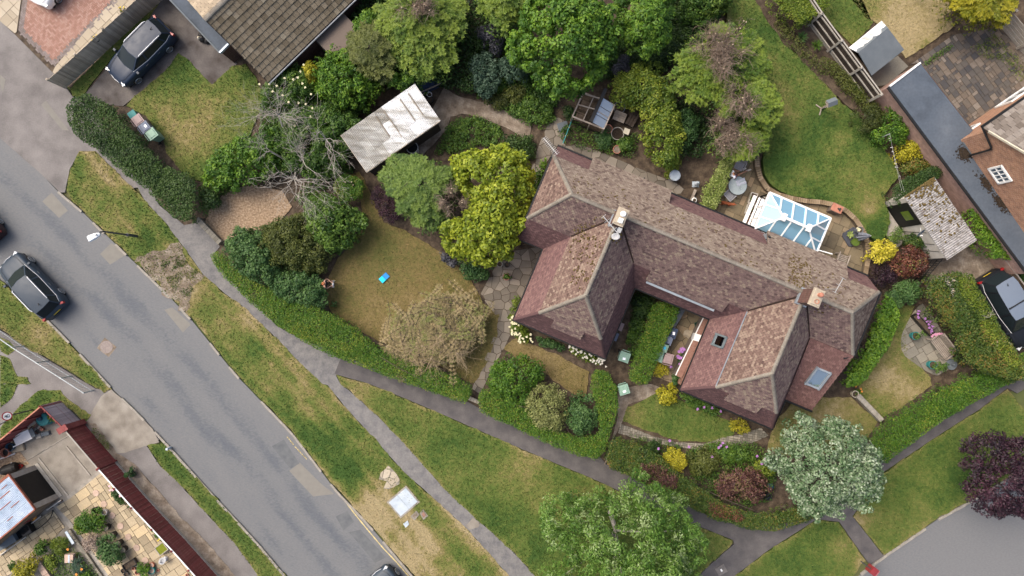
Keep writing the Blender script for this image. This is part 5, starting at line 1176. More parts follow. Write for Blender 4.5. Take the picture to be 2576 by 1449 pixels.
leafmat("lf_dusty",[(0,(.17,.125,.10)),(.5,(.30,.23,.185)),(1,(.42,.34,.28))],.15)
leafmat("lf_bark_dead",[(0,(.10,.07,.05)),(1,(.24,.17,.12))],.1)
M("bark",[(.06,.045,.035),(.12,.095,.075)],6,rough=.95,bump=.4)
M("twig_grey",[(.30,.27,.235),(.42,.385,.34),(.52,.48,.43)],3,rough=.9)
M("twig_brown",[(.14,.10,.075),(.22,.165,.125),(.30,.24,.19)],3,rough=.9)
M("twig_straw",[(.26,.20,.12),(.36,.28,.18)],3,rough=.9)
M("twig_dark",[(.05,.035,.03),(.09,.065,.05)],3,rough=.9)
M("cut_wood",[(.34,.27,.18),(.44,.36,.25)],5,rough=.9)
def frames(N):
 a=np.where(np.abs(N[:,2:3])<.9,np.array([[0.,0,1]]),np.array([[1.,0,0]]));x=np.cross(N,a);x/=np.linalg.norm(x,axis=1,keepdims=True)+1e-9
 return x,np.cross(N,x)
def unit(V):return V/(np.linalg.norm(V,axis=1,keepdims=True)+1e-9)
def leaves(P,N,L,w,spin=None,dirv=None):
 """one diamond leaf (quad) per point; N normals, dirv optional lengthwise direction"""
 n=len(P);x,y=frames(N)
 if dirv is None:
  t=rng.uniform(0,2*PI,n);T=x*np.cos(t)[:,None]+y*np.sin(t)[:,None]
 else:T=unit(dirv-N*np.sum(dirv*N,1,keepdims=True))
 Sd=np.cross(N,T);L=L[:,None];w=w[:,None];fold=N*(w*.25)
 V=np.stack([P-T*L*.5,P+Sd*w*.5+fold-T*L*.08,P+T*L*.5,P-Sd*w*.5+fold-T*L*.08],1).reshape(-1,3)
 return V,np.arange(4*n).reshape(-1,4)
def crown_pts(poly,z0,z1,lobe,dens,prof="dome",per=None,zjit=.25,inset=.55,D=None,fill=1.0):
 """lobed foliage surface inside a world polygon: centres, radii, lobe tints -> leaf points, normals, tints"""
 A=poly_area(poly);P=np.array(poly)
 nl=max(5,int(fill*A/(lobe*lobe)*1.25));C=sample_poly(poly,nl*2);d=edge_dist(C,poly);r=lobe*rng.uniform(.65,1.25,len(C))
 k=d>inset*r*.9;C,d,r=C[k][:nl],d[k][:nl],r[k][:nl]
 if len(C)<3:C=sample_poly(poly,5);d=edge_dist(C,poly);r=np.full(len(C),lobe*.7)
 DM=D or max(.3,d.max());t=np.clip(d/DM,0,1)
 if prof=="dome":h=np.sqrt(np.clip(1-(1-t)**2,0,1))
 elif prof=="cone":h=t**.85
 else:h=np.clip(t*6,.55,1)**.5
 zt=z0+(z1-z0)*h;z=np.maximum(zt-r*.7-rng.random(len(C))**2*zjit*(zt-z0),z0*0+r*.5+.1)
 ns=int(len(C)*.5);
 if prof in("flat","dome")and z1>.8:
  E=sample_poly(poly,ns*6);de=edge_dist(E,poly);E=E[de<lobe*1.1][:ns]
  if len(E):C=np.vstack([C,E]);r=np.r_[r,np.full(len(E),lobe*.6)];z=np.r_[z,rng.uniform(max(.15+lobe*.4,z0+.25*(z1-z0)if prof=='dome' and z0>1.2 else 0),max(.4,z1*.8,z0+.3*(z1-z0)),len(E))]
 return np.c_[C,z],r
def crown(poly,z0,z1,mat,lobe=.45,leaf=(.16,.09),dens=420,prof="dome",parent=None,org=None,name="crown",up=.45,jit=.55,hang=0.0,tint=.5,tvar=.22,lvar=.16,zjit=.25,fill=1.0,inset=.55,radial=0.0,D=None):
 C,r=crown_pts(poly,z0,z1,lobe,dens,prof,zjit=zjit,inset=inset,fill=fill,D=D)
 A=poly_area(poly)+.5*np.sqrt(poly_area(poly))*4*(z1-z0)*.3;n=int(A*dens)
 pr=r*r;i=rng.choice(len(C),n,p=pr/pr.sum());d=unit(rng.normal(size=(n,3)));d[:,2]=np.where(d[:,2]<-.25,-d[:,2],d[:,2])
 rad=r[i]*rng.uniform(.7,1.08,n);sc=np.array([1,1,.8]);P=C[i]+d*sc*rad[:,None]
 P[:,2]=np.maximum(P[:,2],.12)
 N=unit(d+np.array([0,0,up])+rng.normal(0,jit,(n,3)))
 lt=rng.normal(tint,lvar,len(C));T=np.clip(lt[i]+rng.normal(0,tvar,n),0,1)
 if prof=="flat":
  m=int(poly_area(poly)*dens*.55);X=sample_poly(poly,m);m=len(X);hz=z1+.05*np.sin(X[:,0]*1.7+1.3*np.sin(X[:,1]*2.1))+rng.normal(0,.035,m)
  e=edge_dist(X,poly);hz=hz-np.clip(.14-e,0,.14)**2*9
  nz_=np.array([noise.noise(Vector((a*1.1,b*1.1,z1)))for a,b in X])
  P[:,2]=np.minimum(P[:,2],z1+.02);g_=np.array([noise.noise(Vector((a*2.3+7,b*2.3,4)))for a,b in X]);keep=(g_<.5)|(rng.random(m)<.12);X,hz,nz_=X[keep],hz[keep],nz_[keep];m=len(X);k_=in_poly(P[:,:2],poly)|(edge_dist(P[:,:2],poly)<.1);P,N,T=P[k_],N[k_],T[k_]
  P=np.vstack([P,np.c_[X,hz]]);N=np.vstack([N,unit(np.array([0,0,1.1])+rng.normal(0,jit,(m,3)))]);T=np.r_[T,np.clip(tint+.08+nz_*lvar*2.2+rng.normal(0,tvar,m),0,1)];n=len(P)
 dv=None
 if radial or hang:
  cc=P[:,:2].mean(0);rd=np.c_[P[:,:2]-cc,np.zeros(n)];dv=unit(rd)*radial+np.array([0,0,-hang])+rng.normal(0,.45,(n,3))
 L=leaf[0]*rng.uniform(.65,1.3,n);w=leaf[1]*rng.uniform(.7,1.25,n)
 V,F=leaves(P,N,L,w,dirv=dv)
 if org is not None:V=V-np.array(org)
 return np_mesh(name,V,F,mat,parent,np.repeat(T,4)),(C,r)
def tri_tubes(segs,mat,parent,org,name,rt=.5):
 """thin three-sided twigs: (a, b, r0, r1)"""
 A=np.array([s[0]for s in segs],float);B=np.array([s[1]for s in segs],float);r0=np.array([s[2]for s in segs]);r1=np.array([s[3]for s in segs])
 d=unit(B-A);x,y=frames(d);V=[]
 for P,r in((A,r0),(B,r1)):
  for k in range(3):t=2*PI*k/3;V.append(P+(x*math.cos(t)+y*math.sin(t))*r[:,None])
 V=np.stack(V,1).reshape(-1,3)-np.array(org);n=len(A);b=np.arange(n)[:,None]*6
 F=np.concatenate([b+np.array([[j,(j+1)%3,3+(j+1)%3,3+j]])for j in range(3)])
 return np_mesh(name,V,F,mat,parent)
def trunk_limbs(root,org,base,C,r0,mat="bark",k=7,name="trunk"):
 base=Vector(base);tops=[Vector(c)for c in C];mb=MB(org)
 zc=sum(t.z for t in tops)/len(tops);ctr=sum(tops,Vector())/len(tops);fork=Vector((base.x*.6+ctr.x*.4,base.y*.6+ctr.y*.4,max(.3,zc*.45)))
 mb.tube([base-Vector((0,0,.1)),base.lerp(fork,.5),fork],[r0*1.25,r0,r0*.8],7)
 for t in random.sample(tops,min(k,len(tops))):m=fork.lerp(t,.5)+Vector((0,0,.1*(t-fork).length));mb.tube([fork,m,t],[r0*.6,r0*.35,r0*.1],5)
 return mb.build(name,mat,root)
HC=[]
def plant(name,label,cat,poly,z0,z1,mat,group=None,zref=None,zb=.1,trunk=True,world=False,rt=.1,bark="bark",**kw):
 zr=zref if zref is not None else .6*z1
 P=[tuple(W(x,y,zr).to_2d())for x,y in poly]if not world else poly
 c=np.mean(np.array(P),0);org=(float(c[0]),float(c[1]),zb);t=thing(name,label,cat,org,group=group)
 o,(C,r)=crown(P,z0,z1,mat,parent=t,org=org,name=kw.pop("part","crown"),**kw)
 if trunk:trunk_limbs(t,org,org,C[:60],rt,bark,name="trunk" if cat=="tree" else "stem")
 return t
def add_crown(t,poly,z0,z1,mat,zref=None,name="crown",**kw):
 zr=zref if zref is not None else .6*z1
 o,_=crown([tuple(W(x,y,zr).to_2d())for x,y in poly],z0,z1,mat,parent=t,org=tuple(t.location),name=name,**kw);return o
def flowers(t,pts,mat,r=.05,name="flower",z=None,n=6):
 for x,y,zz in pts:
  mb=MB();o_=W(x,y,zz)-t.location
  for k in range(n):
   a=2*PI*k/n+random.random();mb.add([(0,0,0),(r*math.cos(a-.5),r*math.sin(a-.5),r*.3),(r*1.15*math.cos(a),r*1.15*math.sin(a),r*.2),(r*math.cos(a+.5),r*math.sin(a+.5),r*.3)],[(0,1,2,3)])
  mb.lathe((0,0,-r*.2),[(r*.45,0),(r*.5,r*.25),(r*.2,r*.5)],6)
  mb.build(name,mat,t).location=o_
for nm,c in(("fl_white",(.75,.72,.62)),("fl_cream",(.72,.68,.45)),("fl_pink",(.62,.30,.42)),("fl_lilac",(.42,.20,.48)),("fl_palepink",(.72,.50,.52)),("fl_yellow",(.75,.58,.08)),("fl_orange",(.75,.30,.06)),("fl_red",(.55,.08,.07)),("fl_paleblue",(.50,.66,.72))):
 M(nm,[c,tuple(min(1,v*1.15)for v in c)],5,rough=.7,leaf=.2,fine=.1)
def spray_conifer(name,label,poly,zt,zb_,mat,axis,nbr=70,leaf=(.26,.075),dens=60,dead=None,dead_r=1.3,twigs=120,tint=.5,group=None,tvar=.2,dead_mat="twig_brown",zref=None,lateral=.38,cat="tree",inner=130,swirl=.22):
 """lopped cypress: rising branches carrying flat feathery sprays, optional dead lopped middle"""
 zr=zref or .6*zt;P=[tuple(W(x,y,zr).to_2d())for x,y in poly];ax=W(*axis,zt*.8);org=(ax.x,ax.y,.1);t=thing(name,label,cat,org,group=group)
 A=np.array(P);segs=[];LP,LN,LD,LT=[],[],[],[]
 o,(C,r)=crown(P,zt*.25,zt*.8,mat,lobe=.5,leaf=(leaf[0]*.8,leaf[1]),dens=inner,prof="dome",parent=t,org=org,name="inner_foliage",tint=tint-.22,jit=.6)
 m=sample_poly(P,nbr)
 for tip in m:
  tip=np.array(tip);out=np.array([tip[0]-ax.x,tip[1]-ax.y]);Lh=np.hypot(*out)
  if dead is not None and any(np.hypot(*(tip-np.array(W(dx,dy,zt*.95))[:2]))<dr/S*.9 for dx,dy,dr,dn in dead):continue
  if Lh<.15:continue
  d2=out/Lh;sw=random.gauss(0,swirl);d2=np.array([d2[0]*math.cos(sw)-d2[1]*math.sin(sw),d2[0]*math.sin(sw)+d2[1]*math.cos(sw)]);s0=max(0,Lh-random.uniform(1.0,1.9));zs=zt*(.95-.35*min(1,(Lh/3.0)))+random.uniform(-.25,.25)
  bl=Lh-s0;p0=np.array([tip[0]-d2[0]*bl,tip[1]-d2[1]*bl,zs+.15]);p1=np.array([tip[0],tip[1],zs-.12+random.uniform(-.2,.15)]);nseg=7
  segs.append((p0,p1,.02,.006));ax3=(p1-p0)/np.linalg.norm(p1-p0);side=np.array([-ax3[1],ax3[0],0]);side/=np.linalg.norm(side);lt=random.gauss(tint,tvar*.75)
  for k in range(nseg*2):
   f=(k//2+.6)/nseg;s=1 if k%2 else-1;base=p0+(p1-p0)*f;ln=lateral*(1.15-.75*f)*random.uniform(.7,1.25);dv=ax3*.75+side*s*.75+np.array([0,0,.12]);dv/=np.linalg.norm(dv)
   for j in range(3):
    g=(j+.5)/3;q=base+dv*ln*g
    for s2 in(-1,1):
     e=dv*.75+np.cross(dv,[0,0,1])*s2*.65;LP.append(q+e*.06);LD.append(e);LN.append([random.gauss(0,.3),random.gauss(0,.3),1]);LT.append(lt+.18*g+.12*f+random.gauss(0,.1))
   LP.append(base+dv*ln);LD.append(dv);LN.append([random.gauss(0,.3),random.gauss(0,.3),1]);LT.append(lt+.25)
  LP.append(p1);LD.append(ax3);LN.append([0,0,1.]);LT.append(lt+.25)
 n=len(LP);V,F=leaves(np.array(LP),unit(np.array(LN)),leaf[0]*rng.uniform(.6,1.15,n),leaf[1]*rng.uniform(.7,1.3,n),dirv=np.array(LD))
 np_mesh("foliage",V-np.array(org),F,mat,t,np.repeat(np.clip(LT,0,1),4));tri_tubes(segs,"bark",t,org,"branch")
 mb=MB(org);mb.tube([(ax.x,ax.y,0),(ax.x,ax.y,zt*.8)],[.2,.1],7);mb.build("trunk","bark",t)
 if dead is not None:
  for dc in dead:dead_top(t,org,dc,zt,dead_mat)
 return t
def dead_top(t,org,dc,zt,mat="twig_brown"):
 cx,cy,rr,n=dc;c=np.array(W(cx,cy,zt*.95));R_=rr/S;segs=[];ends=[]
 nb=max(5,int(n/22));hubs=[]
 for b in range(nb):
  a=random.uniform(0,2*PI);q=random.random()**.55*R_*.75;p0=c+np.array([math.cos(a)*q*.5,math.sin(a)*q*.5,-.9]);p1=c+np.array([math.cos(a)*q,math.sin(a)*q*random.uniform(.8,1.1),random.uniform(-.2,.3)]);segs.append((p0,p1,.045,.03));ends.append(p1);hubs.append((p1,a))
 for b in range(n):
  h,ha_=random.choice(hubs);a=ha_+random.gauss(0,1.1);L=R_*random.uniform(.2,.62);st=h+rng.normal(0,.12,3)-np.array([0,0,random.uniform(0,.5)]);prev=st;rr=.015
  for k in range(3):
   a+=random.gauss(0,.45);e=prev+np.array([math.cos(a)*L/3,math.sin(a)*L/3,random.uniform(-.08,.12)]);segs.append((prev,e,rr,rr*.7));rr*=.7
   for _ in range(2):bb=a+random.choice((-1,1))*random.uniform(.4,1.2);l=L*random.uniform(.12,.3);segs.append((e,e+np.array([math.cos(bb)*l,math.sin(bb)*l,random.uniform(-.08,.1)]),rr*.6,.003))
   prev=e
 tri_tubes(segs,mat,t,org,"dead_branch")
 for p in ends[:6]:
  mb=MB(org);q=Vector(p);mb.lathe(q,[(.035,-.03),(.04,.0),(.035,.012)],7);mb.build("cut_stub","cut_wood",t)
def bare_tree(name,label,base,poly,z0,z1,n1=26,mat="twig_grey",r=.07,cat="tree",sub=9,starts=None):
 P=[tuple(W(x,y,.8*z1).to_2d())for x,y in poly];b=W(*base,.1);t=thing(name,label,cat,b);segs=[];st0=[np.array(W(*s,z1*.55))for s in(starts or[base])]
 for s in st0:segs.append((np.array(b),s,r*1.3,r))
 for tip in sample_poly(P,n1):
  s=min(st0,key=lambda q:np.hypot(*(q[:2]-tip))+random.random()*.8);e=np.array([tip[0],tip[1],random.uniform(z0,z1)]);prev=s;rr=r*.5;d0=e-s
  for k in range(1,6):
   q=s+d0*(k/5)+rng.normal(0,.09,3)*np.array([1,1,.6])*(np.linalg.norm(d0)*.5+.2)*(k<5);segs.append((prev,q,rr,rr*.75));rr*=.75
   if k>1:
    for _ in range(sub//3):
     v=(q-prev)/(np.linalg.norm(q-prev)+1e-6);v=v+rng.normal(0,.65,3)*np.array([1,1,.5]);L=random.uniform(.25,.7);m=q+v*L*.5;e2=m+(v+rng.normal(0,.4,3))*L*.5;segs+=[(q,m,rr*.55,rr*.4),(m,e2,rr*.4,.004)]
     for _ in range(2):segs.append((m,m+(v+rng.normal(0,.8,3))*L*.35,rr*.3,.003))
   prev=q
 tri_tubes(segs,mat,t,tuple(b),"branch");return t
# hedges
hk=dict(prof="flat",lobe=.26,leaf=(.085,.05),dens=1000,up=.8,jit=.6,trunk=True,rt=.05,zjit=.12,inset=.35,lvar=.13,fill=1.3)
plant("conifer_hedge","tall dark green hedge at the drive corner with bins behind it","hedge",[(188,278),(205,255),(240,246),(272,262),(312,295),(350,335),(378,380),(412,405),(425,440),(405,480),(380,478),(330,440),(262,382),(212,350),(192,315)],.8,2.1,"lf_dark",**{**hk,"leaf":(.13,.06),"dens":700,"lobe":.34,"lvar":.2,"tint":.62})
plant("conifer_hedge","clipped hedge with a bright green side at the corner of the gravel pad","hedge",[(405,440),(430,425),(480,440),(505,480),(502,545),(482,562),(455,552),(420,520),(392,492),(392,460)],.8,2.0,"lf_dark",**{**hk,"leaf":(.12,.06),"dens":700,"lobe":.3,"tint":.75})
t=plant("clipped_hedge","long bright green hedge curving along the cracked footpath below the brown lawn","hedge",[(536,640),(556,632),(605,672),(660,715),(760,752),(835,785),(905,832),(962,880),(1062,915),(1150,945),(1184,968),(1186,990),(1172,1013),(1110,990),(1027,962),(954,936),(864,902),(800,876),(757,850),(697,812),(644,768),(572,698),(545,660)],1.0,1.45,"lf_hedge",**{**hk,"tint":.5})
add_crown(t,[(720,790),(800,830),(900,880),(880,895),(780,850),(720,815)],1.2,1.52,"lf_lime",**{k:v for k,v in hk.items()if k not in("trunk","rt","dens")},dens=160,name="new_foliage",tint=.35)
plant("clipped_hedge","square-cornered hedge by the gate gap enclosing two shrubs, rounded at its upper right end","hedge",[(1208,985),(1225,975),(1300,1010),(1380,1070),(1440,1095),(1492,1095),(1508,1075),(1502,1030),(1488,985),(1484,945),(1498,932),(1528,936),(1548,970),(1553,1020),(1540,1070),(1520,1130),(1498,1150),(1440,1138),(1380,1112),(1288,1068),(1206,1032)],1.0,1.4,"lf_hedge",**{**hk,"tint":.45})
plant("clipped_hedge","upright hedge between the two front doors, flecked with brown","hedge",[(1638,765),(1672,758),(1704,773),(1696,808),(1678,840),(1660,880),(1642,925),(1628,960),(1600,966),(1580,945),(1588,905),(1612,850)],1.1,1.55,"lf_hedge",**{**hk,"lobe":.24,"leaf":(.1,.04),"tint":.5})
t=plant("mixed_hedge","mixed hedge with a maroon patch along the lower path, ending under the silver tree","hedge",[(1530,1115),(1548,1100),(1590,1105),(1650,1140),(1710,1190),(1750,1215),(1800,1255),(1880,1285),(1960,1285),(2030,1265),(2070,1262),(2060,1292),(1990,1316),(1940,1330),(1888,1326),(1788,1298),(1688,1250),(1600,1202),(1535,1172),(1524,1150)],.9,1.35,"lf_mixed",**{**hk,"lobe":.3,"leaf":(.1,.06),"tint":.42})
add_crown(t,[(1605,1165),(1650,1158),(1700,1190),(1700,1225),(1650,1225),(1605,1200)],1.1,1.45,"lf_maroon",name="maroon_foliage",prof="flat",lobe=.26,leaf=(.11,.06),dens=600,up=.8)
add_crown(t,[(1770,1250),(1830,1270),(1870,1285),(1860,1310),(1780,1290)],1.2,1.45,"lf_redbrown",name="rusty_foliage",prof="flat",lobe=.26,leaf=(.1,.06),dens=280,up=.8)
plant("clipped_hedge","broad hedge running up to the right edge beside the dark path","hedge",[(2182,1100),(2215,1060),(2265,1030),(2360,975),(2450,938),(2530,905),(2640,850),(2640,890),(2545,952),(2452,1000),(2365,1052),(2290,1105),(2222,1158),(2195,1150)],1.0,1.5,"lf_hedge",**{**hk,"lobe":.3,"tint":.42})
t=plant("overgrown_hedge","huge overgrown hedge with yellow-green top between the stone patio and the black vehicle","hedge",[(2346,695),(2400,684),(2428,690),(2442,725),(2470,765),(2505,830),(2545,890),(2580,930),(2560,955),(2510,950),(2458,930),(2422,910),(2398,862),(2375,820),(2335,775),(2324,730)],1.2,2.3,"lf_mixed",zref=1.6,**{**hk,"lobe":.36,"leaf":(.12,.065),"dens":850,"tint":.42,"lvar":.2,"zjit":.3})
add_crown(t,[(2395,690),(2428,692),(2442,725),(2470,765),(2505,830),(2560,915),(2530,930),(2470,850),(2430,770),(2400,735)],1.9,2.45,"lf_lime",zref=1.9,name="top_foliage",prof="flat",lobe=.26,leaf=(.1,.05),dens=380,up=.8,tint=.4)
for dc in((2392,712,26,40),(2485,800,22,40),(2515,860,18,25)):dead_top(t,tuple(t.location),dc,2.3,"twig_grey")
plant("clipped_hedge","bright laurel hedge beside the asbestos garage","hedge",[(2430,525),(2455,510),(2490,512),(2515,540),(2555,580),(2566,615),(2555,645),(2525,655),(2490,648),(2455,610),(2428,565)],1.2,1.9,"lf_bright",zref=1.3,**{**hk,"lobe":.32,"leaf":(.17,.07),"dens":520,"tint":.6})
plant("variegated_hedge","narrow pale variegated hedge screening the patio table","hedge",[(1825,398),(1846,404),(1832,438),(1816,482),(1800,520),(1788,528),(1762,515),(1770,480),(1790,440),(1808,410)],.8,1.35,"lf_variegated",**{**hk,"lobe":.22,"leaf":(.1,.055),"dens":900,"tint":.5,"tvar":.28})
plant("clipped_hedge","clipped hedge with sunlit yellow-green face at the top by the railed fence","hedge",[(1930,-20),(2070,-40),(2075,25),(2040,55),(2005,68),(1975,50),(1945,20)],1.0,1.9,"lf_lime",**{**hk,"leaf":(.11,.06),"tint":.35,"lvar":.2})  # lime leaf colour over the whole hedge
plant("dark_hedge","dark privet mass against the asbestos garage's upper side","hedge",[(2232,478),(2280,445),(2350,418),(2368,430),(2340,455),(2280,492),(2255,520),(2235,505)],.7,1.7,"lf_dark",**{**hk,"tint":.55})
# trees
bk=dict(prof="dome",lobe=.5,leaf=(.17,.10),dens=520)
plant("sycamore_tree","large round bright green tree at the top centre with clumped foliage","tree",[(1330,-40),(1480,-60),(1535,20),(1556,90),(1552,140),(1520,175),(1480,215),(1440,245),(1400,240),(1350,200),(1300,170),(1275,120),(1300,60)],2.0,6.2,"lf_bright",zref=4.2,lobe=.42,leaf=(.19,.13),dens=520,tint=.45,lvar=.2,rt=.16,up=.5)
plant("laurel_tree","tall glossy laurel right of the round bright tree at the top edge","tree",[(1545,-50),(1690,-60),(1700,40),(1680,100),(1640,140),(1600,130),(1570,100),(1545,40)],1.8,5.0,"lf_bright",zref=3.5,lobe=.38,leaf=(.24,.08),dens=520,tint=.5,lvar=.15,up=.9)
plant("golden_tree","yellow-green broad-leaved tree against the left end of the house","tree",[(1130,400),(1175,380),(1230,372),(1265,360),(1310,375),(1345,430),(1340,500),(1322,545),(1310,600),(1285,645),(1235,668),(1185,655),(1130,640),(1105,595),(1120,560),(1165,545),(1180,500),(1150,450)],1.6,4.6,"lf_yellowgreen",zref=3.2,lobe=.40,leaf=(.22,.14),dens=430,tint=.48,lvar=.16,rt=.12)
plant("silver_tree","pale silver-leaved whitebeam spreading over the lower right path","tree",[(1925,1150),(1960,1135),(1995,1135),(1990,1080),(2030,1040),(2070,1070),(2100,1060),(2150,1065),(2165,1090),(2200,1120),(2230,1165),(2215,1200),(2232,1215),(2215,1255),(2195,1265),(2170,1285),(2120,1265),(2130,1300),(2080,1300),(2040,1310),(2010,1265),(1995,1240),(1990,1205),(1960,1190),(1930,1175)],2.0,5.6,"lf_silver",zref=4.0,lobe=.34,leaf=(.15,.10),dens=640,tint=.58,lvar=.13,rt=.13,inset=.3,jit=.8)
plant("purple_tree","dark purple-leaved plum tree at the lower right edge","tree",[(2456,1110),(2490,1088),(2560,1100),(2640,1120),(2660,1250),(2600,1320),(2560,1295),(2520,1310),(2480,1300),(2460,1280),(2446,1230),(2448,1160)],1.8,5.2,"lf_purple",zref=3.8,lobe=.36,leaf=(.14,.08),dens=620,tint=.42,rt=.13)
t=plant("willow_tree","big loose willow at the bottom centre with whitish undersides showing","tree",[(1375,1370),(1360,1310),(1420,1270),(1440,1290),(1450,1260),(1530,1265),(1600,1235),(1640,1205),(1665,1235),(1700,1270),(1745,1290),(1740,1330),(1780,1340),(1775,1390),(1750,1420),(1760,1480),(1700,1580),(1500,1600),(1380,1540),(1370,1460),(1420,1430),(1430,1390)],2.0,7.5,"lf_willow",zref=5.0,lobe=.36,leaf=(.18,.06),dens=620,tint=.52,lvar=.24,rt=.14,inset=.12,fill=.95,jit=.8,zjit=.6,bark="twig_grey")
add_crown(t,[(1560,1400),(1620,1375),(1690,1380),(1720,1420),(1700,1520),(1560,1540),(1520,1470)],5.0,8.0,"lf_willow",zref=6.0,name="pale_crown",lobe=.36,leaf=(.17,.06),dens=420,tint=.6,lvar=.18,jit=.9)
for k in range(0):pass
spray_conifer("cypress_tree","broad feathery cypress at the top with a dead brown lopped centre",[(935,10),(960,-60),(1130,-60),(1180,20),(1165,80),(1140,150),(1100,195),(1040,190),(990,170),(950,130),(930,70)],5.0,1,"lf_conifer",(1048,20),nbr=260,dead=[(1040,5,46,200),(1062,18,34,110)],dead_r=.9,tint=.56,zref=3.4)
spray_conifer("cypress_tree","olive feathery conifer partly cut by the top edge, left of the round tree",[(1190,-60),(1340,-60),(1335,10),(1310,60),(1270,95),(1225,70),(1195,30)],5.2,1,"lf_conifer",(1265,-10),nbr=130,tint=.55,zref=3.4)
spray_conifer("cypress_tree","largest lopped conifer of the right-hand row, wide bleached dead crown on top",[(1680,170),(1695,140),(1740,90),(1800,50),(1880,60),(1925,100),(1950,170),(1940,230),(1890,260),(1830,270),(1775,260),(1720,250),(1690,215)],5.0,1,"lf_conifer",(1818,135),nbr=250,dead=[(1795,105,56,260),(1838,150,58,300),(1870,65,26,16)],dead_r=1.5,tint=.6,zref=3.4)
spray_conifer("cypress_tree","middle lopped conifer of the right-hand row, with its grey spider of bare boughs",[(1800,240),(1900,210),(1960,220),(1972,280),(1945,330),(1880,320),(1810,310)],4.4,1,"lf_conifer",(1878,250),nbr=150,dead=[(1862,232,46,190),(1885,272,36,110)],dead_r=.9,tint=.62,zref=3.0)
spray_conifer("cypress_tree","lowest lopped conifer of the right-hand row, brown brushwood facing the mulch bed",[(1770,330),(1850,300),(1945,320),(1940,370),(1890,400),(1850,410),(1800,380)],3.6,1,"lf_conifer",(1850,345),nbr=90,dead=[(1812,330,46,260),(1862,338,46,260)],dead_r=1.1,tint=.6,zref=2.4)
spray_conifer("cypress_tree","soft green feathery conifer left of the golden tree",[(955,430),(985,395),(1040,385),(1100,400),(1140,430),(1160,480),(1140,540),(1110,585),(1060,580),(1010,545),(985,500),(955,460)],3.8,1,"lf_conifer_soft",(1060,470),nbr=260,dead=[(1140,505,36,170)],dead_r=-1,tint=.55,zref=2.5)
spray_conifer("dark_conifer","dark olive conifer behind the feathery cypress and the bungalow wall",[(870,105),(920,60),(960,60),(985,120),(1000,180),(985,215),(940,205),(895,170)],4.0,1,"lf_olive",(935,130),nbr=120,tint=.62,zref=2.6)
spray_conifer("golden_conifer","golden yellow conifer at the top right over the dry lawn",[(2360,-50),(2550,-60),(2556,20),(2525,70),(2480,62),(2450,68),(2415,50),(2380,30)],3.6,1,"lf_conifer_gold",(2460,-5),nbr=190,tint=.55,zref=2.4)
t=bare_tree("bare_tree","leafless grey tree spreading twigs over the shrubs left of the workshop",(748,420),[(600,245),(680,215),(760,235),(850,330),(880,400),(850,480),(800,555),(740,540),(660,490),(600,420),(580,330)],2.6,4.6,n1=50,starts=[(700,290),(760,400),(740,450),(820,350),(680,380)],sub=9,r=.05)
spray_conifer("tamarisk_shrub","straw coloured feathery shrub on the brown lawn by the long hedge",[(955,850),(985,815),(1000,790),(1050,770),(1070,745),(1120,728),(1180,740),(1215,770),(1225,825),(1190,850),(1165,900),(1110,925),(1050,905),(990,905),(950,880)],2.3,1,"lf_straw",(1095,825),nbr=420,leaf=(.17,.026),lateral=.22,tint=.55,tvar=.42,zref=1.6,cat="shrub",inner=90,swirl=.9)
dead_top([o for o in COL.objects if o.name.startswith("tamarisk")][0],tuple([o for o in COL.objects if o.name.startswith("tamarisk")][0].location),(1110,835,105,130),2.2,"twig_straw")
# shrubs
def shrub(label,poly,z1,mat,z0=.4,name="shrub",**kw):return plant(name,label,"shrub",poly,z0,z1,mat,**{**dict(lobe=.34,leaf=(.12,.075),dens=700,rt=.04,lvar=.17),**kw})
shrub("bright green shrub under the bare tree beside the front lawn",[(510,420),(540,380),(590,350),(640,330),(690,320),(720,370),(690,430),(640,460),(590,480),(530,475),(505,450)],2.2,"lf_bright",leaf=(.17,.1),dens=480,tint=.4)
shrub("olive shrub beneath the bare tree's right-hand twigs",[(690,300),(760,262),(850,265),(905,300),(925,335),(900,365),(870,385),(850,440),(780,450),(720,420),(690,360)],2.7,"lf_green",tint=.5,leaf=(.15,.08))
shrub("grey-green elder with flat cream flowers by the bungalow's corner",[(655,225),(690,190),(740,165),(790,165),(800,220),(770,270),(720,280),(670,260)],2.3,"lf_green",tint=.6)
t=bpy.context.scene.collection.objects[-2]if False else[o for o in COL.objects if o.get("label","").startswith("grey-green elder")][0]
flowers(t,[(644+x/3,y/3,2.3)for x,y in((360,488),(335,540),(215,590),(280,600),(315,585),(350,630),(100,635),(155,648),(125,690),(370,660),(25,635),(415,710),(200,720),(320,775),(375,785),(425,815),(245,770),(410,880),(290,950))],"fl_cream",.06)
shrub("small golden spiky shrub beside the elder",[(768,175),(785,160),(805,175),(800,205),(785,215),(770,200)],2.4,"lf_yellow",lobe=.2,leaf=(.16,.04),tint=.3,radial=.6)
shrub("glossy green laurel spilling over the workshop roof",[(775,170),(800,140),(840,112),(885,95),(915,120),(945,170),(952,215),(940,250),(905,270),(875,268),(830,262),(790,240)],3.0,"lf_bright",zref=2.2,leaf=(.19,.09),dens=480,tint=.5)
shrub("bright young ash growth near the bungalow wall, right of the laurel",[(880,60),(920,25),(950,20),(975,50),(950,85),(910,100)],3.2,"lf_bright",zref=2.4,leaf=(.16,.07),tint=.5)
shrub("small-leaved green shrub over the workshop's top edge",[(960,185),(1010,178),(1055,180),(1060,210),(1020,222),(975,215)],2.9,"lf_bright",zref=2.3,lobe=.25,tint=.45)
shrub("dark slate-coloured shrub left of the round bright tree",[(1200,75),(1235,60),(1265,80),(1275,120),(1245,135),(1212,120)],2.4,"lf_slate",leaf=(.13,.05),tint=.4)
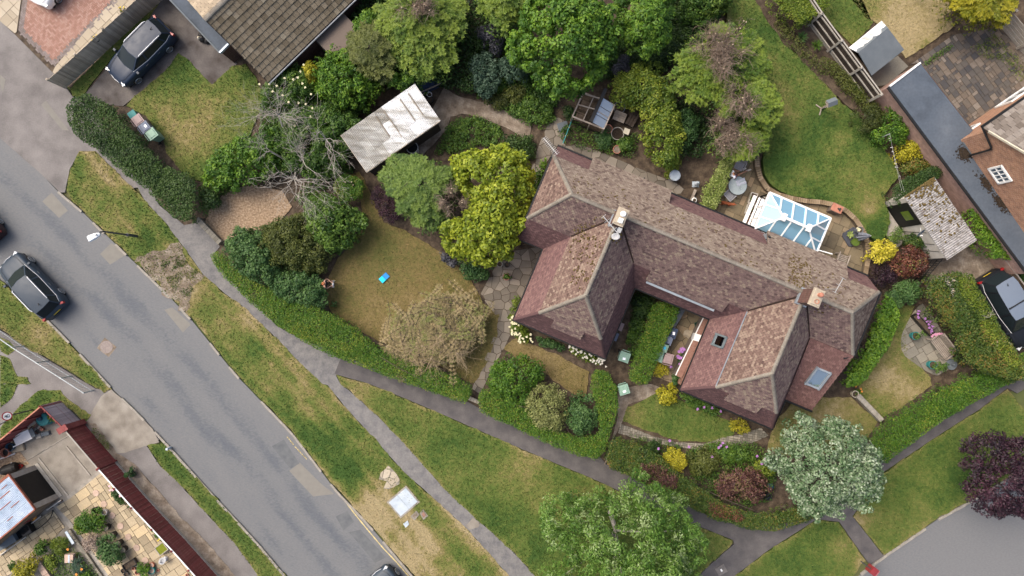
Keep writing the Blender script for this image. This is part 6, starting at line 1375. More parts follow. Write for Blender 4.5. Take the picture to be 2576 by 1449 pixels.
shrub("blue-green eucalyptus-like shrub beside the bark path",[(1180,150),(1205,130),(1235,135),(1250,170),(1255,215),(1235,248),(1205,240),(1185,200)],2.0,"lf_blue",leaf=(.16,.07),tint=.5)
shrub("second, smaller blue-green shrub tucked under the round bright tree",[(1255,150),(1290,140),(1325,160),(1330,200),(1300,215),(1265,200)],1.9,"lf_blue",leaf=(.16,.07),tint=.4)
shrub("dark undergrowth between the two tall trees at the top",[(1480,150),(1560,130),(1660,130),(1700,60),(1760,0),(1800,20),(1760,90),(1700,150),(1660,190),(1580,180),(1520,200)],1.6,"lf_dark",tint=.4)
shrub("dark evergreen at the top edge between laurel and lopped conifers",[(1690,-40),(1800,-50),(1850,-20),(1810,40),(1760,70),(1710,40)],3.0,"lf_green",zref=2,tint=.4)
shrub("feathery mid-green evergreen at the top edge near the raised lawn",[(1790,-50),(1850,-50),(1840,10),(1800,45),(1770,30)],3.2,"lf_conifer",zref=2.2,leaf=(.2,.06),tint=.45)
shrub("grey-leaved shrub under the round bright tree near the greenhouse",[(1528,165),(1560,140),(1585,150),(1580,185),(1550,195)],1.7,"lf_slate",tint=.7)
t=plant("ivy_hedge","thick bright ivy mass bending round the greenhouse corner","hedge",[(1530,215),(1560,185),(1620,158),(1660,165),(1672,200),(1695,240),(1705,290),(1718,340),(1712,390),(1690,425),(1660,420),(1640,390),(1615,355),(1620,320),(1605,280),(1580,262),(1545,262),(1528,245)],1.0,2.6,"lf_lime",zref=1.7,prof="dome",lobe=.42,leaf=(.14,.09),dens=720,tint=.36,lvar=.26,tvar=.25,up=.6,rt=.05)
shrub("dark green bush at the right foot of the ivy mass",[(1690,290),(1730,270),(1755,300),(1750,350),(1720,390),(1700,350)],1.5,"lf_bluegreen",tint=.4)
shrub("yellow-green spurge beside the metal drum",[(1672,425),(1690,400),(1712,395),(1715,415),(1690,445),(1672,448)],.9,"lf_lime",z0=.2,lobe=.2,tint=.6)
shrub("low green herb clump in front of the greenhouse",[(1490,340),(1525,322),(1545,345),(1540,370),(1505,375)],.7,"lf_bluegreen",z0=.15,lobe=.2,tint=.6)
shrub("small green clump in the greenhouse bed near the round stone pots",[(1548,352),(1575,340),(1598,355),(1590,378),(1560,380)],.7,"lf_green",z0=.15,lobe=.2,tint=.6)
shrub("weedy tuft by the greenhouse's left corner",[(1410,280),(1430,262),(1450,285),(1445,300),(1420,302)],.8,"lf_dark",z0=.15,lobe=.2,tint=.6)
shrub("low green ground plants inside the bend of the bark path",[(1075,385),(1110,355),(1122,320),(1150,295),(1200,290),(1250,310),(1275,345),(1262,372),(1200,368),(1130,390)],.45,"lf_green",z0=.12,lobe=.22,leaf=(.1,.07),tint=.62,trunk=False)
shrub("dark bush on the bend of the bark path by the house end",[(1262,350),(1300,335),(1340,350),(1345,390),(1315,405),(1270,385)],.9,"lf_dark",z0=.15,tint=.55)
shrub("rough bramble patch left of the greenhouse",[(1290,230),(1340,215),(1390,250),(1400,290),(1375,330),(1330,315),(1290,290),(1250,270)],.6,"lf_green",z0=.12,lobe=.22,tint=.6,trunk=False)
shrub("bramble and nettles below the blue-green shrubs",[(1180,235),(1240,245),(1290,215),(1330,210),(1310,260),(1240,272),(1190,262)],.8,"lf_olive",z0=.15,tint=.6,trunk=False)
shrub("dark purple berberis between path and soft conifer",[(935,485),(960,462),(985,485),(1000,520),(1008,550),(985,565),(955,545),(938,515)],1.3,"lf_purple",lobe=.26,leaf=(.08,.05),dens=900,tint=.5)
shrub("small slate-purple bush under the golden tree",[(1105,625),(1130,640),(1150,660),(1140,675),(1112,655)],1.0,"lf_slate",lobe=.2,tint=.5)
shrub("dark green bush below the golden tree by the paving",[(1150,660),(1190,655),(1235,665),(1240,690),(1215,715),(1175,700)],.9,"lf_bluegreen",tint=.4)
t=shrub("round clipped bush with a bare hole in its middle",ell(880,475,37,35,0,20,.03),1.3,"lf_hedge",lobe=.22,leaf=(.08,.05),dens=1000,prof="flat",tint=.5)
dead_top(t,tuple(t.location),(880,462,13,40),1.35,"twig_dark")
shrub("bright green tree-like shrub at the right of the lawn-edge thicket",[(760,500),(790,480),(830,490),(870,510),(905,530),(922,555),(905,590),(870,620),(835,635),(800,620),(770,570)],2.6,"lf_green",zref=1.8,leaf=(.17,.1),dens=560,tint=.75,lvar=.2)
shrub("olive brown shrub in the middle of the lawn-edge thicket",[(655,575),(700,545),(750,530),(790,560),(830,640),(810,680),(750,680),(690,670),(655,630)],2.3,"lf_olive",zref=1.6,tint=.6,leaf=(.12,.07))
shrub("grey-green viburnum at the footpath end of the lawn-edge thicket",[(558,610),(590,572),(640,580),(680,620),(700,690),(690,720),(640,720),(600,690),(570,650)],2.2,"lf_bluegreen",zref=1.6,leaf=(.15,.08),tint=.7,lvar=.2)
shrub("leafy viburnum next to the person in black on the lawn edge",[(690,690),(740,680),(790,690),(825,735),(830,770),(780,775),(720,765),(680,740)],2.0,"lf_bluegreen",zref=1.5,leaf=(.14,.085),tint=.65,lvar=.2)
shrub("dark bush between the two corner hedges and the gravel pad",[(505,480),(540,470),(560,495),(540,530),(510,520)],1.4,"lf_dark",tint=.6)
shrub("fresh green shrub inside the square-cornered hedge, left of the pale one",[(1222,960),(1245,920),(1275,895),(1320,895),(1365,915),(1368,950),(1330,985),(1325,1020),(1300,1040),(1270,1010),(1235,985)],1.9,"lf_bright",tint=.42,leaf=(.13,.07))
shrub("pale yellow-green shrub in the middle of the square-cornered hedge",[(1322,1000),(1350,970),(1380,962),(1420,985),(1432,1020),(1428,1060),(1405,1090),(1392,1104),(1375,1080),(1335,1070),(1320,1040)],2.1,"lf_pale",tint=.5,lobe=.3,leaf=(.1,.07))
shrub("blue-green shrub at the right inside the square-cornered hedge",[(1425,1020),(1450,995),(1490,995),(1508,1030),(1500,1075),(1460,1098),(1428,1080),(1420,1050)],1.8,"lf_bluegreen",tint=.65)
shrub("small acid yellow bush beside the row of bins",ell(1661,930,20,20,0,14,.1),.9,"lf_yellow",z0=.2,lobe=.18,leaf=(.09,.06),tint=.5)
shrub("yellow variegated bush below the bin yard at the lawn's corner",[(1648,985),(1665,970),(1690,965),(1708,985),(1705,1008),(1685,1020),(1660,1012)],1.0,"lf_yellow",z0=.2,lobe=.22,tint=.3)
shrub("green border shrub between yellow bush and the right-hand bay roof",[(1705,985),(1740,990),(1790,1015),(1830,1035),(1820,1050),(1770,1035),(1715,1010)],.7,"lf_green",z0=.15,lobe=.2,tint=.6,trunk=False)
shrub("yellow-green feathery bush in the front corner of the right-hand bay",[(1838,1060),(1860,1050),(1882,1065),(1885,1085),(1862,1092),(1840,1080)],.9,"lf_yellow",z0=.2,lobe=.2,leaf=(.14,.04),radial=.7,tint=.25)
shrub("clipped golden ball of privet by the sett path",ell(1697,1158,33,31,0,20,.03),1.25,"lf_yellow",z0=.5,lobe=.2,leaf=(.075,.055),dens=1100,tint=.42)
shrub("olive leafy border shrub right of the golden ball",[(1730,1140),(1770,1125),(1810,1135),(1815,1170),(1790,1200),(1750,1200),(1730,1175)],1.1,"lf_olive",z0=.3,tint=.8)
shrub("green herbaceous clump with lilac heads beside the sett path",[(1770,1120),(1830,1115),(1880,1120),(1910,1140),(1890,1165),(1830,1165),(1790,1145)],.8,"lf_green",z0=.2,tint=.7)
shrub("maroon smoke bush above the mixed hedge",[(1800,1215),(1830,1180),(1880,1170),(1925,1195),(1935,1235),(1900,1265),(1850,1265),(1810,1245)],1.7,"lf_maroon",tint=.55,lvar=.2)
shrub("low yellow-green bush between the smoke bush and the silver tree",[(1895,1165),(1925,1150),(1950,1165),(1950,1195),(1925,1200),(1900,1190)],1.0,"lf_lime",z0=.2,tint=.4)
shrub("dark spiky-leaved clump at the mixed hedge's back",[(1610,1120),(1640,1108),(1660,1118),(1655,1140),(1625,1145)],.8,"lf_dark",z0=.15,leaf=(.3,.035),lobe=.2,tint=.6,trunk=False)
plant("wall_shrub","climbing green shrub along the right end wall of the house","shrub",[(2212,742),(2235,760),(2248,790),(2235,830),(2222,870),(2190,910),(2165,950),(2130,968),(2105,970),(2125,935),(2148,905),(2170,860),(2195,800)],.6,2.2,"lf_bright",zref=1.4,lobe=.34,leaf=(.15,.1),dens=560,tint=.48,lvar=.2,prof="flat")
shrub("bright yellow shrub at the patio's outer corner",[(2182,640),(2195,615),(2215,598),(2240,612),(2258,625),(2240,645),(2215,660),(2195,662)],1.9,"lf_yellow",lobe=.26,leaf=(.12,.08),dens=560,tint=.7)
shrub("rusty red-leaved shrub between yellow shrub and metal gate",[(2235,655),(2260,625),(2300,615),(2330,640),(2332,675),(2305,698),(2265,690),(2238,680)],1.7,"lf_redbrown",tint=.5,lvar=.2)
shrub("near-black purple shrub below the yellow one by the house corner",[(2188,680),(2210,660),(2245,668),(2258,700),(2240,728),(2205,722),(2190,705)],1.3,"lf_purple",tint=.25,leaf=(.08,.05),dens=900)
shrub("blue-green conical shrub above the side lawn",[(2228,735),(2262,712),(2300,705),(2325,725),(2310,750),(2290,770),(2255,775),(2235,758)],1.5,"lf_bluegreen",leaf=(.18,.05),radial=.7,tint=.75)
shrub("soft rounded grey-green bush beside the garage wall",ell(2252,592,22,20,0,14,.08),1.3,"lf_conifer_soft",lobe=.22,leaf=(.1,.045),tint=.7)
shrub("dark mixed shrub under the satellite dish",[(2270,600),(2300,585),(2345,600),(2358,625),(2335,645),(2290,625)],1.4,"lf_mixed",tint=.35)
shrub("dense dark brown-green bush right of the bird table",[(2135,290),(2160,270),(2200,262),(2225,280),(2225,310),(2200,345),(2165,335),(2140,315)],1.5,"lf_olive",zb=.42,lobe=.24,leaf=(.09,.05),dens=900,tint=.35)
shrub("bright green bush against the pink outbuilding wall",[(2190,335),(2225,290),(2232,262),(2265,265),(2285,300),(2292,335),(2270,365),(2235,375),(2205,360)],1.8,"lf_bright",zb=.42,tint=.45)
shrub("golden yellow bush below the bright green one",[(2242,385),(2262,358),(2300,350),(2330,360),(2340,385),(2310,395),(2275,408),(2250,410)],1.4,"lf_yellow",zb=.42,lobe=.26,tint=.35)
shrub("rust-tinged mixed bush between golden bush and privet",[(2262,415),(2300,395),(2340,395),(2348,415),(2320,435),(2280,442)],1.2,"lf_mixed",zb=.42,tint=.75)
shrub("green shrub against the slatted fence at the far right",[(2545,690),(2580,680),(2620,700),(2620,760),(2580,750),(2555,720)],1.2,"lf_green",tint=.5)
shrub("dark green bush in the bed between the houses",[(1590,745),(1625,735),(1650,755),(1630,800),(1600,805),(1585,780)],.8,"lf_dark",z0=.2,leaf=(.2,.04),tint=.5)
shrub("green ground plants along the bin side of the left-hand house",[(1585,800),(1620,800),(1625,850),(1605,900),(1580,900),(1575,850)],.35,"lf_green",z0=.12,lobe=.2,tint=.45,trunk=False)
t=shrub("white flowering border climbing the left side of the left-hand bay",[(1282,790),(1290,750),(1308,745),(1308,790),(1300,805),(1335,840),(1330,862),(1295,850),(1280,825)],.9,"lf_lime",z0=.2,lobe=.2,tint=.35,trunk=False)
flowers(t,[(random.uniform(1280,1305),random.uniform(790,845),1.0)for _ in range(32)]+[(random.uniform(1300,1340),random.uniform(838,862),.95)for _ in range(20)],"fl_cream",.055)
t=shrub("white and pink flower border below the front bay of the left-hand house",[(1425,865),(1460,870),(1500,893),(1522,905),(1528,918),(1500,918),(1460,902),(1430,888)],.8,"lf_lime",z0=.2,lobe=.2,tint=.4,trunk=False)
flowers(t,[(random.uniform(1428,1520),0,0)for _ in range(0)]+[(x,872+(x-1428)*.42+random.uniform(-10,14),.9)for x in(random.uniform(1428,1525)for _ in range(52))],"fl_white",.055)
t=shrub("green foundation planting under the middle of the left-hand bay",[(1340,845),(1380,852),(1420,868),(1425,885),(1390,880),(1345,862)],.6,"lf_bluegreen",z0=.15,lobe=.18,tint=.6,trunk=False)
t=shrub("lilac allium clump along the low brick wall",[(1715,880),(1728,885),(1722,920),(1705,965),(1690,985),(1690,950),(1702,915)],.6,"lf_bluegreen",z0=.15,lobe=.16,tint=.6,trunk=False)
flowers(t,[(1288+x/3,483+y/3,.8)for x,y in((1275,1185),(1290,1180),(1270,1200),(1300,1190),(1260,1205),(1285,1205),(1255,1250),(1270,1255),(1265,1245),(1265,1300),(1200,1320),(1250,1240),(1275,1250))],"fl_lilac",.08)
t=[o for o in COL.objects if o.get("label","").startswith("green herbaceous")][0]
flowers(t,[(1288+x/3,966+y/3,1.0)for x,y in((1575,465),(1560,480),(1620,475),(1590,445),(1335,475),(1190,428),(1105,488),(1510,550),(1400,190),(1450,175),(1510,180),(1575,205),(1850,545),(1885,602),(1910,565))],"fl_lilac",.075)
for k,(x,y,r,m,s)in enumerate(((2015,96,17,"lf_bluegreen","blue-green yucca nearest the clipped hedge"),(2052,117,17,"lf_green","green yucca below the blue-green one"))):
 t=thing("yucca","spiky "+s,"plant",W(x,y,.42));n=70;az=rng.uniform(0,2*PI,n);el=rng.uniform(.1,1.2,n);d=np.c_[np.cos(az)*np.cos(el),np.sin(az)*np.cos(el),np.sin(el)]
 V,F=leaves(d*.22+np.array([0,0,.1]),unit(np.c_[-np.cos(az)*np.sin(el),-np.sin(az)*np.sin(el),np.cos(el)]),np.full(n,.42),np.full(n,.04),dirv=d);np_mesh("leaf_rosette",V,F,m,t,np.repeat(rng.uniform(.3,.9,n),4))
shrub("scatter of low weeds along the bed by the railed fence",[(2075,140),(2110,170),(2160,220),(2200,262),(2180,285),(2130,245),(2085,190),(2060,150)],.85,"lf_olive",zb=.42,z0=.5,lobe=.14,leaf=(.09,.06),dens=260,tint=.8,trunk=False)
shrub("green perennials in the middle of the bed by the railed fence",[(2130,215),(2160,205),(2180,240),(2165,258)],.8,"lf_green",zb=.42,z0=.5,lobe=.16,tint=.7,trunk=False)
for lab,poly,z1,m,kw in(("bushy green plant among the pots at the cream flags",[(190,1310),(210,1285),(245,1282),(262,1305),(255,1335),(220,1345),(195,1335)],1.2,"lf_bright",dict(tint=.3)),("bright lime cushion at the left of the pot plants",ell(202,1325,16,15),.8,"lf_lime",dict(tint=.5,lobe=.18)),("pale dusty pink flowering shrub",[(205,1360),(225,1342),(250,1350),(256,1375),(240,1395),(215,1390)],1.0,"lf_dusty",dict(tint=.6,lobe=.18,leaf=(.07,.05),dens=1100)),("dark leafy bush below the pale pink shrub",[(240,1355),(275,1340),(300,1365),(310,1405),(285,1428),(255,1415),(248,1385)],1.2,"lf_bluegreen",dict(tint=.6)),("feathery yellow-green grass clump by the shed path",[(125,1360),(150,1345),(172,1355),(175,1385),(150,1398),(128,1385)],.8,"lf_lime",dict(leaf=(.24,.03),radial=.8,tint=.35,lobe=.2)),("round dark green bush by the shed path",ell(107,1378,18,19),.9,"lf_green",dict(tint=.55,lobe=.2)),("mustard yellow bush at the bottom left",[(38,1430),(55,1405),(85,1393),(98,1410),(88,1440),(60,1462),(40,1450)],1.1,"lf_yellow",dict(tint=.12,lobe=.24)),("small green bush left of the mustard yellow one",ell(30,1424,10,12),.6,"lf_green",dict(tint=.6,lobe=.16)),("yellow spreading plant beside the concrete path",[(105,1400),(130,1395),(145,1410),(140,1440),(120,1430)],.7,"lf_lime",dict(tint=.5,lobe=.18)),("blue-grey spiky plant near the old stone box",[(180,1408),(205,1400),(220,1420),(210,1440),(185,1438)],.7,"lf_blue",dict(leaf=(.26,.03),radial=.7,tint=.6,lobe=.2)),("orange dotted leafy plants at the bottom edge",[(185,1440),(215,1435),(240,1450),(235,1475),(190,1475)],.7,"lf_bright",dict(tint=.4,lobe=.2)),("rose bush with pink blooms against the red fence",[(280,1222),(295,1215),(318,1245),(335,1270),(325,1282),(305,1265),(288,1245)],1.1,"lf_dark",dict(tint=.6,lobe=.2)),("low green border plants along the red fence's white edge",[(340,1278),(352,1275),(395,1330),(412,1360),(402,1362),(370,1320)],.5,"lf_green",dict(tint=.6,lobe=.15,trunk=False)),("tuft of green leaves at the lower end of the red fence",[(458,1405),(470,1402),(500,1440),(520,1465),(500,1462),(475,1435)],.5,"lf_green",dict(tint=.5,lobe=.15,trunk=False)),("yellow-green plant in the corner of the lilac fence panels",[(118,1040),(135,1032),(150,1048),(145,1060),(125,1055)],.9,"lf_lime",dict(tint=.6,lobe=.18)),("green potted clump among tubs at the bottom of the cream flags",[(345,1420),(365,1412),(380,1430),(372,1455),(350,1452)],.7,"lf_bright",dict(tint=.35,lobe=.18)),("straggly brown weeds outside the dark red fence",[(222,1070),(240,1072),(285,1130),(290,1150),(270,1135),(235,1095)],.5,"lf_olive",dict(tint=.8,lobe=.18,trunk=False,leaf=(.1,.04),dens=300)),("little dark shrub poking over the red fence",ell(322,1192,9,9),1.2,"lf_bluegreen",dict(tint=.4,lobe=.18))):
 t=shrub(lab,poly,z1,m,z0=.2,**kw)
 if "rose" in lab:flowers(t,[(644*0+x/3,966+y/3,1.1)for x,y in((830,800),(865,770),(895,775),(850,800),(920,790),(905,845),(825,770),(885,750))],"fl_palepink",.07);flowers(t,[(318,1249,1.15)],"fl_pink",.12)
 if "orange" in lab:flowers(t,[(205,1432,.8),(212,1470,.8),(170,1382,.8),(192,1445,.8)],"fl_orange",.07)
 if "low green border" in lab:flowers(t,[(395,1325,.6),(397,1360,.6),(404,1350,.6),(401,1356,.6)],"fl_yellow",.05);flowers(t,[(416,1358,.6),(413,1352,.6),(418,1364,.6)],"fl_paleblue",.09)
def undergrowth(poly,z1,mat,dens=330,tint=.4,leaf=(.15,.08),lobe=.32):
 P=[tuple(W(x,y,z1*.6).to_2d())for x,y in poly];o,_=crown(P,.12,z1,mat,lobe=lobe,leaf=leaf,dens=dens,prof="flat",org=(0,0,0),name="undergrowth",tint=tint,lvar=.2,zjit=.6,jit=.8);o["kind"]="stuff"
undergrowth([(880,60),(930,-40),(1310,-40),(1290,100),(1200,140),(1190,240),(1110,215),(1060,190),(960,210),(900,190)],1.4,"lf_dark")
undergrowth([(1180,100),(1320,90),(1420,230),(1400,270),(1300,225),(1200,250)],.6,"lf_green",tint=.35)
undergrowth([(1480,120),(1560,60),(1700,-40),(1860,-50),(1800,60),(1700,160),(1660,180),(1560,180),(1520,205),(1470,220)],1.2,"lf_dark",tint=.5)
undergrowth([(1690,220),(1740,250),(1800,300),(1790,360),(1760,400),(1715,400),(1690,330)],.8,"lf_dark",tint=.35,dens=200)
undergrowth([(660,235),(760,200),(860,200),(940,250),(920,270),(870,330),(860,380),(800,420),(700,440),(640,400),(660,320)],1.1,"lf_green",tint=.4)
undergrowth([(500,470),(600,440),(620,465),(560,490),(520,540),(505,520)],.7,"lf_green",tint=.4)
undergrowth([(600,585),(700,560),(760,540),(800,500),(860,520),(880,560),(820,640),(790,700),(640,690)],.9,"lf_dark",tint=.6)
undergrowth([(790,430),(850,400),(900,430),(845,465),(820,480),(760,520),(740,500)],.35,"lf_green",tint=.4,dens=160)
undergrowth([(1400,330),(1450,300),(1490,330),(1560,340),(1610,330),(1600,400),(1560,395),(1480,380),(1420,360)],.3,"lf_green",tint=.5,dens=180,lobe=.2,leaf=(.1,.07))
undergrowth([(1380,395),(1375,420),(1345,530),(1332,560),(1320,540),(1345,440),(1365,400)],.5,"lf_bright",tint=.4,dens=300,lobe=.2)
undergrowth([(1720,1130),(1800,1110),(1900,1110),(1960,1160),(1940,1260),(1880,1275),(1800,1250),(1740,1200)],.5,"lf_green",tint=.5,dens=300,lobe=.22,leaf=(.1,.06))
undergrowth([(1575,1090),(1600,1095),(1680,1110),(1720,1120),(1700,1150),(1650,1135),(1590,1105)],.3,"lf_green",tint=.5,dens=220,lobe=.18,leaf=(.1,.05))
undergrowth([(2080,150),(2110,170),(2165,225),(2205,268),(2190,300),(2150,262),(2095,200),(2062,150)],.95,"lf_olive",tint=.8,dens=420,lobe=.16,leaf=(.1,.05))
undergrowth([(1590,740),(1640,740),(1620,800),(1600,860),(1578,900),(1580,820)],.3,"lf_dark",tint=.6,dens=300,lobe=.2,leaf=(.14,.03))
undergrowth([(115,1390),(180,1375),(235,1420),(270,1470),(150,1500),(100,1440)],.4,"lf_green",tint=.6,dens=240,lobe=.18,leaf=(.1,.05))
t=shrub("patch of orange nasturtium by the round white pot",[(2146,985),(2158,975),(2170,985),(2165,1000),(2150,998)],.3,"lf_bright",z0=.12,lobe=.14,tint=.5,trunk=False);flowers(t,[(2166,978,.35),(2168,985,.35),(2153,972,.35)],"fl_orange",.06)
undergrowth([(1960,30),(2000,90),(2060,150),(2100,200),(2060,190),(1990,125),(1940,65)],.75,"lf_olive",tint=.6,dens=260,lobe=.16,leaf=(.1,.05))
undergrowth([(2440,120),(2500,80),(2560,140),(2590,190),(2560,210),(2520,150),(2470,150)],.28,"lf_lime",tint=.25,dens=130,lobe=.12,leaf=(.07,.05))
undergrowth([(2315,160),(2390,110),(2400,118),(2330,168)],.3,"lf_green",tint=.6,dens=300,lobe=.12,leaf=(.08,.05))
# vehicles
def paint(name,c,rough=.35,coat=.0):
 m=bpy.data.materials.new(name);m.use_nodes=True;b=m.node_tree.nodes["Principled BSDF"];b.inputs["Base Color"].default_value=lin(c);b.inputs["Roughness"].default_value=rough;b.inputs["Metallic"].default_value=0;b.inputs["Specular IOR Level"].default_value=.28
 b.inputs["Coat Weight"].default_value=coat;b.inputs["Coat Roughness"].default_value=.08
 n=m.node_tree.nodes;L=m.node_tree.links;nz=n.new("ShaderNodeTexNoise");nz.inputs["Scale"].default_value=5;mr=n.new("ShaderNodeMapRange");mr.inputs["To Min"].default_value=rough*.7;mr.inputs["To Max"].default_value=rough*1.5
 L.new(nz.outputs[0],mr.inputs[0]);L.new(mr.outputs[0],b.inputs["Roughness"]);MATS[name]=m;return m
paint("car_navy",(.018,.03,.055));paint("car_slate",(.03,.045,.065));paint("car_black",(.012,.014,.018));paint("car_silver",(.15,.185,.24),.4);paint("car_white",(.70,.71,.72));paint("car_darkred",(.03,.012,.015))  # blue in the dark paints is sky reflection put into the colour
paint("car_glass",(.015,.022,.026),.12,0);paint("chrome",(.75,.76,.78),.15);M("tyre",[(.012,.012,.012),(.022,.022,.022)],6,rough=.9);M("alloy",[(.32,.33,.34),(.45,.46,.47)],6,rough=.35,metal=.7)
M("lens_red",[(.25,.012,.014),(.32,.02,.022)],4,rough=.2);M("lens_clear",[(.55,.58,.6),(.7,.72,.74)],4,rough=.1);M("plate_yellow",[(.62,.45,.02),(.7,.52,.05)],4,rough=.5);M("trim_black",[(.012,.012,.012),(.02,.02,.02)],4,rough=.5)
def grid_mesh(mb,rows,close=False):
 k=len(rows[0]);base=[p for r in rows for p in r];fs=[]
 for i in range(len(rows)-1):
  for j in range(k-1):fs.append((i*k+j,i*k+j+1,(i+1)*k+j+1,(i+1)*k+j))
 mb.add(base,fs);return mb
def car(label,loc,rz,L=4.35,Wd=1.8,Ht=1.58,body="car_navy",roofm=None,rails="chrome",estate=True,canopy=False,plate=True,belt=.98,group="parked cars"):
 t=thing("parked_car",label,"car",loc,rz,group);w=Wd/2;roofm=roofm or body
 xs=[-.5,-.485,-.45,-.38,-.25,0,.18,.26,.36,.44,.48,.5];ws=[.78,.86,.93,.985,1,1,.995,.98,.95,.88,.78,.66]
 zt=[belt-.22,belt-.06,belt-.0,belt,belt,belt,belt-.02,belt-.03,belt-.09,belt-.17,belt-.25,belt-.36]
 rows=[]
 for x,k,z in zip(xs,ws,zt):
  h=w*k;r=[]
  for yy,zz in((-.93,.24),(-.985,.36),(-1,.58),(-.985,z-.16),(-.94,z-.05),(-.84,z),(-.42,z+.02),(0,z+.03),(.42,z+.02),(.84,z),(.94,z-.05),(.985,z-.16),(1,.58),(.985,.36),(.93,.24)):r.append((x*L,h*yy,max(.22,zz if zz<.6 else min(zz,z))))
  rows.append(r)
 mb=MB();grid_mesh(mb,rows);n=len(rows[0]);mb.add(rows[0],[tuple(range(n))]);mb.add(rows[-1],[tuple(range(n))[::-1]]);mb.build("body",body,t,smooth=True)
 mb=MB();mb.box((0,0,.26),(L*.9,Wd*.86,.16));mb.build("underbody","trim_black",t)
 mb=MB();zb=lambda x:belt-.03-(x-.26)/.24*.24
 for s in(-1,1):mb.tube([(L*.25,s*w*.72,belt+.005),(L*.40,s*w*.66,belt-.09),(L*.465,s*w*.5,belt-.17)],.008,4)
 mb.build("bonnet_seam","trim_black",t)
 xw,xr0,xr1,xb=.245*L,.07*L,-.40*L if estate else-.30*L,-.475*L;wb,wr=w*.90,w*.70;zb_=belt-.01;H1=Ht
 B=[(xw,-wb*.86),(xw+.10,0),(xw,wb*.86),(0,wb),(xb*.75,wb*.97),(xb,wb*.82),(xb-.03,0),(xb,-wb*.82),(xb*.75,-wb*.97),(0,-wb)]
 Rf=[(xr0,-wr*.9),(xr0+.07,0),(xr0,wr*.9),(0-.1,wr),(xr1*.8,wr*.97),(xr1,wr*.86),(xr1-.04,0),(xr1,-wr*.86),(xr1*.8,-wr*.97),(-.1,-wr)]
 hz=[H1-.06,H1-.04,H1-.06,H1-.035,H1-.04,H1-.07,H1-.05,H1-.07,H1-.04,H1-.035]
 b3=[Vector((x,y,zb_))for x,y in B];r3=[Vector((x,y,z))for(x,y),z in zip(Rf,hz)]
 mb=MB();k=len(b3);mb.add(b3+r3,[(i,(i+1)%k,k+(i+1)%k,k+i)for i in range(k)]);mb.build("cabin",body,t,smooth=False)
 rr=[[],[],[],[]]
 mb=MB();c0=Vector(((xr0+xr1)/2,0,H1+.01));inn=[p*.6+c0*.4+Vector((0,0,.022))for p in r3];mb.add(r3+inn+[c0+Vector((0,0,.01))],[(i,(i+1)%k,k+(i+1)%k,k+i)for i in range(k)]+[(k+i,k+(i+1)%k,2*k)for i in range(k)]);mb.build("roof",roofm,t,smooth=True)
 def glass(name,pts,f=.07,up=.006):
  c=sum(pts,Vector())/len(pts);nrm=(pts[1]-pts[0]).cross(pts[-1]-pts[0]).normalized();nrm=nrm if nrm.dot(c-Vector((0,0,.9)))>0 else-nrm
  mb=MB();mb.add([p+(c-p)*f+nrm*up for p in pts],[tuple(range(len(pts)))]);return mb.build(name,"car_glass",t)
 mbw=[b3[0],b3[1],r3[1],r3[0]],[b3[1],b3[2],r3[2],r3[1]]
 mb=MB();nu=.008
 def inset(p,c):return p+(c-p)*.09
 cw=(b3[0]+b3[2]+r3[0]+r3[2]+b3[1]+r3[1])/6;P_=[inset(p,cw)+Vector((nu,0,nu))for p in(b3[0],b3[1],b3[2],r3[2],r3[1],r3[0])];mb.add(P_,[(0,1,4,5),(1,2,3,4)]);mb.build("windscreen","car_glass",t,smooth=True)
 cr=(b3[5]+b3[7]+r3[5]+r3[7]+b3[6]+r3[6])/6;mb=MB();P_=[inset(p,cr)+Vector((-nu,0,nu))for p in(b3[5],b3[6],b3[7],r3[7],r3[6],r3[5])];mb.add(P_,[(0,1,4,5),(1,2,3,4)]);mb.build("rear_window","car_glass",t,smooth=True)
 for s in(1,-1):
  ids=(2,3,4,5)if s==1 else(0,9,8,7);bb=[b3[i]for i in ids];rt=[r3[i]for i in ids]
  for a in range(3):
   pts=[bb[a],bb[a+1],rt[a+1],rt[a]];c=sum(pts,Vector())/4;mb=MB();o=Vector((0,s*.008,.004))
   mb.add([p*.9+c*.1+o for p in pts],[(0,1,2,3)]);mb.build("side_window","car_glass",t)
  mb=MB();mb.tube([bb[0]*.97+rt[0]*.03+Vector((0,s*.012,0)),bb[1]+Vector((0,s*.012,.0)),bb[2]+Vector((0,s*.012,0)),bb[3]+Vector((.1,s*.012,.03))],.013,4);mb.build("window_trim","chrome",t)
  if rails:mb=MB();mb.tube([(xr0-.15,s*wr*.93,H1-.03),(xr0-.25,s*wr*.95,H1+.03),(xr1+.35,s*wr*.95,H1+.03),(xr1+.2,s*wr*.92,H1-.03)],.024,6);mb.build("roof_rail",rails,t)
  mb=MB();mb.box((xw-.16,s*(w+.06),belt+.02),(.14,.2,.13),taper=.8);mb.build("mirror",body,t)
  mb=MB();mb.box((L*.462,s*w*.66,belt-.27),(.16,.34,.1),s*-.45);mb.build("headlight","lens_clear",t)
  mb=MB();mb.box((-L*.478,s*w*.78,belt-.1),(.12,.22,.17),s*.35);mb.build("tail_light","lens_red",t)
  for x in(.05,-.17):mb=MB();mb.box((x*L,s*(w*1.0+.008),belt-.14),(.18,.03,.03));mb.build("door_handle",body,t)
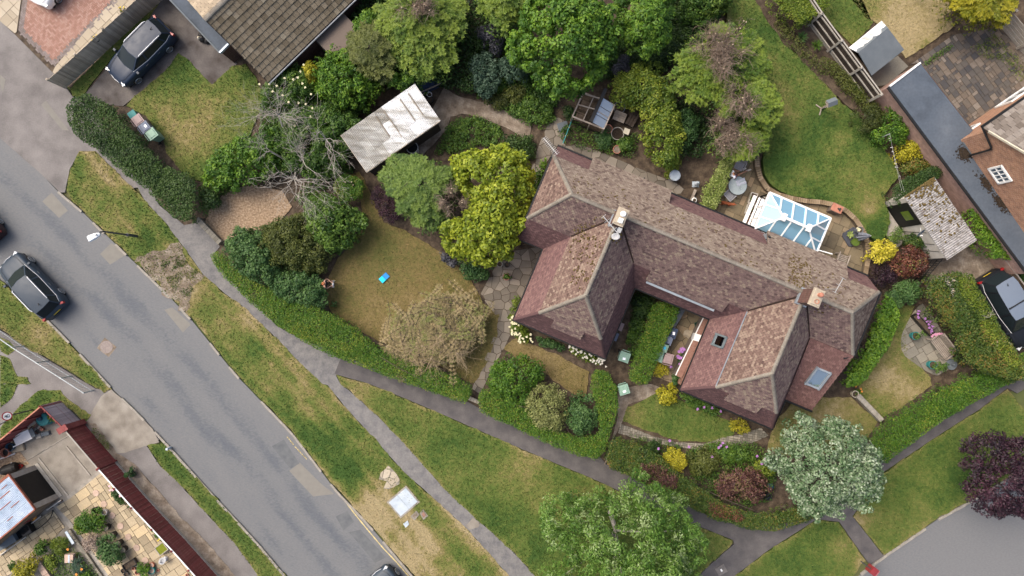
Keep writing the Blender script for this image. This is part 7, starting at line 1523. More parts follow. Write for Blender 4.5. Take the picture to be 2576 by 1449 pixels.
  for x in(.305,-.295):
   wh=MB();c=Vector((x*L,s*(w-.11),.33));pr=[(.0,-.1),(.28,-.1),(.33,-.06),(.33,.06),(.28,.1),(.2,.1)]
   vs=[];fs=[];nn=20
   for r,yy in pr:
    for j in range(nn):a=2*PI*j/nn;vs.append(c+Vector((r*math.cos(a),s*yy,r*math.sin(a))))
   for i in range(len(pr)-1):
    for j in range(nn):fs.append((i*nn+j,i*nn+(j+1)%nn,(i+1)*nn+(j+1)%nn,(i+1)*nn+j))
   wh.add(vs,fs);wo=wh.build("wheel","tyre",t,smooth=True)
   rm=MB()
   for j in range(7):a=2*PI*j/7;rm.bar(c+Vector((.04*math.cos(a),s*.112,.04*math.sin(a))),c+Vector((.21*math.cos(a),s*.112,.21*math.sin(a))),.05,.03)
   rm.tube([c+Vector((.22*math.cos(2*PI*j/16),s*.11,.22*math.sin(2*PI*j/16)))for j in range(17)],.02,4,cap=False);rm.build("rim","alloy",wo)
 if plate:mb=MB();mb.box((-L*.497,0,belt-.33),(.03,.5,.12));mb.build("number_plate","plate_yellow",t)
 mb=MB();mb.tube([(xr1+.3,0,H1),(xr1+.12,0,H1+.1)],[.03,.01],5);mb.build("aerial","trim_black",t)
 mb=MB();mb.tube([(-L*.485,-w*.75,.5),(-L*.5,0,.52),(-L*.485,w*.75,.5)],.045,6);mb.build("bumper","trim_black",t)
 mb=MB();mb.box((L*.497,0,belt-.42),(.05,Wd*.5,.12));mb.build("grille","trim_black",t);mb=MB();mb.tube([(L*.492,-w*.5,belt-.35),(L*.505,0,belt-.34),(L*.492,w*.5,belt-.35)],.015,5);mb.build("grille_trim","chrome",t)
 if canopy:mb=MB();mb.box((-.07*L-.12,0,H1+.005),(.07,wr*1.9,.06));mb.build("cab_gap","trim_black",t)
 return t
def at(x,y,z=0.0,g=0.0):p=W(x,y,z);p.z=g;return p
car("navy estate car with silver roof rails parked on the tarmac drive beside the board fence",at(354,132,.75,.11),ang((1180,260),(215,1230)),L=4.35,Wd=1.8,Ht=1.5,body="car_navy")
car("slate grey estate car parked half on the verge across the road from the street lamp",at(77,719,.75,0.0),ang((0,0),(-.69,-.72)),L=4.3,Wd=1.82,Ht=1.55,body="car_slate")
car("black high-sided vehicle with a silvery roof in two sections beside the overgrown hedge",at(2538,779,.8,.1),ang((0,0),(.517,.856)),L=4.8,Wd=1.9,Ht=1.8,body="car_black",roofm="car_silver",rails=None,canopy=True)
car("dark car at the left edge of the road showing only a red tail light",at(-78,538,.75,0.0),ang((0,0),(-.66,-.75)),L=4.2,Wd=1.75,body="car_darkred",rails=None)
car("white car on the block-paved drive cut off by the top edge",at(128,-72,.75,.11),ang((0,0),(-.42,.91)),L=4.1,Wd=1.75,Ht=1.45,body="car_white",rails=None)
car("pale-roofed car on the road just entering at the bottom edge",at(1001,1512,.75,0.0),ang((0,0),(-.62,-.78)),L=4.2,Wd=1.76,Ht=1.5,body="car_slate",roofm="car_white",rails=None)
# street furniture
M("lamp_grey",[(.06,.062,.068),(.09,.092,.1)],4,rough=.6);M("lamp_white",[(.62,.66,.70),(.74,.78,.82)],4,rough=.35)
t=thing("street_lamp","grey street lamp on the verge reaching over the road with a white head","street lamp",W(344,594,.1))
b=Vector(t.location);top=W(252,588,3.75)-b;top2=W(245,587,3.85)-b
mb=MB();mb.tube([(0,0,-.1),(0,0,1.0)],.085,10);mb.tube([(0,0,1.0),(0,0,1.06)],.1,10);mb.build("base_column","lamp_grey",t)
mb=MB();mb.tube([(0,0,1.0),top.xy.to_3d()*.35+Vector((0,0,3.2))if False else(0,0,3.3),top.lerp(Vector((0,0,3.75)),.0)*.5+Vector((0,0,1.85))if False else Vector((top.x*.4,top.y*.4,3.68)),top],[.05,.045,.04,.035],8);mb.build("column","lamp_grey",t)
hd=W(222,600,3.8)-b-top;hd.z=0;rz=math.atan2(hd.y,hd.x)
mb=MB();c=top+hd*.55;x=Vector((math.cos(rz),math.sin(rz),0));y=Vector((-x.y,x.x,0));rows=[]
for s,w_,h in((-.36,.06,.05),(-.28,.12,.09),(0,.17,.11),(.28,.19,.09),(.36,.17,.04)):rows.append([c+x*s-y*w_+Vector((0,0,-.04)),c+x*s-y*w_*.8+Vector((0,0,h*.7)),c+x*s+Vector((0,0,h)),c+x*s+y*w_*.8+Vector((0,0,h*.7)),c+x*s+y*w_+Vector((0,0,-.04))])
grid_mesh(mb,rows);mb.add(rows[0],[(0,1,2,3,4)]);mb.add(rows[-1],[(4,3,2,1,0)]);lh=mb.build("lamp_head","lamp_white",t,smooth=False)
mb=MB();mb.lathe(c+Vector((0,0,.1))-x*.2,[(.05,0),(.05,.06),(.03,.08)],10);mb.build("photocell","plastic_grey",lh)
rl=[W(*p,.1)for p in((-60,786),(0,828),(60,870),(120,908),(180,946),(236,982))]
t=thing("guard_railing","galvanised pedestrian railing running along the left verge","railing",rl[0]);o_=rl[0]
M("galv_rail",[(.34,.37,.38),(.46,.49,.5)],4,rough=.5,metal=.3)
for a,b in zip(rl,rl[1:]):
 for z,r in((1.0,.035),(.2,.02)):mb=MB(o_);mb.tube([a+Vector((0,0,z)),b+Vector((0,0,z))],r,6);mb.build("rail","galv_rail",t)
 mb=MB(o_);mb.tube([a,a+Vector((0,0,1.03))],.04,6);mb.build("post","galv_rail",t);n=11
 for k in range(1,n):p=sub3(a,b,k/n);mb=MB(o_);mb.tube([p+Vector((0,0,.2)),p+Vector((0,0,1.0))],.009,4);mb.build("bar","galv_rail",t)
mb=MB(o_);mb.tube([rl[-1],rl[-1]+Vector((0,0,1.03))],.04,6);mb.build("post","galv_rail",t)
pb=W(81,1031,.1);t=thing("round_sign","round white sign with a red ring on a dark post at the left edge","sign",pb);tp=W(29,1043,2.1)-pb;z0=Vector((0,0,0))
mb=MB();mb.tube([(0,0,-.1),(0,0,2.25)],.035,6);mb.build("post","lamp_grey",t)
rot=Matrix.Rotation(ang((0,0),(1,-.45)),3,'Z')@Matrix.Rotation(R(50),3,'Y')
def disc(r0,r1,h,mat,name):
 mb=MB();n=28;vs=[]
 for r,z in((r0,0),(r1,0),(r1,h),(r0,h)):
  for j in range(n):a=2*PI*j/n;vs.append(rot@Vector((r*math.cos(a),r*math.sin(a),z))+Vector((0,0,2.05)))
 fs=[]
 for i in range(4):
  for j in range(n):fs.append((i*n+j,i*n+(j+1)%n,((i+1)%4)*n+(j+1)%n,((i+1)%4)*n+j))
 mb.add(vs,fs);return mb.build(name,mat,t)
disc(.0,.24,.03,"white_paint","sign_plate");disc(.2,.25,.036,"lens_red","red_ring")
mb=MB()
for x0,y0,x1,y1 in((-.1,.08,-.02,.08),(-.02,.08,-.02,-.08),(-.02,-.08,-.1,-.08),(-.08,0,-.02,0),(.03,.08,.1,.08),(.1,.08,.1,-.08),(.1,-.08,.03,-.08),(.03,-.08,.03,.08)):mb.bar(rot@Vector((x0,y0,.034))+Vector((0,0,2.05)),rot@Vector((x1,y1,.034))+Vector((0,0,2.05)),.022,.01)
mb.build("sign_marking","lamp_grey",t)
t=thing("pole","pale bluish pole leaning in at the left edge below the round sign","pole",W(26,1052,.1));mb=MB();mb.tube([(0,0,-.1),W(-20,1078,1.6)-Vector(t.location)],.05,8);mb.build("shaft","galv_rail",t);mb=MB();mb.lathe((0,0,-.05),[(.09,0),(.09,.1),(.05,.12)],10);mb.build("collar","lamp_grey",t)
M("bin_red",[(.22,.03,.035),(.27,.04,.045)],3,rough=.4);M("bin_red_lid",[(.36,.11,.12),(.42,.14,.15)],3,rough=.35)
pb=W(2166,1412,.1);t=thing("litter_bin","red waste bin on a dark post at the edge of the lower right road","litter bin",pb);rz=ang((2166,1412),(2190,1431))
mb=MB();mb.tube([(0,0,-.1),(0,0,1.1)],.035,6);mb.build("post","lamp_grey",t);x=Vector((math.cos(rz),math.sin(rz),0));c=x*.26
mb=MB();mb.box(c+Vector((0,0,.85)),(.4,.44,.5),rz);mb.build("body","bin_red",t)
y=Vector((-x.y,x.x,0));mb=MB();rows=[]
for k in range(7):a=PI/2*k/6;q=c+x*(-.20+.42*math.sin(a)*1.0)+Vector((0,0,1.1+.10*math.cos(a)+.0));rows.append([q-y*.225,q+y*.225])
grid_mesh(mb,rows);mb.add([r[0]for r in rows]+[c-x*.2-y*.225+Vector((0,0,1.1))],[tuple(range(8))]);mb.add([r[1]for r in rows]+[c-x*.2+y*.225+Vector((0,0,1.1))],[tuple(range(8))]);mb.build("lid","bin_red",t)
mb=MB();mb.box(c+x*.17+Vector((0,0,1.10)),(.16,.43,.05),rz);mb.build("front_flap","bin_red_lid",t)
t=thing("post","short black bollard stub on the road's kerb","bollard",W(*Q(0,2,(1285,480))[0],.05));mb=MB();mb.box((0,0,.2),(.12,.12,.5));mb.build("shaft","galv",t)
t=thing("inspection_cover","square grey cover in the path under the willow","cover",W(*Q(2,2,(1580,1405))[0],.10),.5);mb=MB();mb.box((0,0,.01),(.6,.5,.03));mb.build("plate","path_asphalt",t);mb=MB();mb.box((0,0,.03),(.1,.16,.012));mb.build("label_plate","white_paint",t)
# wheelie bins
for nm,c in(("bin_green",(.20,.31,.24)),("bin_navy",(.035,.05,.085)),("bin_greyblue",(.12,.145,.20)),("bin_brown",(.26,.19,.185)),("bin_teal",(.03,.20,.20)),("bin_darkgreen",(.02,.07,.045))):M(nm,[c,tuple(v*1.2 for v in c)],3,rough=.5,fine=.08)
M("sticker",[(.78,.82,.85),(.85,.88,.9)],4,rough=.4);M("sticker_blue",[(.05,.42,.62),(.08,.5,.7)],4,rough=.4)
def wheelie(label,x,y,rz,mat,sticker=None,g=.1,zt=1.06,group="wheelie bins"):
 t=thing("wheelie_bin",label,"bin",at(x,y,1.05,g),rz,group)
 mb=MB();rows=[[(-.24*k,-.27*k,z),(.24*k,-.27*k,z),(.24*k,.27*k,z),(-.24*k,.27*k,z),(-.24*k,-.27*k,z)]for k,z in((.8,.06),(.9,.5),(1.0,.95),(1.08,.96),(1.08,1.0))];grid_mesh(mb,rows);mb.add(rows[0][:4],[(0,1,2,3)]);mb.build("body",mat,t)
 mb=MB();mb.box((.0,0,1.02),(.60,.62,.05),taper=.96);mb.box((.02,0,1.055),(.44,.46,.035),taper=.85);ld=mb.build("lid",mat,t)
 mb=MB();mb.tube([(-.33,-.22,.98),(-.38,-.22,.99),(-.38,.22,.99),(-.33,.22,.98)],.022,6);mb.build("handle",mat,t)
 for s in(-1,1):mb=MB();mb.tube([(-.22,s*.24,.1),(-.22,s*.31,.1)],.1,12);mb.build("wheel","tyre",t)
 if sticker:mb=MB();mb.box((.1,.0,1.076),(.14,.17,.006),.2);mb.build("sticker",sticker,ld)
 return t
q=lambda c,r,x,y:Q(c,r,(x,y))[0]
wheelie("green wheelie bin with white sticker standing alone beside the left-hand house",*q(2,1,848,1245),ang((0,0),(-.35,1)),"bin_green","sticker")
wheelie("green wheelie bin with white number by the square-cornered hedge and soil strip",*q(2,2,843,42),ang((0,0),(.3,1)),"bin_green","sticker")
wheelie("navy bin with bright sticker at the top of the row under the upright hedge",*q(2,1,1205,1062),ang((0,0),(1,.35)),"bin_navy","sticker")
wheelie("grey-blue bin, second in the row under the upright hedge",*q(2,1,1172,1112),ang((0,0),(1,.4)),"bin_greyblue")
wheelie("green bin with turquoise sticker, third in the row under the upright hedge",*q(2,1,1138,1172),ang((0,0),(1,.4)),"bin_green","sticker_blue")
wheelie("plain green bin at the low end of the row under the upright hedge",*q(2,1,1108,1240),ang((0,0),(1,.4)),"bin_green")
wheelie("pinkish brown bin standing out from the row near the acid yellow bush",*q(2,1,1176,1256),ang((0,0),(.25,-1)),"bin_brown")
wheelie("brown bin behind the tall dark hedge",*q(0,0,1045,908),ang((0,0),(.8,-.6)),"bin_brown")
wheelie("dark grey bin behind the tall dark hedge, between the brown and green ones",*q(0,0,1095,962),ang((0,0),(.8,-.6)),"bin_greyblue","sticker")
wheelie("green bin behind the tall dark hedge",*q(0,0,1148,1012),ang((0,0),(.8,-.6)),"bin_green")
t=thing("recycling_box","small teal box beside the brown bin behind the tall hedge","box",at(*q(0,0,1004,866),.4,.1),.6);mb=MB();mb.box((0,0,.2),(.42,.36,.4));mb.build("body","bin_teal",t);mb=MB();mb.box((0,0,.42),(.45,.39,.05));mb.build("lid","bin_teal",t)
t=thing("green_bucket","dark green square tub in the corner of the bin yard","tub",at(*q(2,1,1405,1003),.35,.1),.3);mb=MB();rows=[[(-k,-k,z),(k,-k,z),(k,k,z),(-k,k,z),(-k,-k,z)]for k,z in((.15,0),(.2,.36),(.18,.36),(.16,.1))];grid_mesh(mb,rows);mb.build("body","bin_darkgreen",t);mb=MB();mb.box((0,0,.12),(.3,.3,.02));mb.build("base","bin_darkgreen",t)
t=thing("meter_box","white box fixed to the low brick wall of the bin yard","box",at(*q(2,1,1395,1098),1.1,.1),HA+.1);mb=MB();mb.box((0,0,.9),(.36,.42,.5));mb.build("cabinet","white_paint",t);mb=MB();mb.box((0,0,.3),(.08,.08,.7));mb.build("bracket","plastic_grey",t);mb=MB();mb.box((-.2,0,.9),(.04,.36,.42));mb.build("door","plastic_grey",t)
t=thing("timber_bench_top","long grey-black plank top along the upright hedge","plank",at(*q(2,1,1250,945),.5,.1),ang(q(2,1,1210,1010),q(2,1,1285,880)));mb=MB();mb.box((0,0,.5),(1.25,.32,.06));mb.build("top","felt_grey",t)
for s in(-1,1):mb=MB();mb.box((s*.5,0,.24),(.08,.28,.48));mb.build("leg","wood_brown",t)
plain_wall("doorstep","pale stone slab at the back door of the bin yard",q(2,1,1325,905),q(2,1,1425,945),.4,.12,"sandstone",n=2,cat="step")
t=thing("white_sack","crumpled whitish sack on the paved bin yard","sack",at(*q(2,1,1340,1070),.1,.11));mb=MB();P=[(.38*math.cos(a)*random.uniform(.7,1.1),.28*math.sin(a)*random.uniform(.7,1.1))for a in np.arange(0,2*PI,.5)];mb.add([(x,y,.02)for x,y in P]+[(x*.6+.02,y*.6,.10+random.uniform(0,.06))for x,y in P]+[(0,0,.14)],[(i,(i+1)%13,13+(i+1)%13,13+i)for i in range(13)]+[(13+i,13+(i+1)%13,26)for i in range(13)]);mb.build("fabric","slab_beige",t)
for lab,x,y,m_n in(("pinkish plastic tub against the left-hand bay's right wall",815,1015,"bin_brown"),("bluish plastic tub below the pinkish one by the bay wall",775,1090,"bin_greyblue")):
 t=thing("plastic_tub",lab,"tub",at(*q(2,1,x,y),.4,.1),HA);mb=MB();mb.box((0,0,.2),(.3,.42,.4),taper=1.1);mb.build("body",m_n,t);mb=MB();mb.box((0,0,.41),(.35,.48,.03));mb.build("lid",m_n,t)
M("water_dark",[(.01,.012,.014),(.016,.018,.02)],3,rough=.08)
def tub(name,label,x,y,r,h,mat,fillm,g=.1,cat="pot",rim=.03,z=None,group=None,taper=.8,fill=.06):
 t=thing(name,label,cat,at(x,y,h if z is None else z,g),0,group);mb=MB();n=20
 prof=[(r*taper,0),(r*.97,h*.8),(r,h*.86),(r*1.04,h*.9),(r*1.04,h),(r*1.04-rim,h),(r-rim,h*.86),(r-rim-.01,h-fill-.06)]
 vs=[];fs=[]
 for rr,z_ in prof:
  for j in range(n):a=2*PI*j/n;vs.append((rr*math.cos(a),rr*math.sin(a),z_))
 for i in range(len(prof)-1):
  for j in range(n):fs.append((i*n+j,i*n+(j+1)%n,(i+1)*n+(j+1)%n,(i+1)*n+j))
 mb.add(vs,fs);mb.build("tub" if cat!="pot" else "pot_body",mat,t,smooth=False)
 mb=MB();mb.lathe((0,0,0),[(r-rim-.003,h-fill-.05),(r-rim-.003,h-fill)],n);mb.build("contents",fillm,t);return t
tub("water_butt","grey water butt at the corner of the white-roofed workshop",*q(1,0,1180,1115),.34,.95,"plastic_grey","water_dark",cat="water butt")
t=tub("oil_drum","round galvanised drum with a pale lid at the edge of the mulch bed",*q(2,0,1228,1325),.31,.75,"galv","galv",cat="drum",fill=.01)
t=thing("tarpaulin_stack","stack of boards under a dark blue tarpaulin behind the workshop","stack",at(*q(1,0,1300,620),.8,.1),ang((0,0),(1,-.45)));M("tarp_blue",[(.02,.03,.07),(.04,.06,.12)],4,rough=.5);mb=MB();mb.box((0,.1,.4),(1.6,.9,.7),taper=.9);mb.build("cover","tarp_blue",t);mb=MB();mb.bar((-.8,-.4,.8),(.8,-.4,.8),.06,.05);mb.build("batten","wood_bench",t)
for k,(lab,x,y,m_n,r)in enumerate((("white plastic bucket by the workshop's right corner",1310,715,"white_paint",.15),("pale round pot beside the tarpaulin stack",1285,690,"cream_paint",.14),("black plastic tub at the workshop's right side",1310,750,"black_plastic",.2))):tub("bucket",lab,*q(1,0,x,y),r,.35,m_n,"soil",cat="bucket")
t=thing("wooden_crate","yellowish wooden crate by the tarpaulin stack","crate",at(*q(1,0,1268,705),.25,.1),.5);mb=MB();mb.box((0,0,.12),(.34,.26,.24));mb.build("body","wood_bench",t);mb=MB();mb.box((0,0,.25),(.38,.06,.02));mb.build("slat","wood_bench",t)
# garden furniture
M("table_glass",[(.24,.28,.29),(.31,.36,.37)],3,rough=.15);M("chair_grey",[(.26,.26,.28),(.33,.33,.35)],5,rough=.6);M("towel",[(.30,.32,.38),(.40,.42,.48)],12,rough=.9);M("iron",[(.03,.03,.03),(.05,.05,.05)],5,rough=.6)
pz=lambda x,y,z:W((2700+x/4.83)/1.5528,(600+y/4.83)/1.5528,z)
c=pz(868,608,.72);c.z=.11;t=thing("patio_table","round grey glass table on the patio with a towel over one side","table",c)
mb=MB();mb.lathe((0,0,.69),[(.54,0),(.55,.012),(.54,.024)],32);mb.build("table_top","table_glass",t);mb=MB();mb.tube([(.545*math.cos(a),.545*math.sin(a),.70)for a in np.linspace(0,2*PI,33)],.018,6,cap=False);mb.build("rim","iron",t)
for k in range(4):a=PI/4+k*PI/2;mb=MB();mb.tube([(.4*math.cos(a),.4*math.sin(a),.68),(.45*math.cos(a),.45*math.sin(a),0)],.018,6);mb.build("leg","iron",t)
c2=pz(930,540,.76);t=thing("towel","grey-lilac towel draped on the round patio table","towel",(c2.x,c2.y,.815),.35);mb=MB()
rows=[[(-.28+.14*i,-.17+.085*j+random.uniform(-.02,.02),.02+.035*math.sin(j*2.1)+random.uniform(0,.02))for j in range(5)]for i in range(5)];grid_mesh(mb,rows);mb.add([(x,y,z-.03)for r_ in rows for x,y,z in r_],[(i*5+j,i*5+j+1,i*5+j+6,i*5+j+5)for i in range(4)for j in range(4)]);mb.build("cloth","towel",t,smooth=True)
c3=pz(925,650,.74);t=thing("glass_dish","small round dish on the patio table","dish",(c3.x,c3.y,.825));mb=MB();mb.tube([(.08*math.cos(a),.08*math.sin(a),.02)for a in np.linspace(0,2*PI,17)],.014,5,cap=False);mb.lathe((0,0,0),[(.075,0),(.078,.015)],14);mb.build("bowl","table_glass",t)
def chair(label,p,rz,cush="chair_grey"):
 t=thing("garden_chair",label,"chair",p,rz,"patio chairs")
 for k in range(5):mb=MB();mb.box((-.2+.1*k,0,.44),(.085,.5,.03));mb.build("seat_slat",cush,t)
 for k in range(6):mb=MB();mb.box((-.27-.035,-.21+.084*k,.70),(.03,.065,.46),rot=Matrix.Rotation(-.28,3,'Y'));mb.build("back_slat",cush,t)
 for sx in(-1,1):
  for sy in(-1,1):mb=MB();mb.tube([(sx*.22,sy*.25,.44),(sx*.27,sy*.27,0)],.018,6);mb.build("leg","iron",t)
 for s in(-1,1):mb=MB();mb.bar((-.28,s*.28,.64),(.22,s*.28,.64),.05,.03);mb.build("armrest",cush,t)
 mb=MB();mb.bar((-.37,-.26,.93),(-.37,.26,.93),.04,.05);mb.build("top_rail",cush,t);return t
p=pz(715,785,.5);p.z=.11;chair("grey slatted chair pulled up to the lower side of the patio table",p,ang((715,785),(868,650)))
p=pz(905,235,.5);p.z=.11;chair("grey chair half hidden under the conifer at the patio's top",p,ang((0,0),(-.5,1)))
seat=pz(800,410,.5);seat.z=.11;chair("chair the person in white is sitting on",seat,ang((0,0),(1,-.30)),"iron")
def bench(name,label,p,rz,L,nslat,g=.12,back=True,mat="wood_bench"):
 t=thing(name,label,"bench",p,rz)
 for k in range(nslat):mb=MB();mb.box((0,-.24+.48*k/(nslat-1),.43),(L,.48/nslat*.72,.03));mb.build("seat_slat",mat,t)
 if back:
  nb=int(L/.085)
  for k in range(nb):mb=MB();mb.box((-L/2+.06+(L-.12)*k/(nb-1),.33,.68),(.04,.025,.46),rot=Matrix.Rotation(.28,3,'X')*1.0 if False else Matrix.Rotation(-.22,3,'X'));mb.build("back_slat",mat,t)
  mb=MB();mb.bar((-L/2,.39,.93),(L/2,.39,.93),.06,.07);mb.build("top_rail",mat,t)
 for s in(-1,1):
  mb=MB();mb.bar((s*L/2,-.27,.62),(s*L/2,.36,.64),.06,.04);mb.build("armrest",mat,t)
  for y_,h in((-.24,.62),(.28,.62)):mb=MB();mb.box((s*L/2,y_,h/2),(.06,.06,h));mb.build("leg",mat,t)
 return t
zb5=lambda x,y,z:W((3450+x/4.83)/1.5528,(1150+y/4.83)/1.5528,z)
p=zb5(1075,985,.5);p.z=.125;bench("garden_bench","long weathered slatted bench against the overgrown hedge on the side patio",p,ang((900,830),(1180,1190)),1.45,6)
p=at(*q(3,1,552,508),.45,.11);bench("garden_bench","small grey slatted bench at the house end of the patio",p,ang(q(3,1,540,470),q(3,1,595,490)),.62,6,back=False)
t=tub("glazed_pot","turquoise glazed pot with a leafy plant on the side patio",*q(3,1,1110,1085),.23,.42,"bin_teal","soil");add_crown(t,ell(*q(3,1,1118,1085),9),.5,.75,"lf_green",lobe=.1,leaf=(.09,.06),name="foliage",tint=.7);add_crown(t,ell(*q(3,1,1160,1075),8),.4,.7,"lf_green",lobe=.1,leaf=(.09,.06),name="foliage",tint=.6)
t=tub("glazed_pot","blue glazed pot almost covered by its bush near the edge of the side patio",*q(3,1,1240,1305),.24,.42,"bin_teal","soil");add_crown(t,ell(*q(3,1,1300,1320),24,13),.3,.9,"lf_green",lobe=.16,leaf=(.1,.07),name="foliage",tint=.6)
t=thing("parasol_stand","dull bluish round plate behind the long bench","base",zb5(1290,1320,.14));mb=MB();mb.lathe((0,0,0),[(.33,-.02),(.33,.03),(.08,.06),(.05,.3)],20);mb.build("plate","felt_grey",t)
tr=zb5(760,570,.45);tr.z=.125;t=thing("planter_trough","long black trough with pink flowers against the overgrown hedge","planter",tr,ang((640,430),(900,720)));mb=MB();rows=[[(-.8*k,-.16*k,z),(.8*k,-.16*k,z),(.8*k,.16*k,z),(-.8*k,.16*k,z),(-.8*k,-.16*k,z)]for k,z in((.92,0),(1,.42),(.96,.42),(.95,.36))];grid_mesh(mb,rows);mb.build("trough","black_plastic",t);mb=MB();mb.box((0,0,.34),(1.5,.28,.04));mb.build("compost","soil",t)
t2=t;fl=[(2301+(x)/4.83/1.5528-0,0,0)for x in()]
for x,y in((660,370),(665,440),(800,465),(830,510),(890,510),(850,570),(875,625),(930,600),(920,660),(915,705),(680,320)):
 o_=zb5(x,y,.55)-tr;v=Matrix.Rotation(-t.rotation_euler.z,3,'Z')@o_;mb=MB()
 for _ in range(5):mb.lathe(v+Vector((random.uniform(-.06,.06),random.uniform(-.06,.06),random.uniform(-.03,.03)))+Vector((0,0,0)),[(.02,-.03),(.05,0),(.03,.04)],6)
 mb.build("flower","fl_lilac",t)
t=thing("flower_clump","pink flowering clump behind the top end of the long bench","plant",zb5(1010,745,.5));add_crown(t,[((3450+x/4.83)/1.5528,(1150+y/4.83)/1.5528)for x,y in((900,780),(960,735),(1130,730),(1140,770),(1000,775),(920,810))],.3,.75,"lf_green",lobe=.1,leaf=(.08,.05),name="foliage",tint=.4);flowers(t,[((3450+x/4.83)/1.5528,(1150+y/4.83)/1.5528,.8)for x,y in((920,790),(950,765),(985,750),(1020,745),(1060,742),(1100,745),(1125,755),(1000,770))],"fl_pink",.07)
for lab,x,y in(("white trough of green herbs nearest the conservatory's upper corner",1165,845),("white trough of green herbs nearest the house wall",1105,1052)):
 p=pz(x,y,.35);p.z=.11;t=thing("herb_trough",lab,"planter",p,HA-R(0)+R(90)+.1);mb=MB();rows=[[(-.33*k,-.2*k,z),(.33*k,-.2*k,z),(.33*k,.2*k,z),(-.33*k,.2*k,z),(-.33*k,-.2*k,z)]for k,z in((.88,0),(1,.34),(.88,.34),(.86,.28))];grid_mesh(mb,rows);mb.build("trough","render_white",t);mb=MB();mb.box((0,0,.26),(.56,.33,.04));mb.build("compost","soil",t)
 P=[(p.x+.24*math.cos(a)*1.0,p.y+.2*math.sin(a))for a in np.arange(0,2*PI,.6)];o,_=crown(P,.3,.55,"lf_lime",lobe=.1,leaf=(.08,.05),parent=None,org=(0,0,0),name="foliage",tint=.35);o.parent=t;mtx=Matrix.Rotation(-t.rotation_euler.z,4,'Z')@Matrix.Translation(-Vector((p.x,p.y,.11)));o.matrix_local=mtx
for lab,x,y,r,h,mt,fm,gx in(("round stone pot with brown contents below the greenhouse",1265,1075,.37,.4,"concrete_post","leaf_litter",1),("smaller round pot at the greenhouse's lower corner",1085,985,.26,.35,"terracotta","soil",1),("terracotta pot on the paving edge behind the house",1255,1375,.24,.32,"terracotta","bare_ground",1)):
 pp=z4(x,y,h);tub("plant_pot",lab,pp.x/1,pp.y,r,h,mt,fm)if False else None
 t=tub("plant_pot",lab,(2150+x/4.83)/1.5528,(300+y/4.83)/1.5528,r,h,mt,fm)
p=z4(1435,1035,.45);p.z=.1;t=thing("white_stool","cream square stool top beside the round stone pot","stool",p,-.35);mb=MB();mb.box((0,0,.43),(.36,.36,.06),taper=.92);mb.build("seat","cream_paint",t)
for sx in(-1,1):
 for sy in(-1,1):mb=MB();mb.box((sx*.13,sy*.13,.2),(.04,.04,.4));mb.build("leg","cream_paint",t)
p=z4(1305,755,.5);p.z=.1;t=thing("slatted_table","small slatted wooden table beside the greenhouse","table",p,ang((1230,650),(1430,730)))
for k in range(9):mb=MB();mb.box((0,-.26+.065*k,.48),(.72,.05,.03));mb.build("slat","wood_bench",t)
for sx in(-1,1):
 for sy in(-1,1):mb=MB();mb.box((sx*.32,sy*.24,.23),(.05,.05,.46));mb.build("leg","wood_brown",t)
p=z4(1545,800,.4);p.z=.1;t=thing("cold_frame","dark slatted bench right of the slatted table","bench",p,ang((1460,850),(1560,680)))
for k in range(3):mb=MB();mb.box((0,-.18+.18*k,.4),(.9,.15,.04));mb.build("plank","wood_dark",t)
for s in(-1,1):mb=MB();mb.box((s*.35,0,.19),(.06,.45,.38));mb.build("leg","wood_dark",t)
tub("tyre_planter","round dark tub between the greenhouse and the ivy",(2150+1300/4.83)/1.5528,(300+585/4.83)/1.5528,.34,.45,"felt_grey","soil")
t=thing("tool_board","teal-grey board lying at the foot of the greenhouse bed","board",z4(235,935,.14),.3);mb=MB();mb.box((0,0,.03),(.62,.5,.05));mb.build("panel","felt_grey",t)
a,b=z4(410,800,.5),z4(230,1270,.5);t=thing("wire_fence","thin green and grey wire fence edging the greenhouse bed","fence",at((2150+410/4.83)/1.5528,(300+800/4.83)/1.5528,0,.1));o_=Vector(t.location)
mb=MB(o_);mb.bar(dz(a,.55),dz(b,.55),.05,.05);mb.build("top_rail","bin_teal",t)
for k in range(4):mb=MB(o_);pp=sub3(a,b,k/3);mb.tube([dz(pp,0),dz(pp,.6)],.025,5);mb.build("post","wood_grey",t)
pq=lambda x,y,z:W((3200+x/4.83)/1.5528,(700+y/4.83)/1.5528,z)
p=pq(620,1090,.16);t=thing("parasol_plinth","dark square slab at the patio's curved wall carrying pots and the folded parasol","plinth",(p.x,p.y,.11),ang((450,1030),(700,895))+.05);M("slab_dark",[(.05,.053,.068),(.075,.08,.095)],5,rough=.8)
mb=MB();pts=[(x*.47,y*.47)for x,y in((-1,-.75),(-.75,-1),(.75,-1),(1,-.75),(1,.75),(.75,1),(-.75,1),(-1,.75))];mb.prism(pts,0,.09);mb.build("slab","slab_dark",t)
tub("plant_pot","grey pot with a cream flowering plant on the dark slab",(3200+740/4.83)/1.5528,(700+965/4.83)/1.5528,.2,.36,"felt_grey","soil",g=.2)
t=tub("plant_pot","olive yellow pot at the lower side of the dark slab",(3200+665/4.83)/1.5528,(700+1185/4.83)/1.5528,.24,.3,"lf_pale" if False else "green_pane","green_pane",g=.2)
t=thing("hosta_plant","small pale-leaved hosta on the dark slab","plant",pq(580,1045,.3));n=60;az=rng.uniform(0,2*PI,n);d=np.c_[np.cos(az),np.sin(az),np.full(n,.35)];V,F=leaves(d*rng.uniform(.05,.2,(n,1)),unit(np.c_[-np.cos(az)*.3,-np.sin(az)*.3,np.ones(n)]),np.full(n,.14),np.full(n,.07),dirv=d);np_mesh("leaf_rosette",V,F,"lf_variegated",t,np.repeat(rng.uniform(.3,1,n),4))
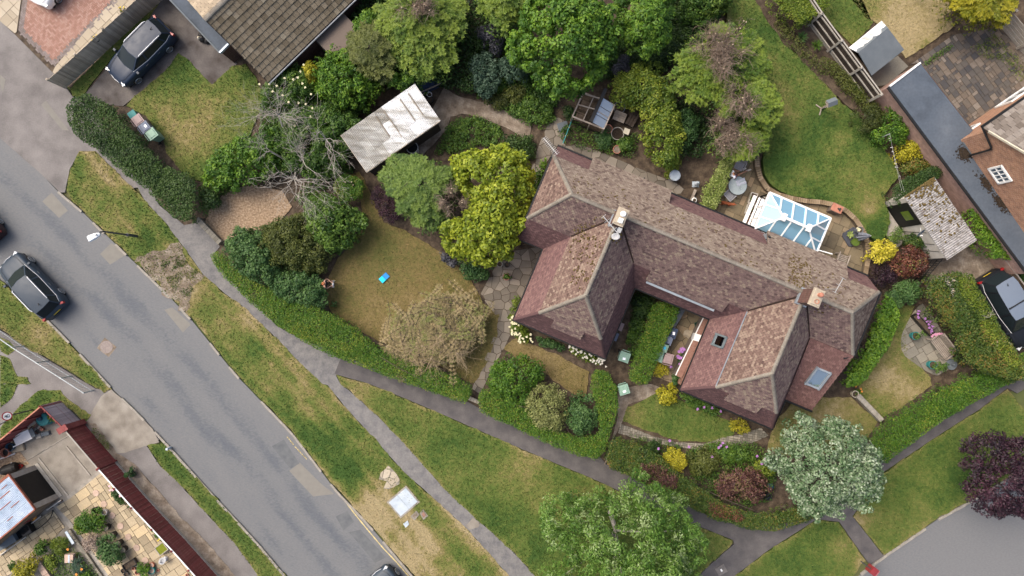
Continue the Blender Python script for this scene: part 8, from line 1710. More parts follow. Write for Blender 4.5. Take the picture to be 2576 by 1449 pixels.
flt=thing("flower_pot_plant","cream blooms in the grey pot on the dark slab","plant",pq(740,945,.5));flowers(flt,[((3200+x/4.83)/1.5528,(700+y/4.83)/1.5528,.55)for x,y in((720,925),(745,940),(735,965),(770,945),(755,965))],"fl_cream",.06)
pb=pq(705,1085,.2);tp=pq(960,1070,2.3);t=thing("folded_parasol","folded grey parasol standing on the dark slab by the curved wall","parasol",(pb.x,pb.y,.2));ax=Vector((tp.x-pb.x,tp.y-pb.y,2.2));L=ax.length;ax.normalize();mb=MB();mb.tube([(0,0,0),ax*L],.025,8);mb.build("pole","aluminium",t)
M("canvas_grey",[(.17,.19,.235),(.25,.275,.33),(.33,.35,.41)],8,rough=.9);e1=ax.cross(Vector((0,1,0))).normalized();e2=ax.cross(e1);mb=MB();rows=[]
for s,rr in((.22,.26),(.35,.25),(.55,.2),(.75,.13),(.92,.06),(1.0,.015)):
 rows.append([ax*(L*s+(.10 if k%2 and s<.3 else 0))+(e1*math.cos(2*PI*k/16)+e2*math.sin(2*PI*k/16))*rr*(1.0 if k%2 else .5)for k in range(17)])
grid_mesh(mb,rows);mb.build("canopy","canvas_grey",t)
p=pq(320,555,.7);p.z=.11;t=thing("brick_barbecue","red-brown square barbecue box against the curved patio wall","barbecue",p,ang((245,470),(435,560)))
mb=MB();mb.box((0,0,.34),(.5,.5,.68));mb.build("body","brick_dark",t);mb=MB();mb.box((0,0,.71),(.66,.44,.06));mb.build("top","terracotta",t)
c4=pq(375,570,.85);t=thing("black_ornament","small black ornament on the red-brown barbecue box","ornament",(c4.x,c4.y,.85));mb=MB()
for x,y,z,r in((0,0,.06,.07),(.07,.04,.05,.05),(-.06,.05,.05,.05),(.02,-.06,.05,.05)):mb.lathe((x,y,z),[(.01,-r),(r*.8,-r*.5),(r,0),(r*.7,r*.6),(.01,r)],8)
mb.build("figure","iron",t)
pb=W(2064,274,.42);t=thing("bird_table","wooden bird table with a small grey roof on the raised lawn","bird table",pb,.35);hb_=(W(2086,266,1.75)-pb);hb_=Matrix.Rotation(-.35,3,'Z')@hb_
mb=MB();mb.bar((0,0,0),(0,0,1.2),.07,.07);mb.build("post","wood_bench",t)
for a in(0,PI*.66,PI*1.33):mb=MB();mb.bar((0,0,.12),(.38*math.cos(a),.38*math.sin(a),.03),.06,.05);mb.build("foot","wood_bench",t)
mb=MB();mb.box((0,0,1.2),(.42,.36,.04));mb.build("tray","wood_bench",t)
for s in(-1,1):mb=MB();mb.slab([(-.28,0,1.62),(.28,0,1.62),(.28,s*.22,1.45),(-.28,s*.22,1.45)],.02);mb.build("roof","felt_grey",t)
for s in(-1,1):
 for w_ in(-1,1):mb=MB();mb.box((s*.18,w_*.14,1.34),(.03,.03,.26));mb.build("upright","wood_bench",t)
M("line",[(.5,.5,.48),(.6,.6,.58)],5);M("peg",[(.7,.7,.66),(.8,.78,.72)],5)
a,b=Q(3,0,(920,1010),(1010,1440));a2,b2=Q(3,0,(935,1100),(1030,1449));t=thing("washing_line","pair of washing lines with white pegs over the yellow bush","washing line",W(*a,.42));o_=Vector(t.location)
for p0,p1 in((a,b),(a2,b2)):mb=MB(o_);A_,B_=W(*p0,2.1),W(*p1,2.1);mb.tube([A_,sub3(A_,B_,.5)-Vector((0,0,.06)),B_],.004,4);mb.build("line","line",t)
for k in range(16):A_,B_=W(*a,2.1),W(*b,2.1);s=random.random()*.75;pp=sub3(A_,B_,s)+Vector((random.uniform(-.1,.1),0,-.04));mb=MB(o_);mb.box(pp,(.05,.014,.05),random.uniform(-.3,.3));mb.build("peg","peg",t)
mb=MB(o_);pp=W(*a,2.1);mb.tube([dz(pp,.4),pp],.03,6);mb.build("post","galv_rail",t)
p=W((3400+955/4.83)/1.5528,(700+1015/4.83)/1.5528,2.6);t=thing("satellite_dish","blue-grey satellite dish on the corner of the asbestos garage","satellite dish",p);mb=MB();rot2=Matrix.Rotation(R(35),3,'Z')@Matrix.Rotation(R(62),3,'X');rows=[]
for rr,z in((.0,-.07),(.15,-.05),(.28,0),(.30,.01)):rows.append([rot2@Vector((rr*math.cos(2*PI*k/20),rr*.85*math.sin(2*PI*k/20),z))for k in range(21)])
grid_mesh(mb,rows);mb.build("dish","felt_grey",t,smooth=True);mb=MB();mb.tube([(0,0,0),(.03,.28,-.1)],.02,5);mb.tube([(0,0,-.05),(-.1,-.15,.2)],.015,5);mb.build("arm","aluminium",t);mb=MB();mb.box((-.1,-.16,.22),(.06,.06,.1));mb.build("receiver","white_paint",t)
M("pad_cyan",[(.0,.52,.80),(.01,.60,.88)],3,rough=.4);M("pad_blue",[(.01,.20,.52),(.015,.24,.58)],3,rough=.4)
p=W(966,699.5,.13);t=thing("drone_case","small bright blue and cyan open case lying on the brown lawn","case",p,ang((0,0),(180,-172)));
mb=MB();mb.box((-.13,0,.04),(.28,.34,.07));mb.build("base_half","pad_cyan",t);mb=MB();mb.box((.17,0,.03),(.30,.34,.05));mb.build("lid_half","pad_blue",t);mb=MB();mb.tube([(.015,-.16,.05),(.015,.16,.05)],.012,5);mb.build("hinge","pad_blue",t)
for lab,x,y,m_n in(("weathered grey garden figure beside the mulch bed",1395,1385,"galv"),):
 p=at(*q(2,0,x,y),.4,.1);t=thing("garden_statue",lab,"statue",p);mb=MB();mb.lathe((0,0,0),[(.16,0),(.16,.08),(.09,.12),(.12,.3),(.13,.42),(.06,.5),(.085,.58),(.07,.66),(.02,.7)],10,sx=1.2);mb.build("figure",m_n,t);mb=MB();mb.box((0,0,-.02),(.4,.34,.08));mb.build("plinth","galv",t)
p=at(*q(2,1,1375,62),.3,.1);t=thing("ceramic_pot","blue and white ceramic pot by the timber edging","pot",p);mb=MB();mb.lathe((0,0,0),[(.1,0),(.17,.12),(.16,.24),(.12,.28)],14);mb.build("pot_body","white_paint",t);mb=MB();mb.tube([(.172*math.cos(a),.172*math.sin(a),.14)for a in np.linspace(0,2*PI,15)],.02,5);mb.build("blue_band","pad_blue",t);mb=MB();mb.lathe((0,0,.26),[(.1,0),(.1,.025)],12);mb.build("mouth","soil",t)
mb=MB(HO);pp=W((2880+560/4.83)/1.5528,(730+1000/4.83)/1.5528,3.6);mb.tube([pp-Vector((0,0,.5)),pp+Vector((0,0,.25))],.07,8);mb.tube([pp+Vector((-.02,0,.2)),pp+Vector((.04,.16,.3))],[.07,.1],8);mb.build("vent_pipe","black_plastic",house)
mb=MB(HO);pp=at(*q(2,0,1000,1345),2.8,2.5);mb.tube([pp-Vector((0,0,.4)),pp+Vector((0,0,.3))],.05,8);mb.build("vent_pipe","black_plastic",house)
zc=lambda x,y,z:W((2850+x/6.44)/1.5528,(1800+y/6.44)/1.5528,z)
t=thing("garden_ball","dark blue ball-like lid on the soil right of the smoke bush","ball",zc(1030,640,.3));M("blue_dark",[(.02,.06,.10),(.035,.09,.14)],8,rough=.5);mb=MB();mb.lathe((0,0,0),[(.05,-.2),(.16,-.15),(.2,-.02),(.18,.08),(.1,.15),(.02,.17)],16);mb.build("shell","blue_dark",t,smooth=True);mb=MB();mb.lathe((0,0,-.22),[(.12,0),(.12,.05)],12);mb.build("foot","black_plastic",t)
t=tub("water_tub","black tub with bright water by the lower hedge",(2850+970/6.44)/1.5528,(1800+900/6.44)/1.5528,.2,.4,"black_plastic","water_dark",cat="tub")
t=thing("black_barrow","dark wheelbarrow tray beside the black tub","barrow",zc(790,810,.2),.4);mb=MB();rows=[[(-.4*k,-.25*k,z),(.4*k,-.25*k,z),(.4*k,.25*k,z),(-.4*k,.25*k,z),(-.4*k,-.25*k,z)]for k,z in((.7,.1),(1,.35),(.95,.35),(.68,.14))];grid_mesh(mb,rows);mb.build("tray","black_plastic",t);mb=MB();mb.tube([(.5,-.04,.05),(.5,.04,.05)],.16,12);mb.build("wheel","tyre",t)
for s in(-1,1):mb=MB();mb.tube([(.5,s*.08,.05),(-.3,s*.2,.12),(-.75,s*.26,.3)],.018,5);mb.build("handle","iron",t)
t=tub("ring_pot","cream rimmed round pot at the upper end of the pale stone wall",*q(3,2,655,75),.2,.35,"cream_paint","soil");add_crown(t,ell(*q(3,2,660,68),5),.35,.5,"lf_green",lobe=.08,leaf=(.08,.05),name="foliage",tint=.6)
for lab,x,y,r in(("small square-ish pot under the golden tree beside the paving",1840,545,.17),("round dark pot at the paving edge below the golden tree",1895,550,.16)):t=tub("plant_pot",lab,*q(1,1,x,y),r,.3,"concrete_post" if r>.165 else "iron","soil")
t=tub("plant_pot","pot with a round green plant on the crazy paving",*q(1,1,1890,640),.2,.3,"terracotta","soil");add_crown(t,ell(*q(1,1,1890,640),10),.25,.6,"lf_bright",lobe=.1,leaf=(.09,.06),name="foliage",tint=.4)
for lab,x,y in(("yellow and green hanging basket at the upper end of the board fence",925,78),("yellow and green hanging basket lower down the board fence",718,290)):
 p=at(*q(0,0,x,y),1.4,.1);t=thing("hanging_basket",lab,"basket",p,0,"hanging baskets");o,_=crown([(p.x+.2*math.cos(a),p.y+.2*math.sin(a))for a in np.arange(0,2*PI,.7)],1.2,1.5,"lf_olive",lobe=.1,leaf=(.1,.06),parent=t,org=tuple(p),name="foliage",tint=.6)
 mb=MB();mb.lathe((0,0,1.0),[(.03,0),(.14,.08),(.19,.2)],12);mb.build("basket","iron",t);mb=MB();mb.tube([(0,0,1.2),(-.0,-.0,1.7),(.25,-.2,1.65)],.012,4);mb.build("bracket","iron",t)
 for k in range(8):mb=MB();mb.lathe((random.uniform(-.17,.17),random.uniform(-.17,.17),1.42),[(.01,-.03),(.045,0),(.02,.03)],6);mb.build("flower","fl_yellow",t)
p=at(*q(0,0,1515,280),.5,.1);t=thing("black_sacks","black plastic sacks heaped at the garage wall","sack",p);mb=MB()
for x,y,r in((0,0,.25),(.25,-.12,.2),(-.1,.2,.2)):mb.lathe((x,y,0),[(r*.8,0),(r,r*.6),(r*.7,r*1.3),(r*.2,r*1.6)],9)
mb.build("sack","black_plastic",t);mb=MB();mb.lathe((-.15,-.02,.3),[(.02,0),(.1,.06),(.04,.16)],8);mb.build("knot","cream_paint",t)
# clutter in the bottom-left yard
y1=lambda x,y,z=.12:W((x/4.83)/1.5528,(1550+y/4.83)/1.5528,z)
y4=lambda x,y,z=.14:W((300+x/4.83)/1.5528,(1850+y/4.83)/1.5528,z)
y5=lambda x,y,z=.14:W((400+x/5.795)/1.5528,(2000+y/5.795)/1.5528,z)
y3=lambda x,y,z=.14:W((x/5.795)/1.5528,(2000+y/5.795)/1.5528,z)
M("stone_pink",[(.40,.29,.22),(.48,.36,.29)],4,rough=.9,fine=.15,objrand=.15);M("gravel_top",[(.16,.14,.10),(.30,.27,.20)],30,rough=1,fine=.4)
for k,(x,y)in enumerate(((360,368),(510,575),(665,790),(820,992),(970,1195),(1128,1400),(1290,1640))):
 names=("first round stepping stone from the concrete end of the cream flags","second round stepping stone, pale pink","orange-tinted round stepping stone beside the white-rimmed pot","round stepping stone level with the first gravel-topped tub","carved-looking round stepping stone, fifth of the row","pale round stepping stone near the square mossy planter","round stepping stone lowest in the row")
 t=thing("stepping_stone",names[k],"stepping stone",y4(x,y,.145),0,"round stepping stones");mb=MB();mb.lathe((0,0,0),[(.19,-.02),(.195,.015),(.185,.025)],22);mb.build("disc","terracotta" if k==-1 else "stone_pink",t)
 if k==4:mb=MB();mb.tube([(.13*math.cos(a),.13*math.sin(a),.025)for a in np.linspace(0,2*PI,19)],.015,5);mb.build("carved_ring","stone_pink",t)
for k,(x,y)in enumerate(((545,1020),(665,1165),(785,1320),(870,1440))):
 nm=("black tub topped with pale gravel nearest the white-rimmed pot","black tub topped with pale gravel, second in line","dark blue-black gravel-topped tub, third in line","black gravel-topped tub at the low end of the line")[k]
 tub("gravel_tub",nm,(300+x/4.83)/1.5528,(1850+y/4.83)/1.5528,.2,.42,"black_plastic","gravel_top",cat="pot",fill=.01,rim=.012,group="black tubs")
tub("round_tub","empty black tub at the top of the pot plants",(300+355/4.83)/1.5528,(1850+690/4.83)/1.5528,.19,.35,"black_plastic","rubber_black",fill=.2,cat="pot")
tub("rimmed_pot","white-rimmed round pot on the cream flags",(300+528/4.83)/1.5528,(1850+725/4.83)/1.5528,.165,.3,"plastic_grey","bare_ground")
tub("round_tub","small black pot half under the bushy green plant",(300+495/4.83)/1.5528,(1850+830/4.83)/1.5528,.13,.25,"black_plastic","soil")
p=y5(1335,835,.4);t=thing("square_planter","square planter filled with bright moss beside the red fence","planter",(p.x,p.y,.13),ang((1225,800),(1345,955)));mb=MB();rows=[[(-k,-k*1.1,z),(k,-k*1.1,z),(k,k*1.1,z),(-k,k*1.1,z),(-k,-k*1.1,z)]for k,z in((.26,0),(.29,.3),(.25,.3),(.24,.25))];grid_mesh(mb,rows);mb.build("box","concrete_post",t);M("moss_green",[(.12,.15,.012),(.19,.21,.02)],14,rough=1,fine=.3);mb=MB();mb.box((0,0,.25),(.5,.56,.05));mb.build("moss_top","moss_green",t)
t=thing("bird_bath","pale grey curved ornament beside the square mossy planter","ornament",y5(1430,1050,.14),.8);mb=MB();mb.lathe((0,0,0),[(.14,0),(.12,.08),(.05,.12),(.05,.3),(.16,.36),(.19,.4),(.15,.4),(.04,.36)],14,sx=1.3);mb.build("bowl","plastic_grey",t);mb=MB();mb.tube([(-.1,0,.4),(-.14,.02,.52),(0,.06,.56),(.1,.05,.46)],[.05,.04,.035,.02],6);mb.build("figure","plastic_grey",t)
for lab,x,y,r,m_n in(("tan and teal glazed pot at the bottom of the cream flags",1120,1320,.2,"bin_teal"),("pot with a pale tan rim above the teal pot",1120,1195,.16,"terracotta"),("little terracotta saucer pot right of the teal pot",1275,1310,.08,"terracotta"),("small empty terracotta pot by the black trough",715,1270,.1,"terracotta"),("brown round pot at the bottom edge of the flags",800,1360,.14,"terracotta"),("dark maroon pot at the bottom of the cream flags",555,1400,.14,"iron"),("pale clay pot near the lower red fence",1925,1420,.09,"terracotta"),("light stone pot standing by the small terracotta pot",785,1190,.1,"concrete_post"),("black pot under the yellow sprigs at the bottom",490,1320,.14,"black_plastic")):
 tub("plant_pot",lab,(400+x/5.795)/1.5528,(2000+y/5.795)/1.5528,r,r*1.5,m_n,"stone_pink" if r>.15 else "soil")
p=y5(630,1180,.3);t=thing("planter_trough","black trough of seedlings among the pots at the bottom","planter",(p.x,p.y,.13),ang((520,1220),(720,1100)));mb=MB();rows=[[(-.42*k,-.2*k,z),(.42*k,-.2*k,z),(.42*k,.2*k,z),(-.42*k,.2*k,z),(-.42*k,-.2*k,z)]for k,z in((.9,0),(1,.3),(.9,.3),(.88,.22))];grid_mesh(mb,rows);mb.build("trough","black_plastic",t);mb=MB();mb.box((0,0,.2),(.74,.34,.03));mb.build("compost","soil",t)
t=tub("compost_bin","teal conical compost bin in the corner of the yard",y1(0,0).x*0+(820/4.83)/1.5528,(1550+425/4.83)/1.5528,.36,.5,"bin_teal","bin_teal",cat="compost bin",taper=1.1,fill=.0);mb=MB();mb.lathe((-.12,.06,.5),[(.14,0),(.12,.12),(.04,.15)],14);mb.build("lid","blue_dark",t)
p=y1(430,770,.4);t=thing("white_lounger","white plastic lounger lying against the red fence","lounger",(p.x,p.y,.12),ang((300,850),(640,690)));mb=MB();mb.box((0,0,.3),(1.05,.5,.06));mb.build("seat","white_paint",t)
mb=MB();mb.box((.68,0,.38),(.4,.5,.05),rot=Matrix.Rotation(-.4,3,'Y'));mb.build("backrest","felt_grey",t)
for s in(-1,1):
 mb=MB();mb.bar((-.7,s*.27,.36),(.55,s*.27,.36),.06,.05);mb.build("side_rail","white_paint",t)
 for x in(-.5,.45):mb=MB();mb.box((x,s*.22,.15),(.05,.05,.3));mb.build("leg","white_paint",t)
p=y1(695,625,.2);t=thing("brick_stack","small stack of old bricks and slabs in the yard corner","stack",(p.x,p.y,.12),ang((640,560),(760,640)))
for i in range(3):
 for j in range(4):
  if random.random()<.9:mb=MB();mb.box((0,0,0),(.21,.1,.065));o=mb.build("brick",("block_red","concrete_post","brick_dark")[(i*j)%3],t);o.location=(-.16+.0+.115*j-.05,-.25+.23*i,.035+random.choice((0,.066)));o.rotation_euler=(0,0,PI/2+random.uniform(-.12,.12))
for lab,x,y,w,h,m_n in(("grey-green concrete block near the brick stack",870,690,.5,.24,"felt_grey"),("small grey stone lump beside the concrete block",745,735,.32,.28,"concrete_post"),("orange hollow block near the bricks",815,612,.18,.14,"terracotta"),("broad pale slab laid beside the white lounger",340,935,.8,.62,"slab_beige")):
 t=thing("stone_block",lab,"block",y1(x,y,.13),ang((0,0),(1,-.25)));mb=MB();mb.box((0,0,.07),(w,h,.14),taper=.95);mb.build("block",m_n,t)
a,b=y1(235,780,.5),y1(665,470,.5);t=thing("timber_plank","old pale plank propped along the foot of the red fence","plank",dz((a+b)/2,.12));mb=MB(t.location);mb.bar(dz(a,.45),dz(b,.45),.16,.06);mb.build("board","wood_bench",t)
for k in(.1,.9):mb=MB(t.location);pp=sub3(a,b,k);mb.box(dz(pp,.27),(.12,.12,.3));mb.build("bearer","wood_bench",t)
tub("storage_tub","dark teal square-ish tub by the lower left fence",(195/4.83)/1.5528,(1550+950/4.83)/1.5528,.24,.4,"blue_dark","rubber_black",cat="tub",fill=.15)
tub("plant_pot","large terracotta pot with black inside by the lower left fence",(100/4.83)/1.5528,(1550+1055/4.83)/1.5528,.26,.42,"terracotta","rubber_black",fill=.18)
tub("plant_pot","small red pot lying near the black butt",(400/4.83)/1.5528,(1550+1305/4.83)/1.5528,.11,.2,"lens_red","soil")
p=y1(190,1355,.4);t=thing("black_butt","dark blue-black barrel on its side behind the steel-roofed shed","barrel",(p.x,p.y,.42),0);d=(y1(300,1320)-y1(60,1400)).normalized();mb=MB();mb.tube([-d*.45,-d*.3,d*.3,d*.45],[.24,.3,.3,.24],16);mb.build("body","rubber_black",t);mb=MB();mb.tube([-d*.5,-d*.44],.22,14);mb.build("lid","tarp_blue",t)
for lab,a,b,w in(("white pipe lying across the gravel corner",(0,1170),(280,1070),.05),("thin white cane beside the barrel",(110,1330),(220,1235),.025)):
 A_,B_=y1(*a,.16),y1(*b,.16);t=thing("pipe",lab,"pipe",(A_+B_)/2);mb=MB(t.location);mb.tube([A_,B_],w,6);mb.build("tube","white_paint",t)
p=y3(520,455,.5);t=thing("plastic_tank","black plastic tank beside the shed's lower wall","tank",(p.x,p.y,.13),ang((310,560),(700,330)));mb=MB();rows=[[(-.55*k,-.28*k,z),(.55*k,-.28*k,z),(.55*k,.28*k,z),(-.55*k,.28*k,z),(-.55*k,-.28*k,z)]for k,z in((.9,0),(1,.5),(.9,.5),(.86,.32))];grid_mesh(mb,rows);mb.build("tank","black_plastic",t);mb=MB();mb.box((0,0,.3),(.95,.48,.03));mb.build("bottom","water_dark",t)
p=y3(190,640,.6);t=thing("flat_lid_box","slate-grey lidded box next to the black tank","box",(p.x,p.y,.13),ang((310,560),(700,330)));mb=MB();mb.box((-.2,0,.28),(1.3,.55,.56));mb.build("box","felt_grey",t);mb=MB();mb.box((-.2,0,.58),(1.36,.6,.05));mb.build("lid","felt_grey",t)
p=y3(500,275,.9);t=thing("red_sledge","long red plastic board hung along the shed's lower wall","board",(p.x,p.y,.12),ang((370,345),(620,200)));mb=MB();mb.box((0,0,.8),(.9,.1,.3));mb.build("board","bin_red",t);mb=MB();mb.box((0,-.06,.4),(.05,.04,.8));mb.box((.3,-.06,.4),(.05,.04,.8));mb.build("support","wood_brown",t)
p=y3(715,150,.4);t=thing("orange_float","orange-yellow plastic float beside the shed corner","float",(p.x,p.y,.3),.5);mb=MB();mb.lathe((0,0,0),[(.04,-.16),(.15,-.1),(.17,0),(.13,.1),(.04,.16)],12,sx=1.25);mb.build("shell","fl_orange",t);mb=MB();mb.tube([(0,0,-.18),(0,0,-.12)],.1,8);mb.build("neck","fl_yellow",t)
pts=[y3(*p,.16)for p in((1190,0),(1150,110),(1060,220),(930,330),(780,430),(640,520))];t=thing("black_hose","black hose curving across the shed paving","hose",pts[0]);mb=MB(pts[0]);mb.tube(pts,.025,6);mb.build("tube","black_plastic",t);mb=MB(pts[0]);mb.tube([pts[0]+Vector((0,0,-.02)),pts[0]+Vector((0,.1,.02))],.035,6);mb.build("fitting","iron",t)
for lab,a,b,z in(("long pale gutter pipe on the ground below the shed",(0,980),(590,560),.2),("bright white pole leaning by the shed's end",(880,930),(1150,745),.4),("short white pole near the orange float",(580,1190),(770,1045),.3)):
 f=y3 if "gutter" in lab else(lambda x,y,z:W((x/4.83)/1.5528,(1800+y/4.83)/1.5528,z));A_,B_=f(*a,z),f(*b,z);t=thing("pipe",lab,"pipe",dz((A_+B_)/2,.13));mb=MB(t.location);mb.tube([A_,B_],.04,6);mb.build("tube","render_white",t);mb=MB(t.location)
 for k in(.15,.85):pp=sub3(A_,B_,k);mb.box(dz(pp,.13+(z-.13)/2),(.1,.1,z-.13))
 mb.build("block","wood_brown",t)
p=y3(1570,1050,.5);t=thing("stone_planter_box","pale stone box with a blue stripe in the lower left bed","box",(p.x,p.y,.13),0);mb=MB();mb.box((0,0,.22),(.5,.48,.44));mb.build("block","stone_pink",t);mb=MB();mb.box((.01,0,.445),(.10,.48,.012));mb.build("stripe","galv",t)
plain_wall("stone_ledge","pinkish stone ledge with dark holes in the lower left bed",((910/5.795)/1.5528,(2000+1070/5.795)/1.5528),((1180/5.795)/1.5528,(2000+1460/5.795)/1.5528),.36,.35,"stone_pink",n=4,cat="ledge")
A_,B_=y3(1490,440,.6),y3(1660,720,.6);t=thing("metal_rack","bright metal rack on its side along the bed edging","rack",dz((A_+B_)/2,.13));mb=MB(t.location);mb.bar(A_,B_,.16,.05);mb.build("rail","galv",t)
for k in range(5):mb=MB(t.location);pp=sub3(A_,B_,k/4);mb.tube([dz(pp,.1),pp+Vector((.12,.05,.0))],.014,4);mb.build("rung","iron",t)
plain_wall("bed_edging","low mossy edging wall between the concrete path and the lower left bed",(178,1330),(262,1452),.14,.2,"grey_flag",n=10,cat="edging")
# people and the dog
for nm,c in(("skin",(.46,.27,.19)),("skin_tan",(.36,.19,.12)),("cloth_black",(.018,.018,.022)),("cloth_white",(.62,.66,.74)),("cloth_pink",(.40,.13,.24)),("cloth_dark",(.035,.03,.035)),("hair_ginger",(.34,.12,.05)),("hair_dark",(.05,.03,.024)),("shoe_pale",(.55,.50,.42)),("coat_red",(.26,.075,.03)),("eye",(.02,.02,.02)),("lip",(.34,.12,.10))):
 M(nm,[c,tuple(v*1.15 for v in c)],6,rough=.75,fine=.1)
def skin_mesh(name,chains,mat,parent,sub=1,extra=None):
 """chains: list of [(x,y,z,r)...] sharing points where equal -> one continuous skinned surface"""
 idx={};V=[];Rr=[];E=[]
 for ch in chains:
  prev=None
  for x,y,z,r in ch:
   k=(round(x,4),round(y,4),round(z,4))
   if k not in idx:idx[k]=len(V);V.append((x,y,z));Rr.append(r)
   i=idx[k]
   if prev is not None and prev!=i:E.append((prev,i))
   prev=i
 me=bpy.data.meshes.new(name);me.from_pydata(V,E,[]);o=bpy.data.objects.new(name,me);COL.objects.link(o)
 md=o.modifiers.new("skin",'SKIN');
 if not me.skin_vertices:me.attributes
 lay=me.skin_vertices[0]if len(me.skin_vertices)else None
 if lay is None:
  bm=bmesh.new();bm.from_mesh(me);bm.verts.layers.skin.verify();bm.to_mesh(me);bm.free();lay=me.skin_vertices[0]
 for i,r in enumerate(Rr):lay.data[i].radius=(r,r)
 lay.data[0].use_root=True
 sb=o.modifiers.new("sub",'SUBSURF');sb.levels=sub;sb.render_levels=sub
 dg=bpy.context.evaluated_depsgraph_get();new=bpy.data.meshes.new_from_object(o.evaluated_get(dg));bpy.data.objects.remove(o);bpy.data.meshes.remove(me)
 if extra:
  bm=bmesh.new();bm.from_mesh(new);m2=bpy.data.meshes.new("x");m2.from_pydata([tuple(p)for p in extra.v],[],extra.f);bm.from_mesh(m2);bm.to_mesh(new);bm.free()
 new.name=name;new.materials.clear();new.materials.append(MATS[mat]);new.polygons.foreach_set("use_smooth",[True]*len(new.polygons))
 return link(name,new,parent)
def hand(ex,w,d,side,curl=.5):
 """five bent fingers leaving the palm end"""
 w=Vector(w);d=Vector(d).normalized();s=d.cross(Vector((0,0,1)));s=s.normalized()if s.length>.1 else Vector((0,1,0));n=s.cross(d)
 palm=w+d*.085
 ex.tube([w,w+d*.04,palm],[.026,.036,.032],6)
 for k,l in enumerate((.065,.078,.072,.055)):
  b=palm+s*(-.027+.018*k);m=b+d*l*.55;e=m+(d*math.cos(curl*1.6)-n*math.sin(curl*1.6))*l*.5;ex.tube([b,m,e],[.0095,.009,.007],5)
 b=w+d*.03+s*side*.03;m=b+(d*.6+s*side*.7).normalized()*.04;ex.tube([b,m,m+(d*.9-s*side*.1).normalized()*.035],[.011,.010,.008],5)
def face(t,ex,c,f,up,r=.1):
 """nose and ears merged in the body; eyes and mouth as children"""
 c=Vector(c);f=Vector(f).normalized();up=Vector(up).normalized();s=f.cross(up).normalized()
 ex.tube([c+f*r*.85+up*.03,c+f*r*1.15-up*.015,c+f*r*.9-up*.025],[.01,.016,.012],6)
 for k in(-1,1):ex.tube([c+s*k*r*.8-up*.03,c+s*k*r*.98+up*.0,c+s*k*r*.85+up*.03],[.012,.018,.01],6)
 for k in(-1,1):mb=MB();mb.lathe(c+f*r*.9+s*k*.034+up*.02,[(.004,-.01),(.012,0),(.004,.01)],8);mb.build("eye","eye",t)
 mb=MB();mb.tube([c+f*r*.88-up*.055-s*.025,c+f*r*.93-up*.055,c+f*r*.88-up*.055+s*.025],.007,5);mb.build("mouth","lip",t)
base=W(833,714,.115);t=thing("person","person in black T-shirt with pale shoes standing at the lawn edge holding a controller","person",base,R(-4))
ex=MB();hc=(.01,0,1.63)
eL,wL=(.06,.27,1.12),(.30,.10,1.12);eR,wR=(.06,-.27,1.12),(.30,-.10,1.12)
body=[[(0,0,.93,.115),(0,0,1.08,.105),(.0,0,1.25,.125),(0,0,1.40,.11),(0,0,1.49,.055),(.0,0,1.55,.07),(.01,0,1.63,.095),(.005,0,1.72,.075)]]
for s,e,w in((1,eL,wL),(-1,eR,wR)):
 body.append([(0,0,1.40,.11),(-.01,s*.18,1.40,.058),(e[0],e[1],e[2],.042),(w[0],w[1],w[2],.030)]);d=Vector((1,-s*.35,.05));hand(ex,w,d,-s,.6)
 body.append([(0,0,.93,.115),(.0,s*.1,.86,.085),(.02,s*.14,.48,.058),(-.02,s*.17,.09,.042),(.10,s*.19,.04,.035)])
face(t,ex,hc,(.86,0,.5),(-.5,0,.86));skin_mesh("body",body,"skin",t,extra=ex)
sh=[[(0,0,.93,.135),(0,0,1.08,.13),(.0,0,1.25,.145),(0,0,1.40,.128),(0,0,1.46,.075)]]
for s,e in((1,eL),(-1,eR)):m=tuple(a*.45+b*.55 for a,b in zip(e,(-.01,s*.18,1.40)));sh.append([(0,0,1.40,.128),(-.01,s*.18,1.40,.078),(*m,.07)])
skin_mesh("t_shirt",sh,"cloth_black",t)
tr=[[(0,0,.98,.13),(0,0,.93,.135)]]
for s in(1,-1):tr.append([(0,0,.93,.135),(.0,s*.1,.86,.10),(.02,s*.14,.48,.075),(-.02,s*.17,.12,.062)])
skin_mesh("trousers",tr,"cloth_black",t)
for s in(1,-1):
 mb=MB();rows=[]
 for x,w_,h in((-.1,.035,.07),(-.06,.05,.10),(.03,.05,.09),(.12,.05,.065),(.19,.04,.05),(.21,.02,.035)):rows.append([(x,s*.17-w_,.0),(x,s*.17-w_,h*.6),(x,s*.17,h),(x,s*.17+w_,h*.6),(x,s*.17+w_,.0)])
 grid_mesh(mb,rows);mb.build("shoe","shoe_pale",t,smooth=True)
mb=MB();rot=Matrix.Rotation(-.5,3,'Y');rows=[]
for a,rr in((0,.102),(.5,.098),(1.0,.075),(1.4,.03)):rows.append([rot@Vector((rr*math.cos(2*PI*k/14),rr*math.sin(2*PI*k/14),.105*math.sin(a)))+Vector((.0,0,1.665))for k in range(15)])
grid_mesh(mb,rows);mb.build("hair","hair_ginger",t,smooth=True)
hp=Vector((.40,0,1.13));w0=base+Matrix.Rotation(R(-4),3,'Z')@hp;tc_=thing("drone_controller","grey drone controller held in both hands of the person in black","controller",w0,R(-4));mb=MB();mb.box((0,0,0),(.10,.20,.04),taper=.9);mb.build("body","plastic_grey",tc_);mb=MB();mb.box((.06,0,.05),(.02,.15,.09),rot=Matrix.Rotation(.7,3,'Y'));mb.build("screen","tarp_blue",tc_)
for s in(-1,1):mb=MB();mb.tube([(0,s*.06,.02),(0,s*.06,.045)],.008,6);mb.build("stick","iron",tc_)
p0=W(1841,440,.9);t=thing("person","person in white T-shirt and pink shorts sitting with outstretched legs at the patio table","person",(p0.x,p0.y,.11),ang((1833,443),(1882,428)))
seat.x,seat.y=p0.x,p0.y
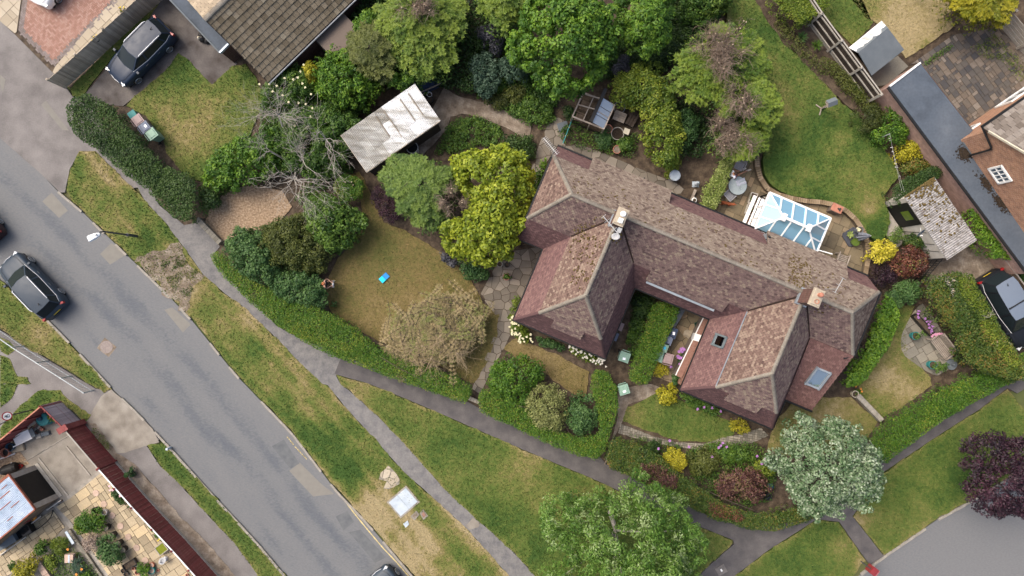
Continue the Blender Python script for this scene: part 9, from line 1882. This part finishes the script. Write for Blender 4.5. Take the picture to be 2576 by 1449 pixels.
for o in COL.objects:
 if o.get("label")=="chair the person in white is sitting on":o.location=(p0.x,p0.y,.11);o.rotation_euler=(0,0,t.rotation_euler.z)
ex=MB();hc=(.12,0,1.19)
body=[[(-.02,0,.56,.125),(.0,0,.72,.115),(.02,0,.88,.125),(.05,0,1.0,.105),(.07,0,1.07,.055),(.09,0,1.12,.07),(.12,0,1.19,.095),(.12,0,1.27,.075)]]
for s in(1,-1):
 e=(.12,s*.27,.76);w=(.36,s*.13,.66);body.append([(.05,0,1.0,.105),(.04,s*.18,.99,.058),(*e,.042),(*w,.03)]);hand(ex,w,(1,-s*.5,-.2),-s,.5)
LK={1:((.44,.13,.56),(.80,.16,.22),(.98,.17,.08)),-1:((.46,-.08,.58),(.92,-.03,.30),(1.24,.02,.09))}
for s in(1,-1):
 k,m,a=LK[s];body.append([(-.02,0,.56,.125),(.06,s*.10,.54,.092),(*k,.062),(*m,.05),(*a,.036),(a[0]+.1,a[1],a[2]+.04,.03)])
face(t,ex,hc,(.85,0,-.4),(.4,0,.85));skin_mesh("body",body,"skin_tan",t,extra=ex)
sh=[[(-.02,0,.58,.145),(.0,0,.72,.14),(.02,0,.88,.148),(.05,0,1.0,.125),(.065,0,1.05,.078)]]
for s in(1,-1):sh.append([(.05,0,1.0,.125),(.04,s*.18,.99,.082),(.08,s*.225,.88,.075)])
skin_mesh("t_shirt",sh,"cloth_white",t)
so_=[[(-.04,0,.60,.14),(-.02,0,.55,.145)]]
for s in(1,-1):k=LK[s][0];so_.append([(-.02,0,.55,.145),(.06,s*.10,.545,.108),(k[0]*.85,k[1],k[2]+.0,.09)])
skin_mesh("shorts",so_,"cloth_pink",t)
for s in(1,-1):
 a=Vector(LK[s][2]);mb=MB();mb.tube([a+Vector((-.05,0,.0)),a+Vector((.04,0,.03)),a+Vector((.16,0,.06)),a+Vector((.2,0,.06))],[.045,.052,.045,.02],8);mb.build("shoe","shoe_pale",t,smooth=True);mb=MB();mb.tube([a+Vector((-.11,0,.04)),a+Vector((-.03,0,.01))],[.045,.045],8);mb.build("sock","cloth_white",t)
mb=MB();rows=[]
for a,rr in((-.2,.1),(.3,.106),(.8,.085),(1.2,.05),(1.5,.01)):rows.append([Vector((rr*math.cos(2*PI*k/14)-.012,rr*math.sin(2*PI*k/14),.11*math.sin(a)))+Vector((.115,0,1.215))for k in range(15)])
grid_mesh(mb,rows);mb.build("hair","hair_dark",t,smooth=True)
d0,d1=pz(585,915,.45),pz(770,965,.45);c=(d0+d1)/2;t=thing("dog","red-brown dog standing on the patio below the slatted chair","dog",(c.x,c.y,.11),ang((585,925),(760,965)))
sp=[(-.28,0,.40,.085),(-.12,0,.41,.082),(.05,0,.41,.098),(.2,0,.42,.10),(.30,0,.50,.065),(.36,0,.58,.066),(.42,0,.56,.05),(.50,0,.53,.032)]
ch=[sp,[(-.28,0,.40,.085),(-.36,.02,.44,.025),(-.48,.06,.47,.02),(-.56,.12,.46,.01)]]
for s in(1,-1):
 ch.append([(.2,0,.42,.10),(.2,s*.075,.32,.045),(.19,s*.08,.17,.028),(.2,s*.08,.03,.026),(.24,s*.08,.02,.022)])
 ch.append([(-.28,0,.40,.085),(-.24,s*.075,.30,.055),(-.2,s*.08,.22,.035),(-.30,s*.085,.13,.024),(-.28,s*.085,.03,.024),(-.24,s*.085,.02,.022)])
ex=MB()
for s in(1,-1):ex.tube([(.34,s*.05,.62),(.33,s*.085,.57),(.34,s*.08,.50)],[.02,.03,.018],6)
skin_mesh("body",ch,"coat_red",t,extra=ex)
for s in(1,-1):mb=MB();mb.lathe((.425,s*.035,.59),[(.003,-.008),(.01,0),(.003,.008)],6);mb.build("eye","eye",t)
mb=MB();mb.lathe((.53,0,.535),[(.005,-.015),(.018,0),(.008,.014)],8);mb.build("nose","eye",t)
